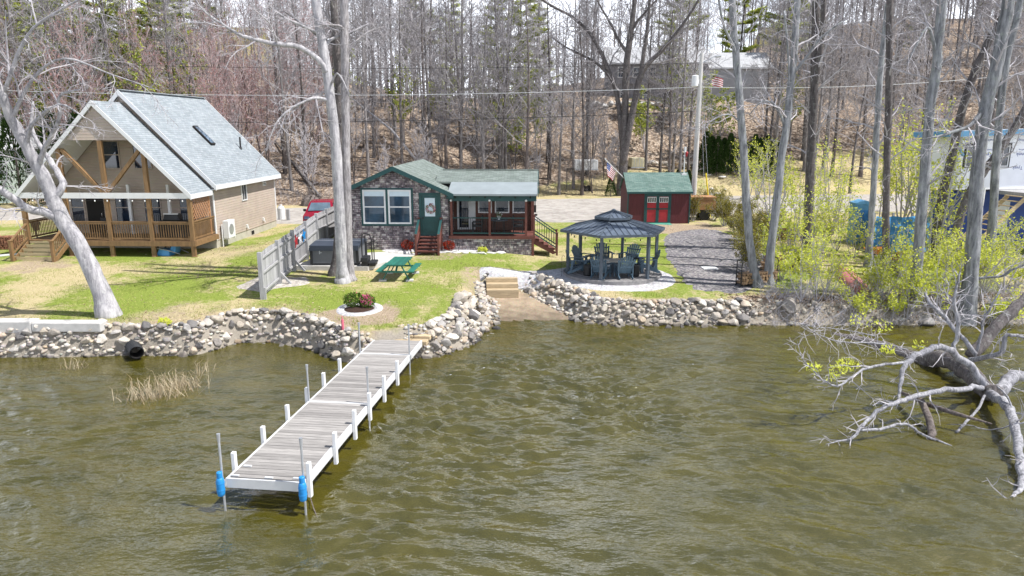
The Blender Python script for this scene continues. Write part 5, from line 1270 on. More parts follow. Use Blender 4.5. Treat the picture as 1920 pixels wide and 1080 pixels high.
def gazebo():
    T = thing('gazebo', 'hexagonal gazebo with dark blue grey metal two tier roof over a chair circle', 'gazebo', (GC.x,GC.y,GC.z+.0), GR)
    rad = 2.25; ang = [PI/6*0+PI/3*i for i in range(6)]; he = 2.05
    for a in ang:
        b = MB(); x, y = rad*math.cos(a), rad*math.sin(a); b.cbox((x,y,he/2),.13,.13,he,a); b.cbox((x,y,.02),.24,.24,.04,a); b.build('post', MAT['gazpost'], T)
    b = MB()
    for i in range(6):
        p = Vector((rad*math.cos(ang[i]),rad*math.sin(ang[i]),he+.06)); q = Vector((rad*math.cos(ang[(i+1)%6]),rad*math.sin(ang[(i+1)%6]),he+.06)); b.beam(p,q,.09,.14)
    b.build('ring_beam', MAT['gazpost'], T)
    def cone_roof(r0, z0, r1, z1, name, nseam):
        b = MB(); s = MB()
        for i in range(6):
            a0, a1 = ang[i], ang[(i+1)%6]
            P = [Vector((r0*math.cos(a0),r0*math.sin(a0),z0)),Vector((r0*math.cos(a1),r0*math.sin(a1),z0)),Vector((r1*math.cos(a1),r1*math.sin(a1),z1)),Vector((r1*math.cos(a0),r1*math.sin(a0),z1))]
            b.tone = .5; b.prism([tuple(p) for p in P], (0,0,-.03))
            n = (P[1]-P[0]).cross(P[3]-P[0]).normalized()
            s.beam(P[0]+n*.015,P[3]+n*.015,.07,.04,n)
            e = (P[1]-P[0]); up = ((P[2]+P[3])-(P[0]+P[1]))/2; wtop = (P[2]-P[3]).length/e.length
            for k in range(1, nseam):
                t = k/nseam; st = P[0]+e*t
                lim = (1-wtop)/2; f = min(1.0, t/lim if t < lim else ((1-t)/lim if t > 1-lim else 1.0))
                s.beam(st+n*.012, st+up*(f*.995)+n*.012, .022, .03, n)
            s.beam(P[0]+Vector((0,0,-.04)),P[1]+Vector((0,0,-.04)),.05,.11)
        o = b.build(name, MAT['gazmetal'], T); s.build('seams', MAT['gazpost'], o); return o
    cone_roof(2.62, he+.08, .68, 2.60, 'roof', 9); 
    b = MB()
    for i in range(6):
        p = Vector((.66*math.cos(ang[i]),.66*math.sin(ang[i]),2.66)); q = Vector((.66*math.cos(ang[(i+1)%6]),.66*math.sin(ang[(i+1)%6]),2.66)); b.beam(p,q,.04,.16)
    b.build('vent_wall', MAT['black'], T)
    cone_roof(.93, 2.74, .06, 3.02, 'cupola_roof', 4)
    b = MB(); b.lathe([(.12,0),(.12,.05),(.03,.1)],8,(0,0,3.01)); b.build('finial', MAT['gazpost'], T)
    b = MB(); c = MB()
    for i in range(6):
        p = Vector((2.2*math.cos(ang[i]),2.2*math.sin(ang[i]),he-.05)); q = Vector((2.2*math.cos(ang[(i+1)%6]),2.2*math.sin(ang[(i+1)%6]),he-.05))
        pts = [p+(q-p)*t-Vector((0,0,.1*math.sin(PI*t*3)**2)) for t in np.linspace(0,1,13)]; b.tube(pts,.008,4)
        for k in (2,6,10): c.lathe([(.012,0),(.03,-.05),(.022,-.1),(.005,-.11)],6,tuple(pts[k]))
    sl = b.build('string_lights', MAT['black'], T); c.build('bulbs', MAT['black'], sl)
gazebo()
def adirondack():
    T = thing('adirondack_chair', '', 'chair'); m = MAT['slate']
    b = MB()
    for i in range(6): t = i/5; b.tone = U(.2,.8); b.cbox((0,-.28+.52*t,.37-.12*t),.5,.085,.022)
    b.build('seat', m, T)
    b = MB(); n = 7
    for i in range(n):
        t = (i-(n-1)/2)/((n-1)/2); x0 = t*.22; x1 = t*.33; h = .74*(1-.22*t*t); b.tone = U(.15,.85)
        b.beam((x0,.22,.22),(x1,.22+h*.42,.22+h*.98),.075,.02,(0,1,-.4))
    b.beam((-.25,.34,.48),(.25,.34,.48),.03,.06); b.beam((-.29,.44,.72),(.29,.44,.72),.03,.05); b.build('backrest', m, T)
    for s in (-1,1):
        b = MB(); b.prism([(s*.27,-.36,.54),(s*.42,-.36,.54),(s*.40,-.1,.54),(s*.36,.36,.55),(s*.27,.36,.55)],(0,0,.025)); b.build('armrest', m, T)
        b = MB(); b.box(s*.3-.02,s*.3+.02,-.3,-.19,0,.54); b.build('leg', m, T)
        b = MB(); b.beam((s*.275,-.33,.33),(s*.275,.5,.03),.03,.11,(0,0,1)); b.beam((s*.32,.3,.54),(s*.29,.36,.12),.03,.08,(0,1,0)); b.build('leg', m, T)
    return T
ch0 = adirondack()
chairs = [(188,1.72,'far left slate blue slatted garden chair facing right under the gazebo'),(143,1.6,'slate blue slatted garden chair at the back left of the gazebo circle'),(97,1.62,'slate blue slatted garden chair at the back centre of the gazebo circle'),
          (52,1.6,'slate blue slatted garden chair at the back right of the gazebo circle'),(-4,1.7,'far right slate blue slatted garden chair facing left under the gazebo'),(243,1.5,'slate blue slatted chair with its back to the lake beside the front left gazebo post'),(282,1.52,'slate blue slatted chair with its back to the lake before the fire table')]
for i, (dg, r, lab) in enumerate(chairs):
    c = ch0 if i == 0 else copy_tree(ch0); a = R(dg)
    c.location = (GC.x+r*math.cos(a), GC.y+r*math.sin(a), GC.z+.02); c.rotation_euler = (0,0,a-PI/2+R(U(-6,6))); c.scale = (1.15,1.15,1.18); tag(c, lab, 'chair', 'garden chairs around the gazebo fire table')
def fire_table():
    T = thing('fire_table', 'square dark fire table in the middle of the gazebo chairs', 'table', (GC.x-.05,GC.y-.05,GC.z+.02), GR+.1)
    b = MB(); b.box(-.42,.42,-.3,.3,.0,.52); b.build('base', MAT['gazpost'], T); b = MB(); b.box(-.58,.58,-.42,.42,.52,.58); b.build('table_top', simple('pale_table_top', (.5,.47,.43), .7, .15), T)
    C = MB(); n = 10; vs = []
    for i in range(n+1):
        for j in range(6):
            x = -.6+.42*j/5; t = i/n; y = .2-t*.66; zz = .592
            if y < -.43: zz -= (-.43-y)*1.0
            vs.append((x, max(y,-.445)-.02*math.sin(j*1.4)*(t > .7), zz-max(0,t-.62)*.9+.006*math.sin(j*2+i)))
    C.add(vs, [(i*6+j,i*6+j+1,(i+1)*6+j+1,(i+1)*6+j) for i in range(n) for j in range(5)])
    o = C.build('towel', simple('pale_cloth', (.55,.58,.62), .9, .1, 3), smooth=True); o.location = T.location+Vector((0,0,.004)); o.rotation_euler = T.rotation_euler; tag(o, 'pale towel draped over the left end of the fire table', 'towel')
fire_table()
for dg, r, lab in ((217,1.62,'round black drum stool between the left chairs'),(309,1.48,'round black drum stool beside the front right gazebo post')):
    a = R(dg); t = thing('drum_stool', lab, 'stool', (GC.x+r*math.cos(a),GC.y+r*math.sin(a),GC.z+.02), 0, 'black drums under the gazebo'); b = MB(); b.lathe([(.2,0),(.215,.05),(.215,.42),(.2,.46)],18); b.build('drum', MAT['black'], t, smooth=False); b = MB(); b.lathe([(.225,.46),(.225,.5),(.2,.51)],18); b.build('lid', MAT['blackplastic'], t)
for dg, r, lab in ((28,1.62,'black slatted side table between the two right chairs'),(120,1.75,'dark side table between the two back left chairs')):
    a = R(dg); t = thing('side_table', lab, 'side table', (GC.x+r*math.cos(a),GC.y+r*math.sin(a),GC.z+.02), a, 'side tables under the gazebo'); b = MB()
    for i in range(4): b.box(-.22+i*.115,-.22+i*.115+.1,-.22,.22,.5,.53)
    b.build('table_top', MAT['black'], t)
    for sx in (-1,1):
        for sy in (-1,1): b = MB(); b.box(sx*.19-.02,sx*.19+.02,sy*.19-.02,sy*.19+.02,0,.5); b.build('leg', MAT['black'], t)
    b = MB(); b.box(-.2,.2,-.2,.2,.2,.22); b.build('shelf', MAT['black'], t)
def hook():
    p = GT(1053,519,1.0); b = MB(); b.tube([(0,0,0),(0,0,.95),(.04,0,1.05),(.1,0,1.06),(.13,0,.98)],.01,5); o = b.build('garden_hook', MAT['black']); o.location = p; tag(o, 'thin black garden hook left of the gazebo', 'hook')
hook()
b = MB(); p = GT(1330,504,1.1); b.cbox((p.x,p.y,p.z+.035),.75,.55,.07,.05); tag(b.build('concrete_pad', MAT['white'], bevel=.01), 'square white concrete pad lying in the dark gravel', 'paver')
# ================================================================ FLAG ON THE SHED
def big_flag():
    base = W(1170,334,50.2); tip = W(1138,302,49.4); T = thing('national_flag', 'striped red and white flag with blue canton on a slanted pole by the shed roof', 'flag', base)
    b = MB(); d = tip-base; b.tube([Vector((0,0,0)), d*1.1], .03, 6); b.lathe([(.05,0),(.05,.06)],8,tuple(d*1.1)); b.build('flagpole', MAT['white'], T)
    # cloth hangs from the outer part of the pole
    u = -d.normalized(); w = 1.05; h = .9; nx, ny = 14, 13
    def P(i, j):
        s = i/nx; t = j/ny; q = d*1.0+u*(w*s); fold = .07*math.sin(s*9+t*2)*(.3+t)
        return q+Vector((fold*.4-.22*t*s, fold-.05*t, -h*t*(1-.18*s)))
    B = MB()
    for j in range(ny):
        for i in range(nx):
            canton = i < 6 and j < 7
            B.mi = 2 if canton else j % 2
            B.add([tuple(P(i,j)),tuple(P(i+1,j)),tuple(P(i+1,j+1)),tuple(P(i,j+1))],[(0,1,2,3)])
    cl = B.build('cloth', [MAT['red'],MAT['white'],MAT['bluedark']], T)
    B = MB()
    for j in range(1,7,2):
        for i in range(1,6,2):
            c = P(i,j); B.cbox((c.x,c.y-.015,c.z),.05,.008,.05)
    B.build('stars', MAT['white'], cl)
big_flag()
# ================================================================ CAR
def car():
    c = W(590,423,46.3); T = thing('parked_car', 'bright red car parked behind the grey fence left of the cottage', 'car', (c.x,c.y+2.0,tz(c.x,c.y+2)), R(7)); m = MAT['carred']
    prof = [(-2.28,.35),(-2.33,.6),(-2.25,.86),(-2.0,.98),(-1.15,1.08),(-.35,1.6),(.1,1.69),(1.3,1.68),(1.9,1.55),(2.2,1.05),(2.28,.6),(2.22,.35)]
    b = MB(); n = len(prof); st = [(-.93,.0),(-.88,1),(-.4,1),(.4,1),(.88,1),(.93,0)]
    vs = []
    for k, (x, _) in enumerate(st):
        for y, z in prof:
            f = 1.0
            xx = x
            if z > 1.1: xx = x*(1-.22*(z-1.1)/.6)
            zz = z if abs(x) < .9 else (z if z < .95 else z-.03)
            yy = y*(1-.03*(abs(x)/.93)**2) if y < 0 else y*(1-.02*(abs(x)/.93)**2)
            if abs(x) > .85 and z > .9 and z < 1.3: zz = z-.04
            vs.append((xx, yy, zz))
    fs = [(k*n+i,k*n+(i+1)%n,(k+1)*n+(i+1)%n,(k+1)*n+i) for k in range(5) for i in range(n)]
    fs = [f[::-1] for f in fs]+[list(range(n)), [5*n+i for i in range(n)][::-1]]
    b.add(vs, fs); body = b.build('body', m, T, smooth=True, bevel=0)
    md = body.modifiers.new('edge', 'EDGE_SPLIT'); md.split_angle = R(38)
    g = MB(); g.add([(-.74,-1.13,1.12),(.74,-1.13,1.12),(.62,-.42,1.58),(-.62,-.42,1.58)],[(0,1,2,3)]); g.v = [(x,y-.012,z+.02) for x,y,z in g.v]; g.build('windshield', simple('car_glass', (.10,.14,.18), .05, .3, 2, spec=1.0), T)
    for s in (-1,1):
        g = MB(); g.add([(s*.905,-.8,1.14),(s*.905,1.7,1.14),(s*.80,1.55,1.5),(s*.79,-.25,1.54)],[(0,1,2,3) if s > 0 else (3,2,1,0)]); g.build('side_window', MAT['glass'], T)
        g = MB(); g.box(s*.93,s*1.12,-.78,-.66,1.05,1.22) if s > 0 else g.box(-1.12,-.93,-.78,-.66,1.05,1.22); g.build('mirror', MAT['black'], T, bevel=.03)
        g = MB(); g.add([(s*.86,-2.27,.72),(s*.86,-2.1,.9),(s*.5,-2.265,.86),(s*.5,-2.345,.74)],[(0,1,2,3) if s < 0 else (3,2,1,0)]); g.prism([(s*.84,-2.3,.72),(s*.5,-2.36,.74),(s*.5,-2.3,.88),(s*.86,-2.14,.9)],(0,.1,0)); g.build('headlight', MAT['chrome'], T)
        for y in (-1.42,1.4):
            g = MB(); x = s*.84; g.tube([(x-.1,y,.34),(x+.1,y,.34)],.34,20); w = g.build('wheel', MAT['rubber'], T); g = MB(); g.tube([(x+s*.08,y,.34),(x+s*.108,y,.34)],.22,14); g.build('rim', MAT['chrome'], w)
    g = MB(); g.box(-.48,.48,-2.37,-2.3,.62,.84); g.box(-.7,.7,-2.36,-2.28,.38,.52); g.build('grille', MAT['black'], T)
    g = MB(); g.box(-.26,.26,-2.385,-2.372,.5,.62); g.build('number_plate', MAT['white'], T)
car()
b = MB(); p = GT(541,414,1.7); b.box(-.12,.12,-.1,.1,-.2,.85); o = b.build('wooden_post', MAT['greywood'], bevel=.015); o.location = p; tag(o, 'short grey wooden post between the chalet and the red car', 'post')
def tank():
    p = GT(528,412,1.7); t = thing('white_tank', 'white upright tank at the back corner of the chalet', 'tank', p); b = MB(); b.lathe([(.22,0),(.26,.05),(.26,.85),(.18,1.0)],16); b.build('body', MAT['white'], t, smooth=False); b = MB(); b.lathe([(.1,1.0),(.1,1.12)],10); b.build('collar', MAT['white'], t)
tank()
# ================================================================ POWER POLE AND WIRES
def power():
    top = W(1318,100,53); base = Vector((top.x-.1, 53, tz(top.x,53))); T = thing('utility_pole', 'pale utility pole with a white transformer behind the red shed', 'utility pole', base)
    h = top.z-base.z; b = MB(); b.tube([(0,0,-.3),(0,0,h*.5),(.02,0,h)],[.2,.175,.13],12); b.build('pole', MAT['pole'], T)
    b = MB(); b.lathe([(.16,0),(.24,.05),(.24,.75),(.16,.8)],14,(-.38,-.1,h-2.3)); b.box(-.2,-.1,-.15,-.05,h-2.1,h-1.8); b.build('transformer', MAT['white'], T)
    b = MB(); b.beam((0,0,h-.7),(.95,-.2,h-.2),.06,.06); b.tube([(.95,-.2,h-.25),(1.35,-.2,h-.2)],.07,8); b.build('lamp_arm', MAT['galv'], T)
    b = MB(); b.tube([(.12,-.1,h-2.0),(1.0,-1.2,.1)],.012,5); b.tube([(.14,-.1,h-3.0),(.62,-.5,2.0)],.012,5); gw = b.build('guy_wires', MAT['galv'], T); b = MB(); b.tube([(.62,-.72,3.2),(.98,-1.18,.1)],.055,8); b.build('guy_guard', MAT['yellow'], gw)
    def wire(name, lab, pts, r, mat):
        m = MB(); P = []
        for i in range(len(pts)-1):
            p, q = pts[i], pts[i+1]
            for k in range(16): t = k/16; P.append(p+(q-p)*t-Vector((0,0,.5*4*t*(1-t)*(1 if (q-p).length > 15 else 0))))
        P.append(pts[-1]); m.tube(P, r, 4); tag(m.build(name, mat), lab, 'wire', None)
    X = base.x
    zz = lambda py: W(1312,py,53).z
    wire('power_line','highest dark wire from the pole top across the woods to the left',[W(-40,112,56),Vector((X,53,zz(118)))],.018,MAT['black'])
    wire('power_line','pale wire crossing the whole woods at the height of the hill house',[W(-40,168,56),Vector((X,53,zz(163))),W(1990,130,55)],.022,MAT['white'])
    wire('power_line','lowest black wire crossing in front of the tree trunks',[W(-40,222,54),Vector((X,53,zz(208)))],.026,MAT['black'])
power()
# ================================================================ THINGS BY THE CHALET
def cart():
    p = GT(312,478,1.5); T = thing('garden_cart', 'tipped bright blue garden cart with bent frame under the chalet porch', 'cart', p, R(-8))
    b = MB(); b.prism([(-.42,-.35,.0),(.42,-.35,.0),(.36,-.3,.3),(-.2,-.3,.36)],(0,.6,0)); b.prism([(.3,-.1,.28),(.62,-.1,.1),(.66,-.1,.5),(.4,-.1,.62)],(0,.45,0)); b.build('tray', MAT['bluetarp'], T, bevel=.04)
    b = MB(); b.tube([(-.55,-.38,.55),(-.3,-.4,.42),(.3,-.4,.34),(1.0,-.3,.12)],.025,6); b.tube([(-.55,.2,.5),(.4,.3,.4),(1.1,.3,.1)],.025,6); b.build('handles', MAT['galv'], T)
    for x in (-.42,.35):
        b = MB(); b.tube([(x+.24*math.cos(a),.28,.44+.24*math.sin(a)) for a in np.linspace(0,6.28,18)],.045,6); b.build('wheel', MAT['rubber'], T)
cart()
def grill():
    T0 = Matrix.Translation((-21.2,37,1.5)) @ Matrix.Rotation(R(-2),4,'Z'); p = T0 @ Vector((3.0,1.1,.85)); t = thing('covered_grill', 'barbecue under a black cover on the chalet porch', 'grill', p, R(-2))
    b = MB(); b.box(-.7,.7,-.3,.3,.05,.95); b.prism([(-.45,-.3,.95),(.45,-.3,.95),(.36,-.24,1.3),(-.36,-.24,1.3)],(0,.5,0)); b.build('cover', MAT['black'], t, bevel=.05); b = MB(); b.box(-.4,.4,-.26,-.2,1.29,1.34); b.build('handle', MAT['white'], t)
    for x, rz, lab in ((-1.0,.3,'dark porch chair behind the chalet railing beside the front door'),(-3.3,-.4,'dark porch chair at the left end of the chalet porch')):
        q = T0 @ Vector((x,1.5,.85)); c = thing('porch_chair', lab, 'chair', q, R(-2)+rz, 'chairs on the chalet porch')
        b = MB(); b.box(-.28,.28,-.28,.28,.38,.46); b.build('seat', MAT['blackplastic'], c); b = MB(); b.box(-.28,.28,.24,.31,.46,1.0); b.build('backrest', MAT['blackplastic'], c)
        for sx in (-1,1):
            for sy in (-1,1): b = MB(); b.box(sx*.25-.02,sx*.25+.02,sy*.25-.02,sy*.25+.02,0,.38); b.build('leg', MAT['blackplastic'], c)
    q = T0 @ Vector((-4.32,-1.1,1.05)); 
grill()
def planter():
    p = GT(36,462,1.5); t = thing('planter', 'tapered dark planter on a stand beside the chalet steps', 'planter', p+Vector((.3,1.2,0))); b = MB(); b.lathe([(.14,.75),(.26,1.25),(.24,1.25),(.12,.8)],12); b.build('pot', MAT['blackplastic'], t); b = MB(); b.tube([(0,0,0),(0,0,.76)],.04,8); b.lathe([(.2,0),(.2,.03)],12); b.build('stand', MAT['blackplastic'], t)
planter()
def log_pile(name, lab, cx, cy, L_, H_, mat, rz, group=None, axis_out=True, r0=.07):
    t = thing(name, lab, 'firewood', (cx,cy,tz(cx,cy)), rz, group); b = MB(); nz_ = int(H_/(r0*1.75)); 
    for j in range(nz_):
        n = int(L_*(1-.25*(j/nz_)**2)/(r0*2))
        for i in range(n):
            x = (i-(n-1)/2)*r0*2+U(-.02,.02)+(r0 if j % 2 else 0); z = r0+j*r0*1.75; r = r0*U(.8,1.12); b.tone = rng.random()
            b.tube([(x+U(-.02,.02),-.25+U(-.05,.03),z),(x,.25,z)], [r,r*.95], 6)
    b.build('logs', mat, t)
    return t
p = GT(12,470,1.5); log_pile('firewood_pile','heap of reddish split firewood left of the chalet steps',p.x-.6,p.y+.5,2.6,.75,MAT['firered'],.1)
# pale boards on the ground at the far left
a, c = GT(-10,486,1.5), GT(34,478,1.5); b = MB(); b.beam(a+Vector((-1,0,.06)), c+Vector((0,0,.06)), .18,.07); tag(b.build('white_board', MAT['white']), 'long white board lying on the ground before the firewood heap', 'board')
# ================================================================ RIGHT BANK
def rack():
    p = GT(1384,538,1.0); T = thing('firewood_rack', 'black metal firewood rack with arched end at the edge of the gravel', 'rack', (p.x,p.y,p.z), R(20))
    for y in (0,):
        pass
    b = MB()
    for y in (-.18,.18): b.tube([(0,y,0),(0,y,1.15),(0,y*.7,1.25),(0,0,1.27)],.025,6)
    for z in (.15,.4,.65,.9): b.tube([(0,-.18,z),(0,.18,z)],.015,5)
    b.build('end_frame', MAT['black'], T); b = MB()
    for y in (-.18,.18): b.tube([(2.0,y,0),(2.0,y,1.15),(2.0,y*.7,1.25),(2.0,0,1.27)],.025,6)
    b.build('end_frame', MAT['black'], T); b = MB(); b.tube([(0,-.18,.12),(2,-.18,.12)],.025,6); b.tube([(0,.18,.12),(2,.18,.12)],.025,6); b.build('base_rails', MAT['black'], T)
    q = T.matrix_basis @ Vector((1,0,.1)); t = thing('firewood_pile','split firewood stacked in the black metal rack','firewood',(p.x+math.cos(R(20)),p.y+math.sin(R(20)),p.z+.13),R(20)); b = MB()
    for j in range(4):
        for i in range(12): b.tone = rng.random(); x = -.88+i*.16+U(-.02,.02)+(.05 if j%2 else 0); b.tube([(x,-.22+U(-.04,.04),.07+j*.13),(x,.22,.07+j*.13)],[.075*U(.8,1.1)]*2,6)
    b.build('logs', MAT['fire'], t)
rack()
p = GT(1482,508,1.2); log_pile('firewood_pile','long rick of split firewood under the budding shrubs on the right bank',p.x,p.y+.4,3.0,.8,MAT['fire'],.25,r0=.08)
p = GT(1470,452,1.4); log_pile('firewood_pile','brown log stack behind the shore trees right of the driveway',p.x,p.y+.4,3.4,.8,MAT['firered'],.15,r0=.08)
def canoe():
    a, c = GT(1572,506,1.1), GT(1626,562,.9); d = (c-a); L_ = d.length; T = thing('canoe', 'faded red canoe lying upside down on the right bank', 'canoe', ((a.x+c.x)/2,(a.y+c.y)/2,(a.z+c.z)/2+.03), math.atan2(d.y,d.x)); T.rotation_euler = (R(6), -math.atan2(d.z, math.hypot(d.x,d.y)), math.atan2(d.y,d.x))
    b = MB(); n, k = 24, 9; vs = []
    for i in range(n+1):
        t = i/n*2-1; w = .44*(1-abs(t)**2.6); h = .36*(1-.25*abs(t)**3); x = t*L_/2
        for j in range(k):
            s = j/(k-1)*PI; vs.append((x, w*math.cos(s), h*math.sin(s)**.8+.04*abs(t)**4))
    b.add(vs, [(i*k+j,(i+1)*k+j,(i+1)*k+j+1,i*k+j+1) for i in range(n) for j in range(k-1)]); b.build('hull', MAT['canoe'], T, smooth=True)
    b = MB(); b.tube([(-L_/2*.97,0,.31),(-L_/4,0,.372),(L_/4,0,.372),(L_/2*.97,0,.31)],.018,6); b.build('keel', MAT['canoe'], T); b = MB()
    for s in (-1,1): b.tube([(t*L_/2, s*.445*(1-abs(t)**2.6), .01+.04*abs(t)**4) for t in np.linspace(-1,1,17)],.02,5)
    b.build('gunwale', MAT['timber'], T)
canoe()
def blue_things():
    p = GT(1614,458,1.4); T = thing('blue_cabin', 'tall narrow dark blue plastic cabin beside the blue tarpaulin', 'cabin', (p.x,p.y+.4,p.z-.1), R(-4))
    b = MB(); b.box(-.5,.5,-.45,.45,0,2.45); b.build('wall', MAT['bluepaint'], T); b = MB(); b.box(-.4,.4,-.48,-.452,.15,2.1); b.box(-.02,.02,-.5,-.48,.2,2.05); b.build('door', simple('cabin_blue', (.03,.15,.36), .5, .2), T); b = MB(); b.prism([(-.54,-.5,2.45),(.54,-.5,2.45),(.54,-.5,2.52),(0,-.5,2.68),(-.54,-.5,2.52)],(0,1,0)); b.build('roof', MAT['bluepaint'], T)
    x0, x1 = W(1640,430,38.6).x, W(1748,430,38.6).x; T = thing('tarpaulin_screen', 'bright blue tarpaulin stretched between posts on the right', 'tarpaulin', (x0,38.6,tz(x0,38.6)), R(1.5)); w = x1-x0; n, k = 30, 14; vs = []
    for i in range(n+1):
        for j in range(k+1):
            vs.append((w*i/n, .06*math.sin(i*.9)+.05*math.sin(j*1.3+i*.4)+.03*math.sin(i*2.3), .12+1.95*j/k-.06*math.sin(PI*i/n*3)**2*(j/k)))
    b = MB(); b.add(vs, [(i*(k+1)+j,(i+1)*(k+1)+j,(i+1)*(k+1)+j+1,i*(k+1)+j+1) for i in range(n) for j in range(k)]); b.build('sheet', MAT['bluetarp'], T, smooth=True)
    for i in range(4):
        b = MB(); x = w*i/3; b.box(x-.05,x+.05,.13,.23,-.1,2.25); b.build('post', MAT['greywood'], T)
    p = GT(1644,486,1.3); T = thing('wheelbarrow', 'low orange wheelbarrow in front of the blue tarpaulin', 'wheelbarrow', (p.x,p.y+.2,p.z), R(8)); b = MB(); b.prism([(-.55,-.3,.55),(.5,-.3,.62),(.35,-.25,.28),(-.3,-.25,.28)],(0,.6,0)); b.build('tray', MAT['orange'], T); b = MB(); b.tube([(.55,0,.2),(-.2,-.25,.27),(-1.0,-.3,.5)],.025,6); b.tube([(.55,0,.2),(-.2,.25,.27),(-1.0,.3,.5)],.025,6); b.tube([(-.25,-.25,.27),(-.35,-.25,0)],.02,5); b.tube([(-.25,.25,.27),(-.35,.25,0)],.02,5); b.build('handles', MAT['black'], T); b = MB(); b.tube([(.58,-.05,.19),(.58,.05,.19)],.19,14); b.build('wheel', MAT['rubber'], T)
    p = GT(1685,491,1.3); T = thing('push_mower', 'small red push mower on the grass by the blue tarpaulin', 'mower', (p.x,p.y,p.z), R(20)); b = MB(); b.prism([(-.3,-.25,.12),(.35,-.25,.12),(.3,-.22,.3),(-.25,-.22,.3)],(0,.5,0)); b.build('deck', MAT['red'], T, bevel=.02); b = MB(); b.lathe([(.17,.3),(.17,.5),(.12,.55)],12); b.build('engine', MAT['red'], T)
    for sx in (-.26,.3):
        for sy in (-.29,.29): b = MB(); b.tube([(sx,sy-.03,.1),(sx,sy+.03,.1)],.1,12); b.build('wheel', MAT['rubber'], T)
    b = MB(); b.tube([(-.25,-.2,.25),(-.95,-.2,1.0),(-.95,.2,1.0),(-.25,.2,.25)],.015,5); b.build('handlebar', MAT['black'], T)
blue_things()
# brown board screen and trailer right of the shed
def brown_fence():
    x0, x1 = W(1296,372,50.5).x, W(1338,372,50.5).x; z = tz(x0,50.5); T = thing('board_trailer', 'brown board sided utility trailer behind the right side of the red shed', 'trailer', (x0-.1,50.6,z), R(-2)); w = x1-x0+.3
    b = MB()
    for i in range(5): b.tone = rng.random(); b.box(0,w,-.02,.02,.75+i*.17,.75+i*.17+.16)
    for i in range(5): b.tone = rng.random(); b.box(0,w,1.5,1.54,.75+i*.17,.75+i*.17+.16); b.box(w-.04,w,.03,1.49,.75+i*.17,.75+i*.17+.16)
    b.build('side_boards', MAT['fence_brown'], T); b = MB(); b.box(-.02,w+.02,-.06,1.58,1.61,1.66); b.build('top_board', MAT['fence_brown'], T); b = MB(); b.box(0,w,0,1.5,.62,.74); b.tube([(w*.6,-.1,.36),(w*.6,.1,.36)],.36,18); b.tube([(w*.6,1.45,.36),(w*.6,1.65,.36)],.36,18); b.build('undercarriage', MAT['black'], T)
    b = MB(); b.box(.05,.35,-.08,-.03,1.1,1.2); b.build('marker_plate', MAT['white'], T)
brown_fence()
# ================================================================ HALF HIDDEN THINGS AT THE FOOT OF THE HILL
def box_trailer(px0, px1, py0, py1, d, mat, name, lab):
    a, c = W(px0,py0,d), W(px1,py1,d); z = tz((a.x+c.x)/2,d); T = thing(name, lab, 'trailer', (a.x,d,z), R(2)); w = c.x-a.x; h = c.z-a.z; zb = max(.45, a.z-z)
    b = MB(); b.box(0,w,0,1.8,zb,zb+h); b.build('body', mat, T, bevel=.08); b = MB()
    for i in range(1,5): b.box(w*i/5-.02,w*i/5+.02,-.02,-.002,zb+.05,zb+h-.05)
    b.box(-.02,w+.02,-.03,-.003,zb-.06,zb+.04); b.build('ribs', MAT['galv'], T)
    for x in (w*.42,w*.62): b = MB(); b.tube([(x,.05,.32),(x,.25,.32)],.32,14); b.build('wheel', MAT['rubber'], T)
    b = MB(); b.box(-.8,0,.8,.95,zb-.02,zb+.06); b.tube([(-.7,.87,0),(-.7,.87,zb)],.04,6); b.build('hitch', MAT['black'], T)
box_trailer(1078,1122,318,300,72,MAT['white'],'cargo_trailer','white boxy trailer half hidden behind trunks at the foot of the hill')
box_trailer(1184,1209,314,296,73,simple('cream_panel', (.55,.5,.33), .7, .15),'cargo_trailer','cream coloured trailer right of the big multi stemmed tree')
def stone_wall():
    T = MB()
    for i in range(60):
        t = i/59; x = 12+t*16+U(-.2,.2); y = 79.5+1.2*math.sin(t*5); Mx = Matrix.Translation((x,y,tz(x,y)+.25+U(0,.35))) @ Matrix.Rotation(U(0,6),4,'Z') @ Matrix.Scale(U(.3,.5),4); me = rng.choice(ROCKS); T.tone = rng.random()
        T.add([tuple(Mx @ v.co) for v in me.vertices],[tuple(p.vertices) for p in me.polygons])
    tag(T.build('retaining_wall', MAT['stone'], smooth=True), 'dark dry stone retaining wall below the hill house', 'wall')
    T = MB()
    for i in range(14):
        p = W(1105+13*i+U(-3,3),188,95); x, y = p.x, 95+U(-.4,.4); Mx = Matrix.Translation((x,y,tz(x,y)+.4)) @ Matrix.Rotation(U(0,6),4,'Z') @ Matrix.Diagonal((U(.6,1.0),U(.5,.7),U(.4,.6),1)); me = rng.choice(ROCKS); T.tone = .5
        T.add([tuple(Mx @ v.co) for v in me.vertices],[tuple(q.vertices) for q in me.polygons])
    tag(T.build('pale_boulder_row', MAT['palestone'], smooth=True), 'row of pale boulders holding the lawn of the hill house', 'boulders')
stone_wall()
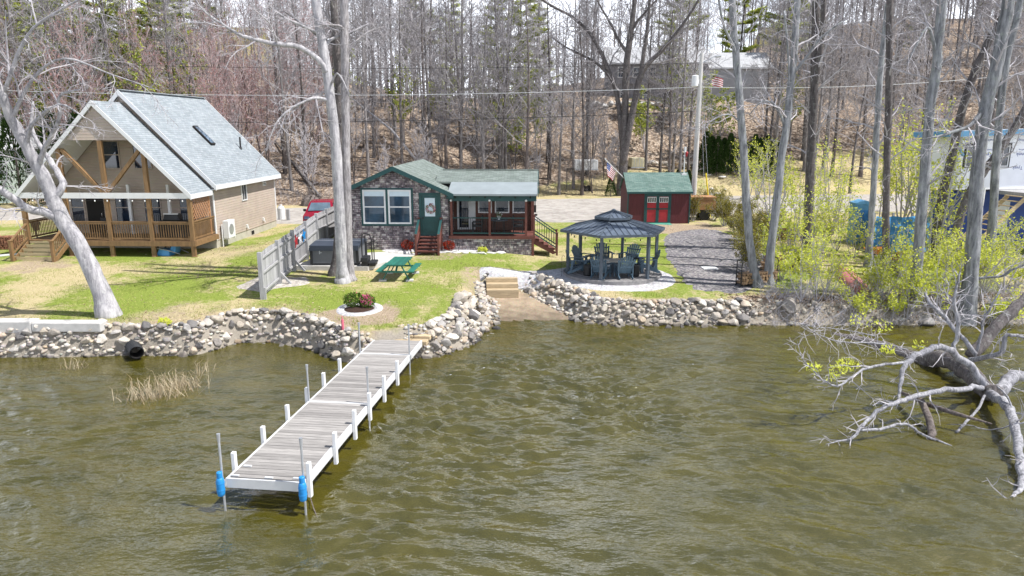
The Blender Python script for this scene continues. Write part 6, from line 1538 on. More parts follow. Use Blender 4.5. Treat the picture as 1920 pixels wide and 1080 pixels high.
# ================================================================ TREES
def rot_about(d, ax, ang): return Matrix.Rotation(ang, 3, ax) @ d
def limb(Bk, p, d, L, r, lvl, P, leaf=None):
    n = P['seg'][lvl]; pts = [p.copy()]; rad = [r]; ds = []
    d = d.normalized(); w = P['wob'][lvl]; tr = P['trop'][lvl]; step = L/n; tip = P['tip'][lvl]
    for i in range(n):
        d = Vector((d.x+rng.gauss(0,w), d.y+rng.gauss(0,w), d.z+rng.gauss(0,w)+tr)).normalized()
        p = p+d*step; pts.append(p); rad.append(r*(1-(1-tip)*(i+1)/n)); ds.append(d)
    (Bk['trunk'] if lvl < P['tl'] else Bk['branches']).tube(pts, rad, P['sides'][lvl], cap=False)
    if lvl < P['max']: sprout(Bk, pts, rad, lvl, L, P)
    if lvl >= P.get('leaf_lvl', 99): leaves_on(Bk, pts, P)
    return pts, rad
def sprout(Bk, pts, rad, lvl, L, P, start=None, count=None):
    n = P['n'][lvl] if count is None else count; st = P['start'][lvl] if start is None else start; k = len(pts)-1; az = U(0,6.28)
    for j in range(n):
        t = st+(1-st)*(j+rng.random())/n; f = t*k; i = min(int(f), k-1); f -= i
        q = pts[i]+(pts[i+1]-pts[i])*f; rr = rad[i]+(rad[i+1]-rad[i])*f; dd = (pts[i+1]-pts[i]).normalized()
        az += 2.4+U(-.5,.5); ax = rot_about(dd.orthogonal().normalized(), dd, az); cd = rot_about(dd, ax, P['ang'][lvl]*U(.7,1.3))
        cl = L*P['lr'][lvl]*(1-.5*t)*U(.65,1.3)
        limb(Bk, q, cd, cl, max(min(rr*P['rr'][lvl], .006+.021*cl), P['rmin'][lvl]), lvl+1, P)
def leaves_on(Bk, pts, P):
    m = P['nleaf']; s = P['ls']; b = Bk['leaves']; k = len(pts)-1
    for _ in range(m):
        t = 1-rng.random()**1.5; f = t*k; i = min(int(f), k-1); q = pts[i].lerp(pts[i+1], f-i)
        q = q+Vector((rng.gauss(0,1),rng.gauss(0,1),rng.gauss(0,1)))*P.get('lj',.03)
        d = Vector((U(-1,1),U(-1,1),U(-.5,1))).normalized()*s*U(.6,1.35); e = d.cross(Vector((U(-1,1),U(-1,1),U(-1,1)))).normalized()*s*.32
        b.tone = rng.random(); b.add([tuple(q), tuple(q+d*.5-e), tuple(q+d), tuple(q+d*.5+e)], [(0,1,2,3)])
def buckets(): return {'trunk': MB(), 'branches': MB(), 'leaves': MB()}
def curve_pts(P, m=4, jit=0.0):
    """smooth (x, y, z, r) points"""
    out = []; k = len(P)
    for i in range(k-1):
        a, b, c, d = P[max(i-1,0)], P[i], P[i+1], P[min(i+2,k-1)]
        for j in range(m):
            t = j/m
            out.append(tuple(.5*((2*b[q])+(c[q]-a[q])*t+(2*a[q]-5*b[q]+4*c[q]-d[q])*t*t+(3*b[q]-a[q]-3*c[q]+d[q])*t**3) for q in range(4)))
    out.append(tuple(P[-1]))
    if jit:
        for i in range(1, len(out)-1):
            x, y, z, r = out[i]; k = jit*min(r, .09)+.012*jit; out[i] = (x+rng.gauss(0,k), y+rng.gauss(0,k), z+rng.gauss(0,k), r*U(.95,1.06))
    return out
PF = dict(seg=[0,5,3,2], wob=[0,.16,.2,.25], trop=[0,.10,.06,.03], tip=[0,.3,.35,.4], sides=[9,5,3,3], n=[0,8,5,0], start=[0,.15,.15,0], ang=[0,.75,.8,.8], lr=[0,.55,.55,.5], rr=[0,.5,.55,.5], rmin=[0,.022,.016,.016], tl=1, max=3)
def forest_proto(H, r0, cs, nl, barkm, twigm, spread=1.0, buds=None):
    Bk = buckets(); P = PF; k = 11; pts = []; rad = []; ox = U(-.5,.5); oy = U(-.4,.4); ph = U(0,6)
    for i in range(k+1):
        t = i/k; pts.append(Vector((ox*t*t*2+.12*math.sin(t*5+ph), oy*t*t*2+.12*math.sin(t*4+ph*2), H*t-.2)))
        rad.append(r0*(1-.82*t)*(1.35 if i == 0 else 1))
    Bk['trunk'].tube(pts, rad, 9, cap=False)
    az = U(0,6)
    for j in range(nl):
        t = cs+(1-cs)*(j+rng.random()*.8)/nl; f = t*k; i = min(int(f), k-1); q = pts[i].lerp(pts[i+1], f-i)
        az += 2.4+U(-.6,.6); up = U(.5,1.3); d = Vector((math.cos(az),math.sin(az),up))
        L = H*(.30*(1-t)+.07)*U(.7,1.25)*spread
        limb(Bk, q, d, L, max(.03, r0*(1-.82*t)*U(.22,.42)), 1, P)
    for j in range(6):          # dead stubs lower down
        t = U(.12,cs+.1); i = int(t*k); q = pts[i]; a = U(0,6.3); limb(Bk, q, Vector((math.cos(a),math.sin(a),U(-.1,.5))), U(.8,2.4), .022, 2, P)
    if buds:
        Bk['leaves'].v = []
    return [('trunk', Bk['trunk'].mesh('trunk', barkm, True)), ('branches', Bk['branches'].mesh('branches', twigm))]
FOREST = []
for i in range(9):
    FOREST.append(forest_proto(U(17,25), U(.13,.21), U(.16,.36), 26, [MAT['bark_grey'],MAT['bark_brown'],MAT['bark_grey'],MAT['bark_dark']][i % 4], MAT['twig'], U(.8,1.1)))
PS = dict(PF, seg=[0,4,3,2], n=[0,6,4,0], trop=[0,.16,.1,.05], ang=[0,.6,.6,.7], rmin=[0,.016,.013,.013], wob=[0,.12,.16,.2])
def sapling_proto(H, nst, twigm, budm=None):
    Bk = buckets(); P = dict(PS)
    if budm: P.update(leaf_lvl=2, nleaf=2, ls=.07, lj=.05)
    for s in range(nst):
        a = U(0,6.3); pts = []; rad = []; k = 6; le = U(.05,.25) if nst > 1 else U(0,.08); h = H*U(.7,1.05)
        for i in range(k+1):
            t = i/k; pts.append(Vector((math.cos(a)*le*h*t+.06*math.sin(t*6+s), math.sin(a)*le*h*t+.06*math.sin(t*5+a), h*t-.1))); rad.append((.018+.0052*h)*(1-.8*t))
        Bk['trunk'].tube(pts, rad, 5, cap=False); sprout(Bk, pts, rad, 0, h, dict(P, n=[13]+P['n'][1:], start=[.22]+P['start'][1:], ang=[.6]+P['ang'][1:], lr=[.36]+P['lr'][1:], rr=[.5]+P['rr'][1:], rmin=[.016]+P['rmin'][1:]))
    out = [('trunk', Bk['trunk'].mesh('trunk', MAT['bark_brown'], True)), ('branches', Bk['branches'].mesh('branches', twigm))]
    if budm: out.append(('buds', Bk['leaves'].mesh('buds', budm)))
    return out
SAP = [sapling_proto(7,1,MAT['twig']), sapling_proto(9,2,MAT['twig']), sapling_proto(5.5,3,MAT['twigpale'])]
SAPRED = [sapling_proto(11,3,MAT['twigred'],MAT['budred']), sapling_proto(9,2,MAT['twigred'],MAT['budred'])]
def pine_proto(H, cs):
    T = MB(); Bn = MB(); N = MB(); k = 10; r0 = .2
    pts = [Vector((.1*math.sin(i*.7),.1*math.sin(i*.5+1),H*i/k-.2)) for i in range(k+1)]; T.tube(pts, [r0*(1-.85*i/k) for i in range(k+1)], 9, cap=False)
    nw = 15
    for w in range(nw):
        t = cs+(1-cs)*(w+.3)/nw; z = H*t; L = (H*.19*(1-t)**.8+.5)
        for j in range(rng.randint(3,5)):
            a = U(0,6.28); q = Vector((.1*math.sin(t*7),.1*math.sin(t*5+1),z)); d = Vector((math.cos(a),math.sin(a),U(.05,.35))); n = 5; bp = [q]; l = L*U(.65,1.15)
            for i in range(n): d = Vector((d.x+rng.gauss(0,.08),d.y+rng.gauss(0,.08),d.z+.03)).normalized(); bp.append(bp[-1]+d*l/n)
            Bn.tube(bp, [.035*(1-.8*i/n)+.006 for i in range(n+1)], 4, cap=False)
            m = int(70*l/2)
            for s in range(m):
                tt = .3+.7*rng.random(); f = tt*n; i = min(int(f), n-1); c = bp[i].lerp(bp[i+1], f-i)+Vector((rng.gauss(0,.2),rng.gauss(0,.2),rng.gauss(0,.07)))*(.6+l*.16)
                N.tone = rng.random()
                for g in range(4):
                    e = Vector((U(-1,1),U(-1,1),U(-.25,.6))).normalized()*U(.22,.42); x = e.orthogonal().normalized()*.055; N.add([tuple(c-x),tuple(c+x),tuple(c+e)],[(0,1,2)])
    return [('trunk', T.mesh('trunk', MAT['bark_dark'], True)), ('branches', Bn.mesh('branches', MAT['bark_brown'])), ('needles', N.mesh('needles', MAT['needle']))]
PINE = [pine_proto(21,.18), pine_proto(24,.3), pine_proto(16,.1)]
# ---------------------------------------------------------------- shrubs
def shrub_proto(h, spread, nst, leafm, nleaf, ls, stem=.016, twig='twigpale', upness=.12):
    Bk = buckets(); P = dict(PS, seg=[0,3,2,2], n=[0,4,0,0], max=2, tl=0, leaf_lvl=1, nleaf=nleaf, ls=ls, lj=.06, trop=[0,upness,upness,.05], rmin=[0,.006,.005,.005], start=[0,.2,.2,.2])
    for s in range(nst):
        a = U(0,6.3); k = 6; le = spread*rng.random()**.6; hh = h*U(.6,1.08)*(1-.25*le/max(spread,.01)); pts = []; rad = []
        for i in range(k+1):
            t = i/k; pts.append(Vector((math.cos(a)*le*(t**.8)+.05*math.sin(t*7+s),math.sin(a)*le*(t**.8)+.05*math.sin(t*6+a),hh*t-.05))); rad.append(stem*(1-.75*t)*(1+.25*h))
        Bk['trunk'].tube(pts, rad, 5, cap=False); sprout(Bk, pts, rad, 0, hh, dict(P, n=[9]+P['n'][1:], start=[.25]+P['start'][1:], ang=[.65]+P['ang'][1:], lr=[.42]+P['lr'][1:], rr=[.5]+P['rr'][1:], rmin=[.007]+P['rmin'][1:]))
    b = Bk['trunk']; c = Bk['branches']; b.add(c.v, c.f)
    return [('stems', b.mesh('stems', MAT[twig])), ('foliage', Bk['leaves'].mesh('foliage', leafm))]
LEAFY = [shrub_proto(11,1.6,2,MAT['needle'],16,.24,.02,'twig'), shrub_proto(9,1.8,3,MAT['needle'],14,.24,.02,'twig')]
taken = []
def free(x, y, r): return all((x-a)**2+(y-b)**2 > r*r for a, b in taken)
def on_screen(x, y): return abs(x) < .76*y+6
def plant(parts, name, lab, cat, x, y, sc, grp, r=None):
    taken.append((x, y)); return tree_obj(name, lab, cat, parts, (x, y, tz(x, y)), U(0,6.28), sc, grp)
def woods():
    # pines where the photo shows green
    for px, d, v in ((975,84,0),(935,92,1),(1010,98,0),(850,108,2),(795,112,1),(250,96,0),(330,104,1),(60,84,0),(30,100,1),(160,104,0),(205,88,2),(110,94,1),(360,90,2),(300,84,2),(1270,118,1),(1255,90,2),(1460,104,1),(1490,112,0),(1700,122,2),(1380,108,0),(410,118,1),(-20,96,0),(1850,118,1)):
        p = W(px, 240, d); plant(PINE[v], 'pine_tree', ['tall pine with long needle boughs among the bare trees on the hill','high crowned pine standing far back among the bare trees','short bushy pine among the bare trees on the hill'][v], 'tree', p.x, d, U(.85,1.1), 'pines in the hillside wood')
    # named trunks at the foot of the hill, then the rest at random
    rows = [(575,68),(690,69),(705,74),(755,70),(800,72),(838,74),(866,70),(893,75),(905,69),(935,73),(945,71),(990,69),(1030,75),(1048,70),(1076,73),(1100,77),(1092,70),(1240,76),(1253,72),(1262,79),(1274,71),(1290,75),(1450,78),(1530,76),(1560,80),(1600,72),(1612,80),(1690,84),(1720,78)]
    for px, d in rows:
        p = W(px, 320, d)
        plant(rng.choice(FOREST), 'forest_tree', 'bare grey brown tree standing at the foot of the wooded hill', 'tree', p.x, d, U(.85,1.15), 'bare trees at the foot of the hill')
    for k in range(44):
        y = U(78,135); x = y*U(.4,.8); plant(rng.choice(FOREST), 'forest_tree', 'bare tree in the wood that covers the hill behind the houses', 'tree', x, y, U(.75,1.2), 'bare trees covering the hill')
    for px, d, v in ((40,76,2),(75,80,0),(150,79,2),(215,77,0),(255,82,2),(120,86,1),(5,82,1)):
        p = W(px, 240, d); plant(PINE[v], 'pine_tree', ['tall pine with long needle boughs among the bare trees on the hill','high crowned pine standing far back among the bare trees','short bushy pine among the bare trees on the hill'][v], 'tree', p.x, d, U(.85,1.1), 'pines in the hillside wood')
    n = 0; tries = 0
    while n < 215 and tries < 9000:
        tries += 1; y = 66+86*rng.random()**1.15; x = U(-.80*y-4, .80*y+4)
        hb = np.interp(x, [-60,-14,-5,15,40,120], [63,63,69.5,74,80,84])
        if y < hb+.5: continue
        if 9 < x < 40 and 93 < y < 112: continue
        if 12 < x < 28 and 76 < y < 95 and rng.random() < .72: continue
        if not free(x, y, 2.0): continue
        plant(rng.choice(FOREST), 'forest_tree', 'bare tree in the wood that covers the hill behind the houses', 'tree', x, y, U(.75,1.2), 'bare trees covering the hill'); n += 1
    n = 0; tries = 0
    while n < 175 and tries < 9000:
        tries += 1; y = 64+50*rng.random()**1.3; x = U(-.78*y, .78*y)
        hb = np.interp(x, [-60,-14,-5,15,40,120], [62,62,68.5,73,80,84])
        if y < hb or (10 < x < 40 and 92 < y < 112) or (11 < x < 30 and 74 < y < 95 and rng.random() < .85): continue
        if not free(x, y, 1.1): continue
        px = 960+x/y*1350
        if px < 620 and rng.random() < .3: v = rng.choice(SAPRED); lab = 'reddish budding sapling clump in the wood left of the cottage'; g = 'reddish saplings on the left'
        else: v = rng.choice(SAP); lab = 'thin bare sapling among the taller trees of the hill'; g = 'bare saplings on the hill'
        plant(v, 'sapling', lab, 'sapling', x, y, U(.7,1.25), g); n += 1
    for px, d, v in ((440,66,0),(470,70,1),(415,74,0),(500,68,1),(540,72,0),(395,64,1),(350,68,0),(455,80,0),(130,66,0),(60,68,1),(200,70,1),(265,72,0)):
        p = W(px, 300, d); plant(SAPRED[v], 'sapling', 'tall reddish budding sapling clump rising just behind the chalet roof', 'sapling', p.x, d, U(1.0,1.3), 'red budding saplings behind the chalet')
    for px, d in ((70,70),(150,76),(240,72),(20,82),(330,82),(300,70),(110,88),(650,82),(820,88),(905,84),(960,78),(1010,80),(980,90),(1290,88),(1330,84),(1480,86),(1210,84),(760,78)):
        p = W(px, 300, d); plant(LEAFY[n % 2], 'leafing_tree', 'slender tree with fresh pale green leaves among the bare trees on the hill', 'tree', p.x, d, U(.85,1.25), 'fresh leafing trees on the hill'); n += 1
    # the wood beyond, which reads as one grey mass
    b = MB()
    for i in range(170):
        y = U(152,215); x = U(-.82*y, .82*y); h = U(14,22); z = tz(x, y); p0 = Vector((x,y,z-.3)); le = Vector((U(-1,1),U(-1,1),0))
        b.tube([p0, p0+Vector((0,0,h*.5))+le*.3, p0+Vector((0,0,h))+le], [.2,.13,.03], 5, cap=False)
        for j in range(22):
            t = U(.3,1); q = p0+Vector((0,0,h*t))+le*t*t; a = U(0,6.3); d = Vector((math.cos(a),math.sin(a),U(.5,1.4))).normalized(); l = h*.24*(1.1-t)*U(.6,1.2)+.6
            m = q+d*l*.5; e = q+d*l+Vector((0,0,l*.15)); b.tube([q,m,e],[.05,.035,.015],3,cap=False)
            for g in range(5): s = q.lerp(e,U(.3,1)); b.tube([s,s+Vector((U(-1,1),U(-1,1),U(0,1.2))).normalized()*l*.4],[.02,.012],3,cap=False)
    tag(b.build('far_wood', MAT['twig']), kind='stuff')
    # brush and dead stems on the forest floor
    b = MB()
    for i in range(7500):
        y = 62+70*rng.random()**1.5; x = U(-.78*y,.78*y); hb = np.interp(x, [-60,-14,-5,15,40,120], [61,61,67.5,72.5,79,83])
        if y < hb or (9 < x < 40 and 94 < y < 111): continue
        if 11 < x < 30 and y > 74 and y < 95 and rng.random() < .8: continue
        z = tz(x,y); p = Vector((x,y,z-.05)); h = U(.3,2.4)*(.5+rng.random()); d = Vector((rng.gauss(0,.3),rng.gauss(0,.3),1)).normalized(); q = p+d*h*.6; e = q+Vector((rng.gauss(0,.4),rng.gauss(0,.4),.8)).normalized()*h*.5
        b.tube([p,q,e],[.014,.01,.005],3,cap=False)
        for g in range(2): s = p.lerp(q,U(.4,1)); b.tube([s,s+Vector((U(-1,1),U(-1,1),U(.2,1.2))).normalized()*h*.4],[.008,.004],3,cap=False)
    tag(b.build('undergrowth', [MAT['twig']]), kind='stuff')
    b = MB()
    for i in range(26000):
        y = 60+45*rng.random()**1.4; x = U(-.76*y,.76*y); hb = np.interp(x, [-60,-14,-5,15,40,120], [61,61,67,71.5,78,82])
        if y < hb+nz(x,y,.3)*2 or (9 < x < 40 and 94 < y < 111): continue
        z = tz(x,y)+.02; c = Vector((x,y,z)); a = U(0,6.3); s = U(.05,.13); e = Vector((math.cos(a)*s,math.sin(a)*s,U(0,.08))); f = Vector((-e.y*.6,e.x*.6,U(-.02,.06))); b.tone = rng.random(); b.add([tuple(c-e),tuple(c+f),tuple(c+e),tuple(c-f)],[(0,1,2,3)])
    tag(b.build('fallen_leaves', MAT['drylf']), kind='stuff')
woods()
def fallen_logs():
    a, c = W(662,186,72), W(803,305,70); b = MB(); b.tube([a, a.lerp(c,.5)+Vector((.1,0,.1)), Vector((c.x+1.2,c.y,tz(c.x+1.2,c.y)))],[.07,.12,.17],8); tag(b.build('leaning_dead_trunk', MAT['bark_light'], smooth=True), 'pale dead trunk leaning diagonally behind the cottage roof', 'log')
    p = GT(575,352,3); b = MB(); b.lathe([(.1,-.3),(.9,.0),(.7,.6),(.3,.9),(.02,.95)],9,p+Vector((0,1,0)))
    for i in range(40): d = Vector((U(-1,1),U(-1,.3),U(.1,1))).normalized(); b.tube([p+Vector((0,1,.3)),p+Vector((0,1,.3))+d*U(.6,1.4)],[.06,.02],4)
    tag(b.build('root_plate', MAT['bark_brown']), 'brown upturned root clump on the slope between the chalet and the cottage', 'stump')
    a, c = GT(520,330,3), GT(600,372,2.4); b = MB(); b.tube([a+Vector((0,0,.2)), c+Vector((0,0,.2))],[.09,.13],7); tag(b.build('fallen_log', MAT['bark_grey'], smooth=True), 'thin fallen log lying on the slope behind the chalet', 'log')
fallen_logs()

# ---------------------------------------------------------------- single trees drawn from the photo
PH = dict(seg=[0,5,4,3,2], wob=[0,.14,.2,.25,.3], trop=[0,.04,.0,-.02,-.03], tip=[0,.25,.3,.35,.4], sides=[12,6,4,3,3], n=[0,7,6,4,0], start=[0,.2,.15,.15,0], ang=[0,.8,.8,.8,.8], lr=[0,.5,.5,.55,.5], rr=[0,.5,.55,.55,.5], rmin=[0,.014,.010,.008,.007], tl=1, max=4)
def hero(name, lab, cat, stems, bark_m, twig_m, twigs=None, P=PH, leafmat=None, flare=1.5, grp=None, sink=.25):
    """stems: lists of (px, py, depth, radius); the first point of the first stem is the foot"""
    W3 = []
    for st in stems:
        Q = []
        for (px, py, d, r) in st:
            w = W(px, py, d); Q.append((w.x, w.y, w.z, r))
        W3.append(Q)
    bx, by, bz, br = W3[0][0]; g = tz(bx, by) if sink is not None else bz
    base = Vector((bx, by, g if sink is not None else bz)); Bk = buckets(); allp = []
    for i, Q in enumerate(W3):
        Q = [(x-base.x, y-base.y, z-base.z, r) for x, y, z, r in Q]
        if i == 0 and flare and sink is not None:
            x, y, z, r = Q[0]; Q = [(x, y, -sink, r*flare), (x, y, .12, r*(1+.45*(flare-1)))] + [q for q in Q[1:]] if Q[1][2] > .3 else Q
        C = curve_pts(Q, 4,   .22 if sink is None else .1); pts = [Vector(c[:3]) for c in C]; rad = [max(.004, c[3]) for c in C]
        Bk['trunk'].tube(pts, rad, 12 if max(rad) > .1 else 7, cap=True); allp.append((pts, rad))
    for (i, n, start, L, lvl) in (twigs or []):
        pts, rad = allp[i]
        PP = dict(P, n=list(P['n']), lr=list(P['lr'])); PP['n'][lvl] = n; PP['lr'][lvl] = 1.0
        sprout(Bk, pts, rad, lvl, L, PP, start=start, count=n)
    T = thing(name, lab, cat, base, 0, grp)
    Bk['trunk'].build('trunk', bark_m, T, smooth=True)
    if Bk['branches'].v: Bk['branches'].build('branches', twig_m, T)
    if Bk['leaves'].v: Bk['leaves'].build('foliage', leafmat or MAT['leafyellow'], T)
    return T
# leaning tree on the left lawn
PL = dict(PH, trop=[0,-.02,-.06,-.09,-.06], wob=[0,.16,.2,.22,.25], n=[0,8,7,5,0], rmin=[0,.015,.009,.0065,.0055])
hero('leaning_tree', 'pale leaning tree with drooping bare twigs on the left lawn in front of the chalet', 'tree',
     [[(203,588,26.4,.37),(186,535,26.4,.33),(152,465,26.35,.30),(112,404,26.3,.28),(95,360,26.2,.25),(72,315,26,.22),(50,275,25.8,.19),(22,226,25.5,.16),(5,178,25.2,.14),(-30,90,25,.1),(-50,20,24.8,.06)],
      [(118,412,26.3,0.195),(85,398,26.0,0.164),(55,392,25.7,0.148),(25,372,25.4,0.133),(0,355,25.1,0.117),(-40,330,24.8,0.078)],
      [(100,372,26.2,0.156),(118,345,26.4,0.125),(100,310,26.7,0.101),(78,278,27,0.078),(60,240,27.2,0.062),(62,190,27.3,0.039)],
      [(72,315,26,0.109),(85,275,25.7,0.078),(110,225,25.3,0.062),(112,180,25,0.047),(150,168,24.7,0.027)],
      [(50,275,25.8,0.094),(60,235,25.4,0.062),(110,196,24.8,0.043),(160,222,24.4,0.023)],
      [(22,226,25.5,0.078),(60,150,25.2,0.055),(120,110,24.8,0.039),(210,140,24.4,0.023),(300,170,24.1,0.012)],
      [(5,178,25.2,0.078),(50,70,25,0.055),(110,20,24.8,0.039),(190,-20,24.6,0.023)]],
     MAT['bark_light'], MAT['twigpale'], [(0,6,.45,2.2,1),(1,7,.2,2.0,1),(2,5,.15,2.0,1),(3,6,.1,2.1,1),(4,5,.1,2.0,1),(5,8,.1,2.3,1),(6,7,.1,2.3,1)], PL)
# three trunks in the middle of the lawn
hero('lawn_tree', 'smooth pale trunk with a long bare limb reaching left, nearest of the lawn trio', 'tree',
     [[(643,531,31.3,.29),(641,500,31.3,.25),(637,400,31.3,.235),(629,260,31.3,.215),(612,130,31.3,.2),(600,60,31.3,.19),(592,0,31.3,.18),(580,-110,31.3,.15),(560,-300,31.2,.1)],
      [(612,135,31.2,.13),(602,118,31.1,.115),(582,100,31,.11),(561,89,30.8,.105),(525,83,30.4,.095),(492,77,30.2,.085),(462,70,30,.075),(439,59,29.8,.06),(415,44,29.6,.05),(398,33,29.5,.04),(375,12,29.3,.03),(350,-30,29.2,.02)],
      [(617,190,31.2,.08),(600,184,31,.07),(584,185,30.7,.065),(562,194,30.4,.055),(546,204,30.2,.05),(528,218,30,.04),(515,237,29.8,.03),(505,262,29.7,.022),(498,288,29.6,.012)],
      [(606,100,31.3,.09),(620,75,31.6,.07),(655,62,32,.05),(690,45,32.3,.03)],
      [(600,62,31.3,.08),(570,50,31,.06),(530,30,30.6,.045),(500,5,30.3,.03)],
      [(622,155,31.2,.05),(632,138,31,.04),(645,155,30.8,.03),(655,180,30.7,.015)]],
     MAT['bark_light'], MAT['twigpale'], [(1,12,.3,2.2,1),(2,12,.15,1.9,1),(3,6,.2,1.8,1),(4,7,.2,1.8,1),(5,4,.2,1.0,2)], PL, flare=1.55)
hero('lawn_tree', 'straight mottled trunk on the right of the lawn trio', 'tree',
     [[(656,524,31.7,.25),(655,500,31.7,.22),(651,400,31.7,.2),(649,260,31.7,.185),(647,130,31.7,.18),(645,0,31.7,.175),(642,-150,31.7,.14),(640,-320,31.7,.09)],
      [(647,75,31.7,.07),(640,50,31.5,.055),(615,47,31.2,.04),(600,48,31,.02)],[(648,100,31.7,.06),(665,80,32,.045),(690,60,32.4,.03),(720,50,32.8,.015)]],
     bark('mottled_bark', (.17,.155,.155), (.46,.44,.44), .05, 6), MAT['twigpale'], [(0,10,.55,2.2,1),(1,6,.2,1.6,1),(2,6,.2,1.8,1)], PL)
hero('lawn_tree', 'dark trunk half hidden behind the other two of the lawn trio', 'tree',
     [[(626,523,32.6,.2),(630,480,32.6,.17),(636,380,32.6,.165),(636,260,32.6,.16),(632,130,32.6,.16),(626,0,32.6,.155),(618,-150,32.6,.12),(610,-320,32.6,.08)],
      [(630,85,32.6,.07),(600,70,32.9,.05),(560,40,33.3,.035),(530,20,33.6,.02)]],
     MAT['bark_dark'], MAT['twig'], [(0,12,.5,2.4,1),(1,7,.2,1.8,1)], PL)
# the big many-stemmed tree beyond the parking place
hero('spreading_tree', 'big spreading tree with many dark stems beyond the driveway near the flag', 'tree',
     [[(1166,360,69.5,.52),(1168,320,69.5,.43),(1170,260,69.5,.36),(1172,205,69.5,.33),(1176,112,69.5,.3),(1183,60,69.5,.26),(1190,0,69.5,.2),(1200,-120,69.5,.1)],
      [(1168,310,69.4,.33),(1180,240,69.2,.31),(1190,190,69,.29),(1200,145,68.8,.27),(1217,118,68.5,.22),(1241,94,68.2,.18),(1270,60,67.8,.14),(1310,0,67.4,.1),(1330,-50,67,.06)],
      [(1168,290,69.6,.24),(1160,200,69.8,.22),(1152,160,70,.21),(1140,130,70.2,.2),(1125,95,70.4,.17),(1104,60,70.6,.15),(1070,30,70.8,.12),(1020,2,71,.1),(980,-40,71.2,.06)],
      [(1148,150,70,.15),(1130,128,70.2,.13),(1112,114,70.4,.12),(1085,100,70.7,.1),(1060,88,71,.08),(1035,70,71.3,.05)],
      [(1200,145,68.8,.2),(1207,100,68.6,.18),(1213,60,68.4,.16),(1218,0,68.2,.12),(1222,-80,68,.07)],
      [(1176,100,69.5,.15),(1160,75,69.8,.13),(1142,40,70,.1),(1125,10,70.2,.08),(1105,-30,70.4,.05)],
      [(1183,62,69.5,.14),(1195,40,69.3,.12),(1220,12,69,.09),(1250,-20,68.8,.05)]],
     MAT['bark_dark'], MAT['twig'], [(0,10,.5,5,1),(1,11,.4,5,1),(2,12,.35,4.5,1),(3,8,.3,3.5,1),(4,9,.25,4,1),(5,9,.2,4,1),(6,8,.2,4,1)], dict(PF, wob=[0,.2,.24,.28], trop=[0,.03,.03,.02], n=[0,8,5,0], tl=1), flare=1.35)
# shore trees on the right
PR = dict(PH, trop=[0,.03,.0,-.02,-.03], n=[0,6,5,3,0])
def shore(lab, st, tw, m='bark_blue', extra=None, P=PR): hero('shore_tree', lab, 'tree', [st]+(extra or []), MAT[m], MAT['twigpale'], tw, P)
shore('slim blue grey trunk leaning left beside the metal firewood rack', [(1419,545,32,.22),(1412,500,32,.19),(1401,400,32,.175),(1395,300,32,.165),(1388,200,32,.16),(1380,100,32,.15),(1375,40,32,.145),(1370,-60,32,.12),(1360,-250,32,.07)],
      [(0,10,.55,2.4,1),(1,7,.2,1.9,1),(2,8,.2,1.8,1)], extra=[[(1381,110,32,.08),(1374,85,31.8,.065),(1362,60,31.6,.055),(1352,25,31.4,.05),(1345,-20,31.2,.04)],[(1392,235,32,.05),(1370,215,31.8,.035),(1340,222,31.4,.02),(1322,240,31.2,.01)]])
shore('grey trunk curving right beside the leaning firewood rack trunk', [(1440,541,32.4,.22),(1444,480,32.4,.19),(1455,390,32.4,.175),(1466,290,32.4,.165),(1474,240,32.4,.16),(1481,170,32.4,.15),(1488,110,32.4,.145),(1493,30,32.4,.14),(1497,-60,32.4,.12),(1505,-250,32.4,.07)],
      [(0,11,.45,2.6,1),(1,10,.2,2.2,1),(2,10,.2,2.0,1)], extra=[[(1474,245,32.4,.07),(1455,200,32.2,.05),(1430,190,32,.04),(1405,215,31.8,.02)],[(1484,140,32.4,.08),(1510,110,32.2,.06),(1540,70,32,.05),(1580,40,31.8,.03)],[(1480,190,32.4,.05),(1478,100,32.2,.045),(1470,20,32,.04)]])
shore('dark straight trunk with a pale right side behind the shore shrubs', [(1512,470,39,.28),(1514,440,39,.26),(1519,320,39,.235),(1525,210,39,.22),(1528,110,39,.2),(1530,0,39,.19),(1533,-200,39,.12)], [(0,15,.45,3.0,1),(1,8,.2,2.7,1)], 'bark_dark', [[(1526,180,39,.15),(1534,120,38.8,.14),(1541,60,38.6,.13),(1544,0,38.4,.12),(1546,-150,38.2,.07)]])
shore('slender grey trunk rising from the shrubs left of the blue tarpaulin', [(1626,505,35.5,.17),(1632,440,35.5,.155),(1636,380,35.5,.15),(1643,270,35.5,.145),(1648,178,35.5,.14),(1655,90,35.5,.13),(1665,0,35.5,.12),(1672,-150,35.5,.08)], [(0,15,.4,2.7,1)])
shore('dark footed trunk in front of the blue tarpaulin', [(1673,520,34,.24),(1664,488,34,.19),(1661,430,34,.165),(1662,330,34,.16),(1665,237,34,.155),(1667,120,34,.15),(1668,0,34,.14),(1668,-150,34,.09)], [(0,15,.42,2.7,1)], 'bark_dark')
shore('tall blue grey trunk leaning right between tarpaulin and wrapped house', [(1714,568,30.3,.27),(1718,516,30.3,.24),(1726,420,30.3,.225),(1735,316,30.3,.21),(1744,200,30.3,.2),(1756,118,30.3,.185),(1766,0,30.3,.175),(1778,-150,30.3,.12)], [(0,15,.42,2.7,1),(1,9,.2,2.2,1)], extra=[[(1757,110,30.3,.08),(1745,60,30.1,.06),(1735,55,29.9,.05),(1715,90,29.7,.035),(1700,120,29.6,.02)]])
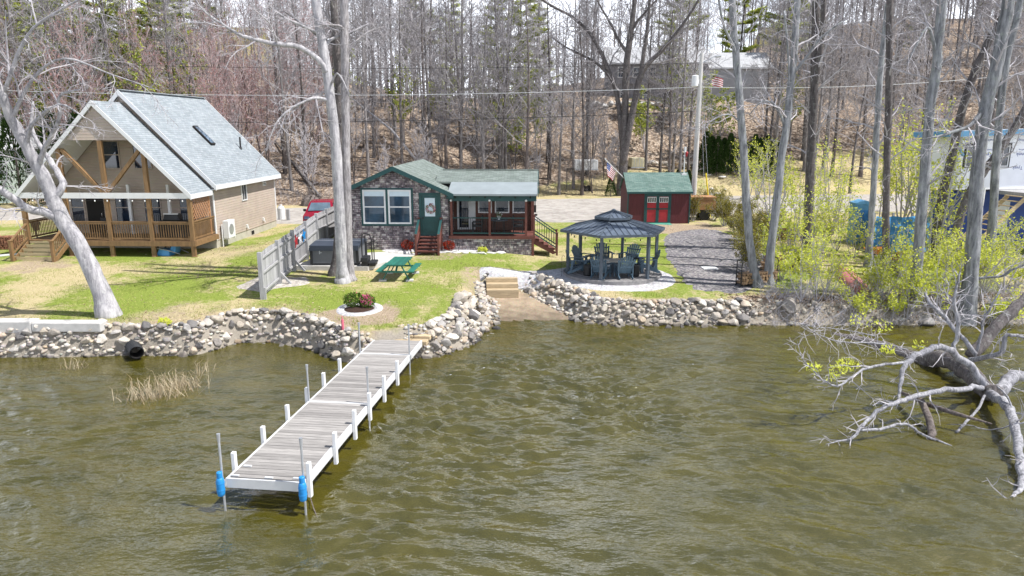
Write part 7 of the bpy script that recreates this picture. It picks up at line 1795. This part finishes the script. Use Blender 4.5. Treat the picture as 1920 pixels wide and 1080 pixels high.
shore('thickest pale shore trunk in front of the wrapped house', [(1812,573,29.2,.36),(1820,517,29.2,.29),(1827,420,29.2,.27),(1834,305,29.2,.255),(1850,200,29.2,.24),(1867,130,29.2,.23),(1880,60,29.2,.22),(1890,0,29.2,.21),(1905,-140,29.2,.15)], [(0,15,.4,2.7,1),(1,10,.2,2.3,1),(2,9,.2,2.0,1)], extra=[[(1822,523,29.2,.08),(1850,520,29,.055),(1880,517,28.8,.05),(1900,505,28.6,.045),(1940,490,28.4,.03)],[(1855,185,29.2,.1),(1825,230,29,.08),(1795,245,28.8,.065),(1760,255,28.6,.045),(1725,262,28.4,.025)]])
shore('dark trunk leaning steeply right across the wrapped house', [(1752,490,37,.26),(1758,440,37,.235),(1768,360,37,.215),(1783,300,37,.21),(1804,207,37,.2),(1826,140,37,.19),(1850,85,37,.18),(1872,44,37,.17),(1902,-10,37,.16),(1950,-130,37,.1)], [(0,17,.4,3.0,1)], 'bark_dark')
shore('brown trunk leaning right to the photo edge in front of the wrapped windows', [(1786,478,36,.22),(1802,400,36,.205),(1825,350,36,.2),(1848,318,36,.19),(1875,280,36,.18),(1897,248,36,.17),(1930,190,36,.15),(1980,100,36,.1)], [(0,15,.4,2.7,1)], 'bark_dark')
shore('rightmost leaning trunk rising behind the thickest pale shore trunk', [(1858,480,35,.2),(1862,400,35,.19),(1868,300,35,.18),(1876,200,35,.17),(1888,110,35,.165),(1905,40,35,.15),(1925,-60,35,.12)], [(0,15,.35,2.7,1)])
# fallen tree over the water
PD = dict(PH, trop=[0,.0,.0,-.01,-.01], wob=[0,.2,.28,.3,.3], n=[0,5,4,3,0])
PDL = dict(PD, leaf_lvl=3, nleaf=6, ls=.075, lj=.05)
def fallen():
    stems = [[(1560,632,27.6,.2),(1600,640,27,.26),(1645,652,26,.3),(1690,668,25,.31),(1730,678,24,.3),(1765,672,23.2,.29),(1800,686,22.3,.28),(1830,712,21.3,.27),(1852,736,20.3,.25),(1868,735,19.9,.2)],
             [(1645,655,26,.2),(1668,685,25,.18),(1685,720,23.8,.15),(1702,742,22.9,.1)],
             [(1862,738,20.2,.22),(1880,728,20.4,.2),(1902,704,21,.17),(1940,708,21.2,.16)],
             [(1852,735,20.2,.2),(1880,752,19,.17),(1897,775,18,.16),(1905,810,17,.15),(1910,860,15.9,.13),(1916,905,15,.1),(1905,925,14.6,.06),(1888,952,14.2,.03)],
             [(1845,728,20.4,.13),(1815,728,19.6,.11),(1760,732,19,.1),(1712,745,18.6,.09),(1680,755,18.3,.085),(1650,768,18,.075),(1625,790,17.7,.06),(1600,820,17.3,.045),(1578,826,17.2,.03),(1548,833,17.1,.012)],
             [(1608,806,17.5,.04),(1650,805,17.6,.055),(1690,794,17.9,.05),(1715,805,18,.05),(1735,818,17.6,.045),(1785,836,17.1,.02)],
             [(1848,725,20.4,.17),(1825,695,20.4,.16),(1790,662,20.2,.14),(1765,650,20,.12),(1735,658,19.8,.115),(1703,676,19.5,.11),(1692,695,19.3,.09),(1688,725,19,.07),(1683,758,18.6,.03)],
             [(1700,678,19.5,.05),(1660,684,19.3,.055),(1625,690,19,.05),(1598,706,18.6,.045),(1570,724,18.3,.04),(1548,715,18.2,.03),(1525,695,18.2,.022),(1504,672,18.3,.015),(1495,640,18.6,.008)],
             [(1788,660,20.3,.08),(1795,630,20.4,.09),(1796,600,20.5,.085),(1790,575,20.6,.075),(1792,545,20.7,.05),(1800,510,20.8,.03)],
             [(1830,665,20.9,.1),(1800,630,21.2,.09),(1770,595,21.6,.085),(1745,570,22,.075),(1735,550,22.3,.05)],
             [(1828,668,21,.07),(1838,635,21,.06),(1845,600,21,.055),(1858,575,21,.045),(1875,545,21,.025)],
             [(1820,668,22,.2),(1845,640,22.2,.19),(1870,610,22.4,.18),(1895,585,22.6,.17),(1930,552,23,.15)],
             [(1818,675,21.6,.12),(1850,670,21,.11),(1878,660,20.6,.1),(1888,628,20.5,.08),(1925,634,20.4,.06)],
             [(1846,742,19.6,.05),(1835,765,19,.05),(1812,790,18.3,.05),(1793,810,17.9,.045)],
             [(1870,725,19.4,.04),(1890,745,18.6,.035),(1900,770,18,.03),(1925,780,17.6,.025)],
             [(1775,796,18.2,.012),(1815,797,18,.018),(1850,806,17.7,.02),(1880,802,17.4,.025),(1925,790,17.2,.03)],
             [(1498,605,20.4,.012),(1530,625,20.6,.018),(1570,640,20.8,.024),(1610,642,21,.03),(1660,645,21.2,.04),(1700,655,21.4,.05)],
             [(1470,598,21.5,.008),(1520,612,21.6,.014),(1580,618,21.8,.02),(1640,630,22,.03)]]
    for q in range(3,len(stems)):
        if q != 11: stems[q] = [(a,b_,c,r*.74) for a,b_,c,r in stems[q]]
    T = hero('fallen_tree', 'big fallen tree with bleached crooked limbs spread over the lake on the right', 'tree', stems, MAT['driftwood'], MAT['twigpale'],
             [(4,20,.2,1.0,2),(6,12,.3,0.8,2),(7,22,.2,1.0,2),(8,14,.3,1.1,2),(9,12,.3,1.1,2),(10,12,.3,1.1,2),(2,9,.3,1.1,2),(3,11,.3,1.0,2),(12,11,.2,0.8,2),(16,25,.1,1.2,2),(17,22,.1,1.2,2),(5,9,.2,0.5,2)], PD, flare=None, sink=None)
    # the thick trunk itself keeps its dark furrowed bark
    tr = [c for c in T.children if c.name.startswith('trunk')][0]; me = tr.data; me.materials.append(MAT['bark_dark'])
    n0 = 12*(4*9); mi = [0]*len(me.polygons)
    cnt = 0
    dark = {0, 1, 11}
    idx = 0
    for k, st in enumerate(stems):
        m = (len(st)-1)*4; sides = 12 if max(q[3] for q in st) > .1 else 7; nf = m*sides+2
        if k in dark:
            for q in range(idx, idx+nf): mi[q] = 1
        idx += nf
    me.polygons.foreach_set('material_index', mi)
    # fresh leaf tufts on its shoots
    b = MB()
    for px, py, d, n, s in ((1525,690,18.3,50,.16),(1590,684,19,110,.24),(1560,708,18.4,30,.14),(1665,655,19.4,60,.16),(1725,648,20.2,40,.2),(1570,694,18.8,40,.18),(1615,600,22,60,.3),(1655,612,21.5,50,.25)):
        leaf_cloud(b, n, W(px,py,d)-T.location, s*1.4, s, s*.8, .085, (.2,1), .8)
    b.build('foliage', MAT['leafyellow'], T)
    p, q = W(1735,742,19.2), W(1755,826,17.3); b = MB(); b.tube([W(1690,736,20.2), W(1728,752,19), W(1742,785,18.3), W(1748,812,17.8), W(1742,826,17.5)],[.05,.09,.1,.11,.06],8); b.tube([W(1738,758,18.9), W(1790,775,18.2), W(1860,795,17.6)],[.07,.06,.02],7); b.tube([W(1745,820,17.6),W(1790,840,17.1)],[.06,.02],6)
    tag(b.build('sunken_log', MAT['bark_brown'], smooth=True), 'dark rotting log half sunk below the bleached limbs of the fallen tree', 'log')
fallen()

YEL = [shrub_proto(2.4,.9,5,MAT['leafyellow'],3,.11), shrub_proto(3.8,1.0,4,MAT['leafyellow'],4,.11), shrub_proto(1.5,1.0,6,MAT['leafyellow'],3,.105)]
YTALL = [shrub_proto(6.4,1.4,5,MAT['leafyellow'],5,.12,.02), shrub_proto(5.0,1.6,4,MAT['leafyellow'],5,.12,.02)]
OLV = [shrub_proto(1.9,1.0,10,MAT['leafolive'],8,.07), shrub_proto(1.5,.9,10,MAT['leafolive'],7,.07)]
def shrubs():
    hedge = [(1318,402),(1338,412),(1358,424),(1378,438),(1396,452),(1412,462),(1345,395),(1370,405),(1395,420),(1420,440),(1300,415),(1432,452),(1405,512),(1445,430)]
    for k, (px, py) in enumerate(hedge):
        p = GT(px, py, 1.5); tree_obj('hedge_shrub', 'olive budding shrub in the hedge between the gravel driveway and the road', 'shrub', OLV[k % 2], p, U(0,6.3), U(.85,1.15), 'budding hedge shrubs by the driveway')
    mid = [(1440,497),(1490,492),(1466,525),(1520,535),(1568,470),(1720,545),(1768,540),(1745,505),(1795,500),(1845,545),(1880,550),(1905,535),(1885,505),(1530,575),(1675,578),(1700,578),(1752,580),(1850,510),(1640,590),(1525,462),(1635,552),(1820,530),(1478,490),(1505,508),(1540,470),(1548,562),(1604,577),(1690,522),(1655,562),(1735,522),(1792,572),(1835,587),(1885,582),(1600,482),(1500,575),(1720,592)]
    for k, (px, py) in enumerate(mid):
        p = GT(px, py, 1.2); v = k % 3; tree_obj('young_shrub', ['yellow green leafing shrub of middle height among the right shore trunks','tall thin yellow green leafing shrub among the right shore trunks','low yellow green leafing shrub among the right shore trunks'][v], 'shrub', YEL[v], p, U(0,6.3), U(.8,1.1), 'yellow green shrubs on the right bank')
    for k, (px, py) in enumerate([(1745,490),(1735,450),(1690,425),(1650,418),(1420,375),(1470,372),(1398,385),(1715,470),(1560,440),(1500,452),(1450,462),(1700,400),(1540,380)]):
        p = GT(px, py, 1.4); far = py < 400
        tree_obj('young_willow', 'small leafing tree by the road right of the shed' if far else 'tall leafing willow sapling between the blue tarpaulin and the wrapped house', 'tree', YTALL[k % 2], p, U(0,6.3), U(.7,.9) if far else (U(1.25,1.45) if 1640 < px < 1745 else U(.9,1.1)), 'leafing trees by the right road' if far else 'leafing willow saplings on the right')
    # dark evergreens beyond the road
    def cone(h, r):
        b = MB()
        for i in range(1500):
            t = rng.random()**.8; z = .1+h*t; rr = r*(1-t)**.75*U(.75,1.05)+.03; a = U(0,6.3); c = Vector((rr*math.cos(a),rr*math.sin(a),z)); d = Vector((math.cos(a)*.5,math.sin(a)*.5,U(.3,1.2))).normalized()*U(.14,.28); e = d.orthogonal().normalized()*.05; b.tone = rng.random(); b.add([tuple(c-e),tuple(c+d),tuple(c+e)],[(0,1,2)])
        T = MB(); T.tube([(0,0,-.2),(0,0,h*.9)],[.08,.02],6); return [('trunk', T.mesh('trunk', MAT['bark_brown'])), ('foliage', b.mesh('foliage', MAT['needledark']))]
    C = [cone(4.0,.95), cone(3.4,1.0)]
    for k in range(13):
        px = 1322+11.5*k; d = 78.5+.5*(k % 2); p = W(px,300,d); tree_obj('cedar_tree', 'dark conical cedar in the evergreen screen beyond the road', 'tree', C[k % 2], (p.x,d,tz(p.x,d)), U(0,6), U(.9,1.15), 'dark cedars beyond the road')
    for px, d in ((1250,71.5),(1272,71),(1292,72)):
        p = W(px,318,d); tree_obj('evergreen_bush', 'rounded dark green bush just behind the shed roof', 'bush', C[1], (p.x,d,tz(p.x,d)), U(0,6), U(.6,.75), 'dark bushes behind the shed')
    p = W(1152,350,66); tree_obj('evergreen_bush', 'small dark green bush left of the shed under the flag', 'bush', C[1], (p.x,68.4,tz(p.x,68.4)), 0, .55)
    p = W(118,240,64); 
    for k, (px, d) in enumerate(((100,60),(150,61.5),(30,60.5))):
        p = W(px,300,d); tree_obj('cedar_tree', 'dark olive cedar beside the left roof edge of the chalet', 'tree', C[0], (p.x,d,tz(p.x,d)), U(0,6), U(1.7,2.0), 'cedars left of the chalet')
shrubs()
# ---------------------------------------------------------------- grass, dry leaves, brush on the bank
def ground_cover():
    b = MB(); n = 0
    X = np.array([U(-24,27) for _ in range(90000)]); Y = np.array([24.5+21*rng.random()**1.5 for _ in range(90000)]); D = sdist(X,Y); Z = terr(X,Y)
    def excl(x, y): return (-9.3 < x < 1.6 and y > 37) or (x < -15.5 and y > 36.6) or (-1.6 < x < 9 and 29 < y < 36.6 and ((x-4.6)/5)**2+((y-33.6)/2.6)**2 < 1) or (7.5 < x < 13.5 and 30 < y) or (-10.2 < x < -4.4 and 33.2 < y < 38) or (math.hypot(x+6.1,y-27.4) < 1.2) or (-2 < x < 1 and 32 < y < 34.5) or (-11.6 < x < -8.6 and 29.6 < y < 33)
    for x, y, z, d in zip(X, Y, Z, D):
        if d < 1.35 or excl(x, y): continue
        if nz(x, y, .5, 3)+.5*nz(x,y,2) < -.12: continue
        h = U(.03,.085)*(1.6 if d < 1.9 or x > 12 else 1); a = U(0,6.3); e = (math.cos(a)*.011, math.sin(a)*.011); l = (rng.gauss(0,.03), rng.gauss(0,.03)); b.tone = min(1,max(0,.42+.7*nz(x,y,.6,7)+U(-.35,.35)))
        b.add([(x-e[0],y-e[1],z-.01),(x+e[0],y+e[1],z-.01),(x+l[0],y+l[1],z+h)],[(0,1,2)])
    tag(b.build('grass', MAT['blades']), kind='stuff')
    b = MB()
    def litter(x, y, s):
        z = tz(x, y)+.02; a = U(0,6.3); e = Vector((math.cos(a)*s,math.sin(a)*s,U(-.01,.03))); f = Vector((-e.y*.6,e.x*.6,U(-.01,.03))); c = Vector((x,y,z)); b.tone = rng.random(); b.add([tuple(c-e),tuple(c+f),tuple(c+e),tuple(c-f)],[(0,1,2,3)])
    for i in range(2600):
        x = U(9,26); litter(x, 28.9+U(0,1.9), U(.03,.07))
    for i in range(1800): 
        x, y = U(-19,7), U(25.8,37)
        if float(sdist(np.array([x]),np.array([y]))[0]) > 1.2 and nz(x,y,.35,4) > -.05: litter(x, y, U(.015,.04))
    for px, py, n, sp in ((430,465,260,1.5),(395,512,160,1.1),(540,600,120,.9),(460,436,160,1.4),(1270,432,120,1.6),(330,610,100,1.4),(1100,575,90,.7)):
        c = GT(px,py)
        for i in range(n): litter(c.x+rng.gauss(0,sp), c.y+rng.gauss(0,sp*.7), U(.02,.05))
    tag(b.build('dry_leaves', MAT['drylf']), kind='stuff')
    b = MB()
    for i in range(1500):
        x = U(11,27); y = 28.6+U(0,2.6); z = tz(x,y); p = Vector((x,y,z-.03)); h = U(.2,1.1); d = Vector((rng.gauss(0,.6),rng.gauss(-.2,.5),1)).normalized(); q = p+d*h*.6; e = q+Vector((rng.gauss(0,.6),rng.gauss(0,.6),.5)).normalized()*h*.5; b.tube([p,q,e],[.011,.008,.004],3,cap=False)
        s = p.lerp(q,.7); b.tube([s,s+Vector((U(-1,1),U(-1,1),U(0,1))).normalized()*h*.4],[.007,.003],3,cap=False)
    tag(b.build('bank_brush', MAT['twigpale']), kind='stuff')
ground_cover()
# ================================================================ LIGHT, SKY, CAMERA
SUN_AZ, SUN_EL = R(104), R(59)          # azimuth clockwise from +Y
def sky():
    w = bpy.data.worlds.new('World'); S.world = w; w.use_nodes = True; nt = w.node_tree; L = nt.links.new
    bg = nt.nodes['Background']; s = nt.nodes.new('ShaderNodeTexSky'); s.sky_type = 'NISHITA'; s.sun_disc = False
    s.sun_elevation = SUN_EL; s.sun_rotation = SUN_AZ; s.air_density = 1.0; s.dust_density = 1.2; s.ozone_density = 1.0
    v = nt.nodes.new('ShaderNodeTexCoord').outputs['Generated']
    x, y, z = sep(nt, v); zz = mathn(nt, 'ADD', mathn(nt, 'MAXIMUM', z, 0.0), .18)
    uv = comb(nt, mathn(nt, 'DIVIDE', x, zz), mathn(nt, 'DIVIDE', y, zz), 0.0)
    n = noise(nt, uv, .9, 7, .6, .4)
    lowsky = nt.nodes.new('ShaderNodeMapRange'); L(z, lowsky.inputs[0])
    for i_, v_ in ((1,.25),(2,.8),(3,.2),(4,-.16)): lowsky.inputs[i_].default_value = v_
    r = ramp(nt, [(.50, (0,0,0)), (.72, (1,1,1))]); L(mathn(nt, 'ADD', n.outputs[0], lowsky.outputs[0]), r.inputs[0])
    cl = nt.nodes.new('ShaderNodeMix'); cl.data_type = 'RGBA'; L(mathn(nt, 'MULTIPLY', r.outputs[0], .8), cl.inputs[0]); L(s.outputs[0], cl.inputs[6]); cl.inputs[7].default_value = (25,26,28.5,1)
    L(cl.outputs[2], bg.inputs[0]); bg.inputs[1].default_value = .07
sky()
ld = bpy.data.lights.new('sun', 'SUN'); ld.energy = 4.7; ld.angle = R(.53); ld.color = (1.0,.965,.92)
lo = bpy.data.objects.new('sun', ld); COL.objects.link(lo)
sd = Vector((math.sin(SUN_AZ)*math.cos(SUN_EL), math.cos(SUN_AZ)*math.cos(SUN_EL), math.sin(SUN_EL)))
lo.rotation_euler = (-sd).to_track_quat('-Z','Y').to_euler(); lo.location = sd*60
cd = bpy.data.cameras.new('camera'); cam = bpy.data.objects.new('camera', cd); COL.objects.link(cam)
cam.location = (0,0,CAMZ); cam.rotation_euler = (PI/2-PIT,0,0); cd.sensor_width = 36; cd.lens = 36*F/1920; cd.clip_start = .1; cd.clip_end = 3000
S.camera = cam
S.view_settings.view_transform = 'Standard'; S.view_settings.look = 'None'; S.view_settings.exposure = .62; S.view_settings.gamma = 1.0
S.render.engine = 'CYCLES'; S.cycles.max_bounces = 6; S.cycles.transparent_max_bounces = 12; S.cycles.use_denoising = True
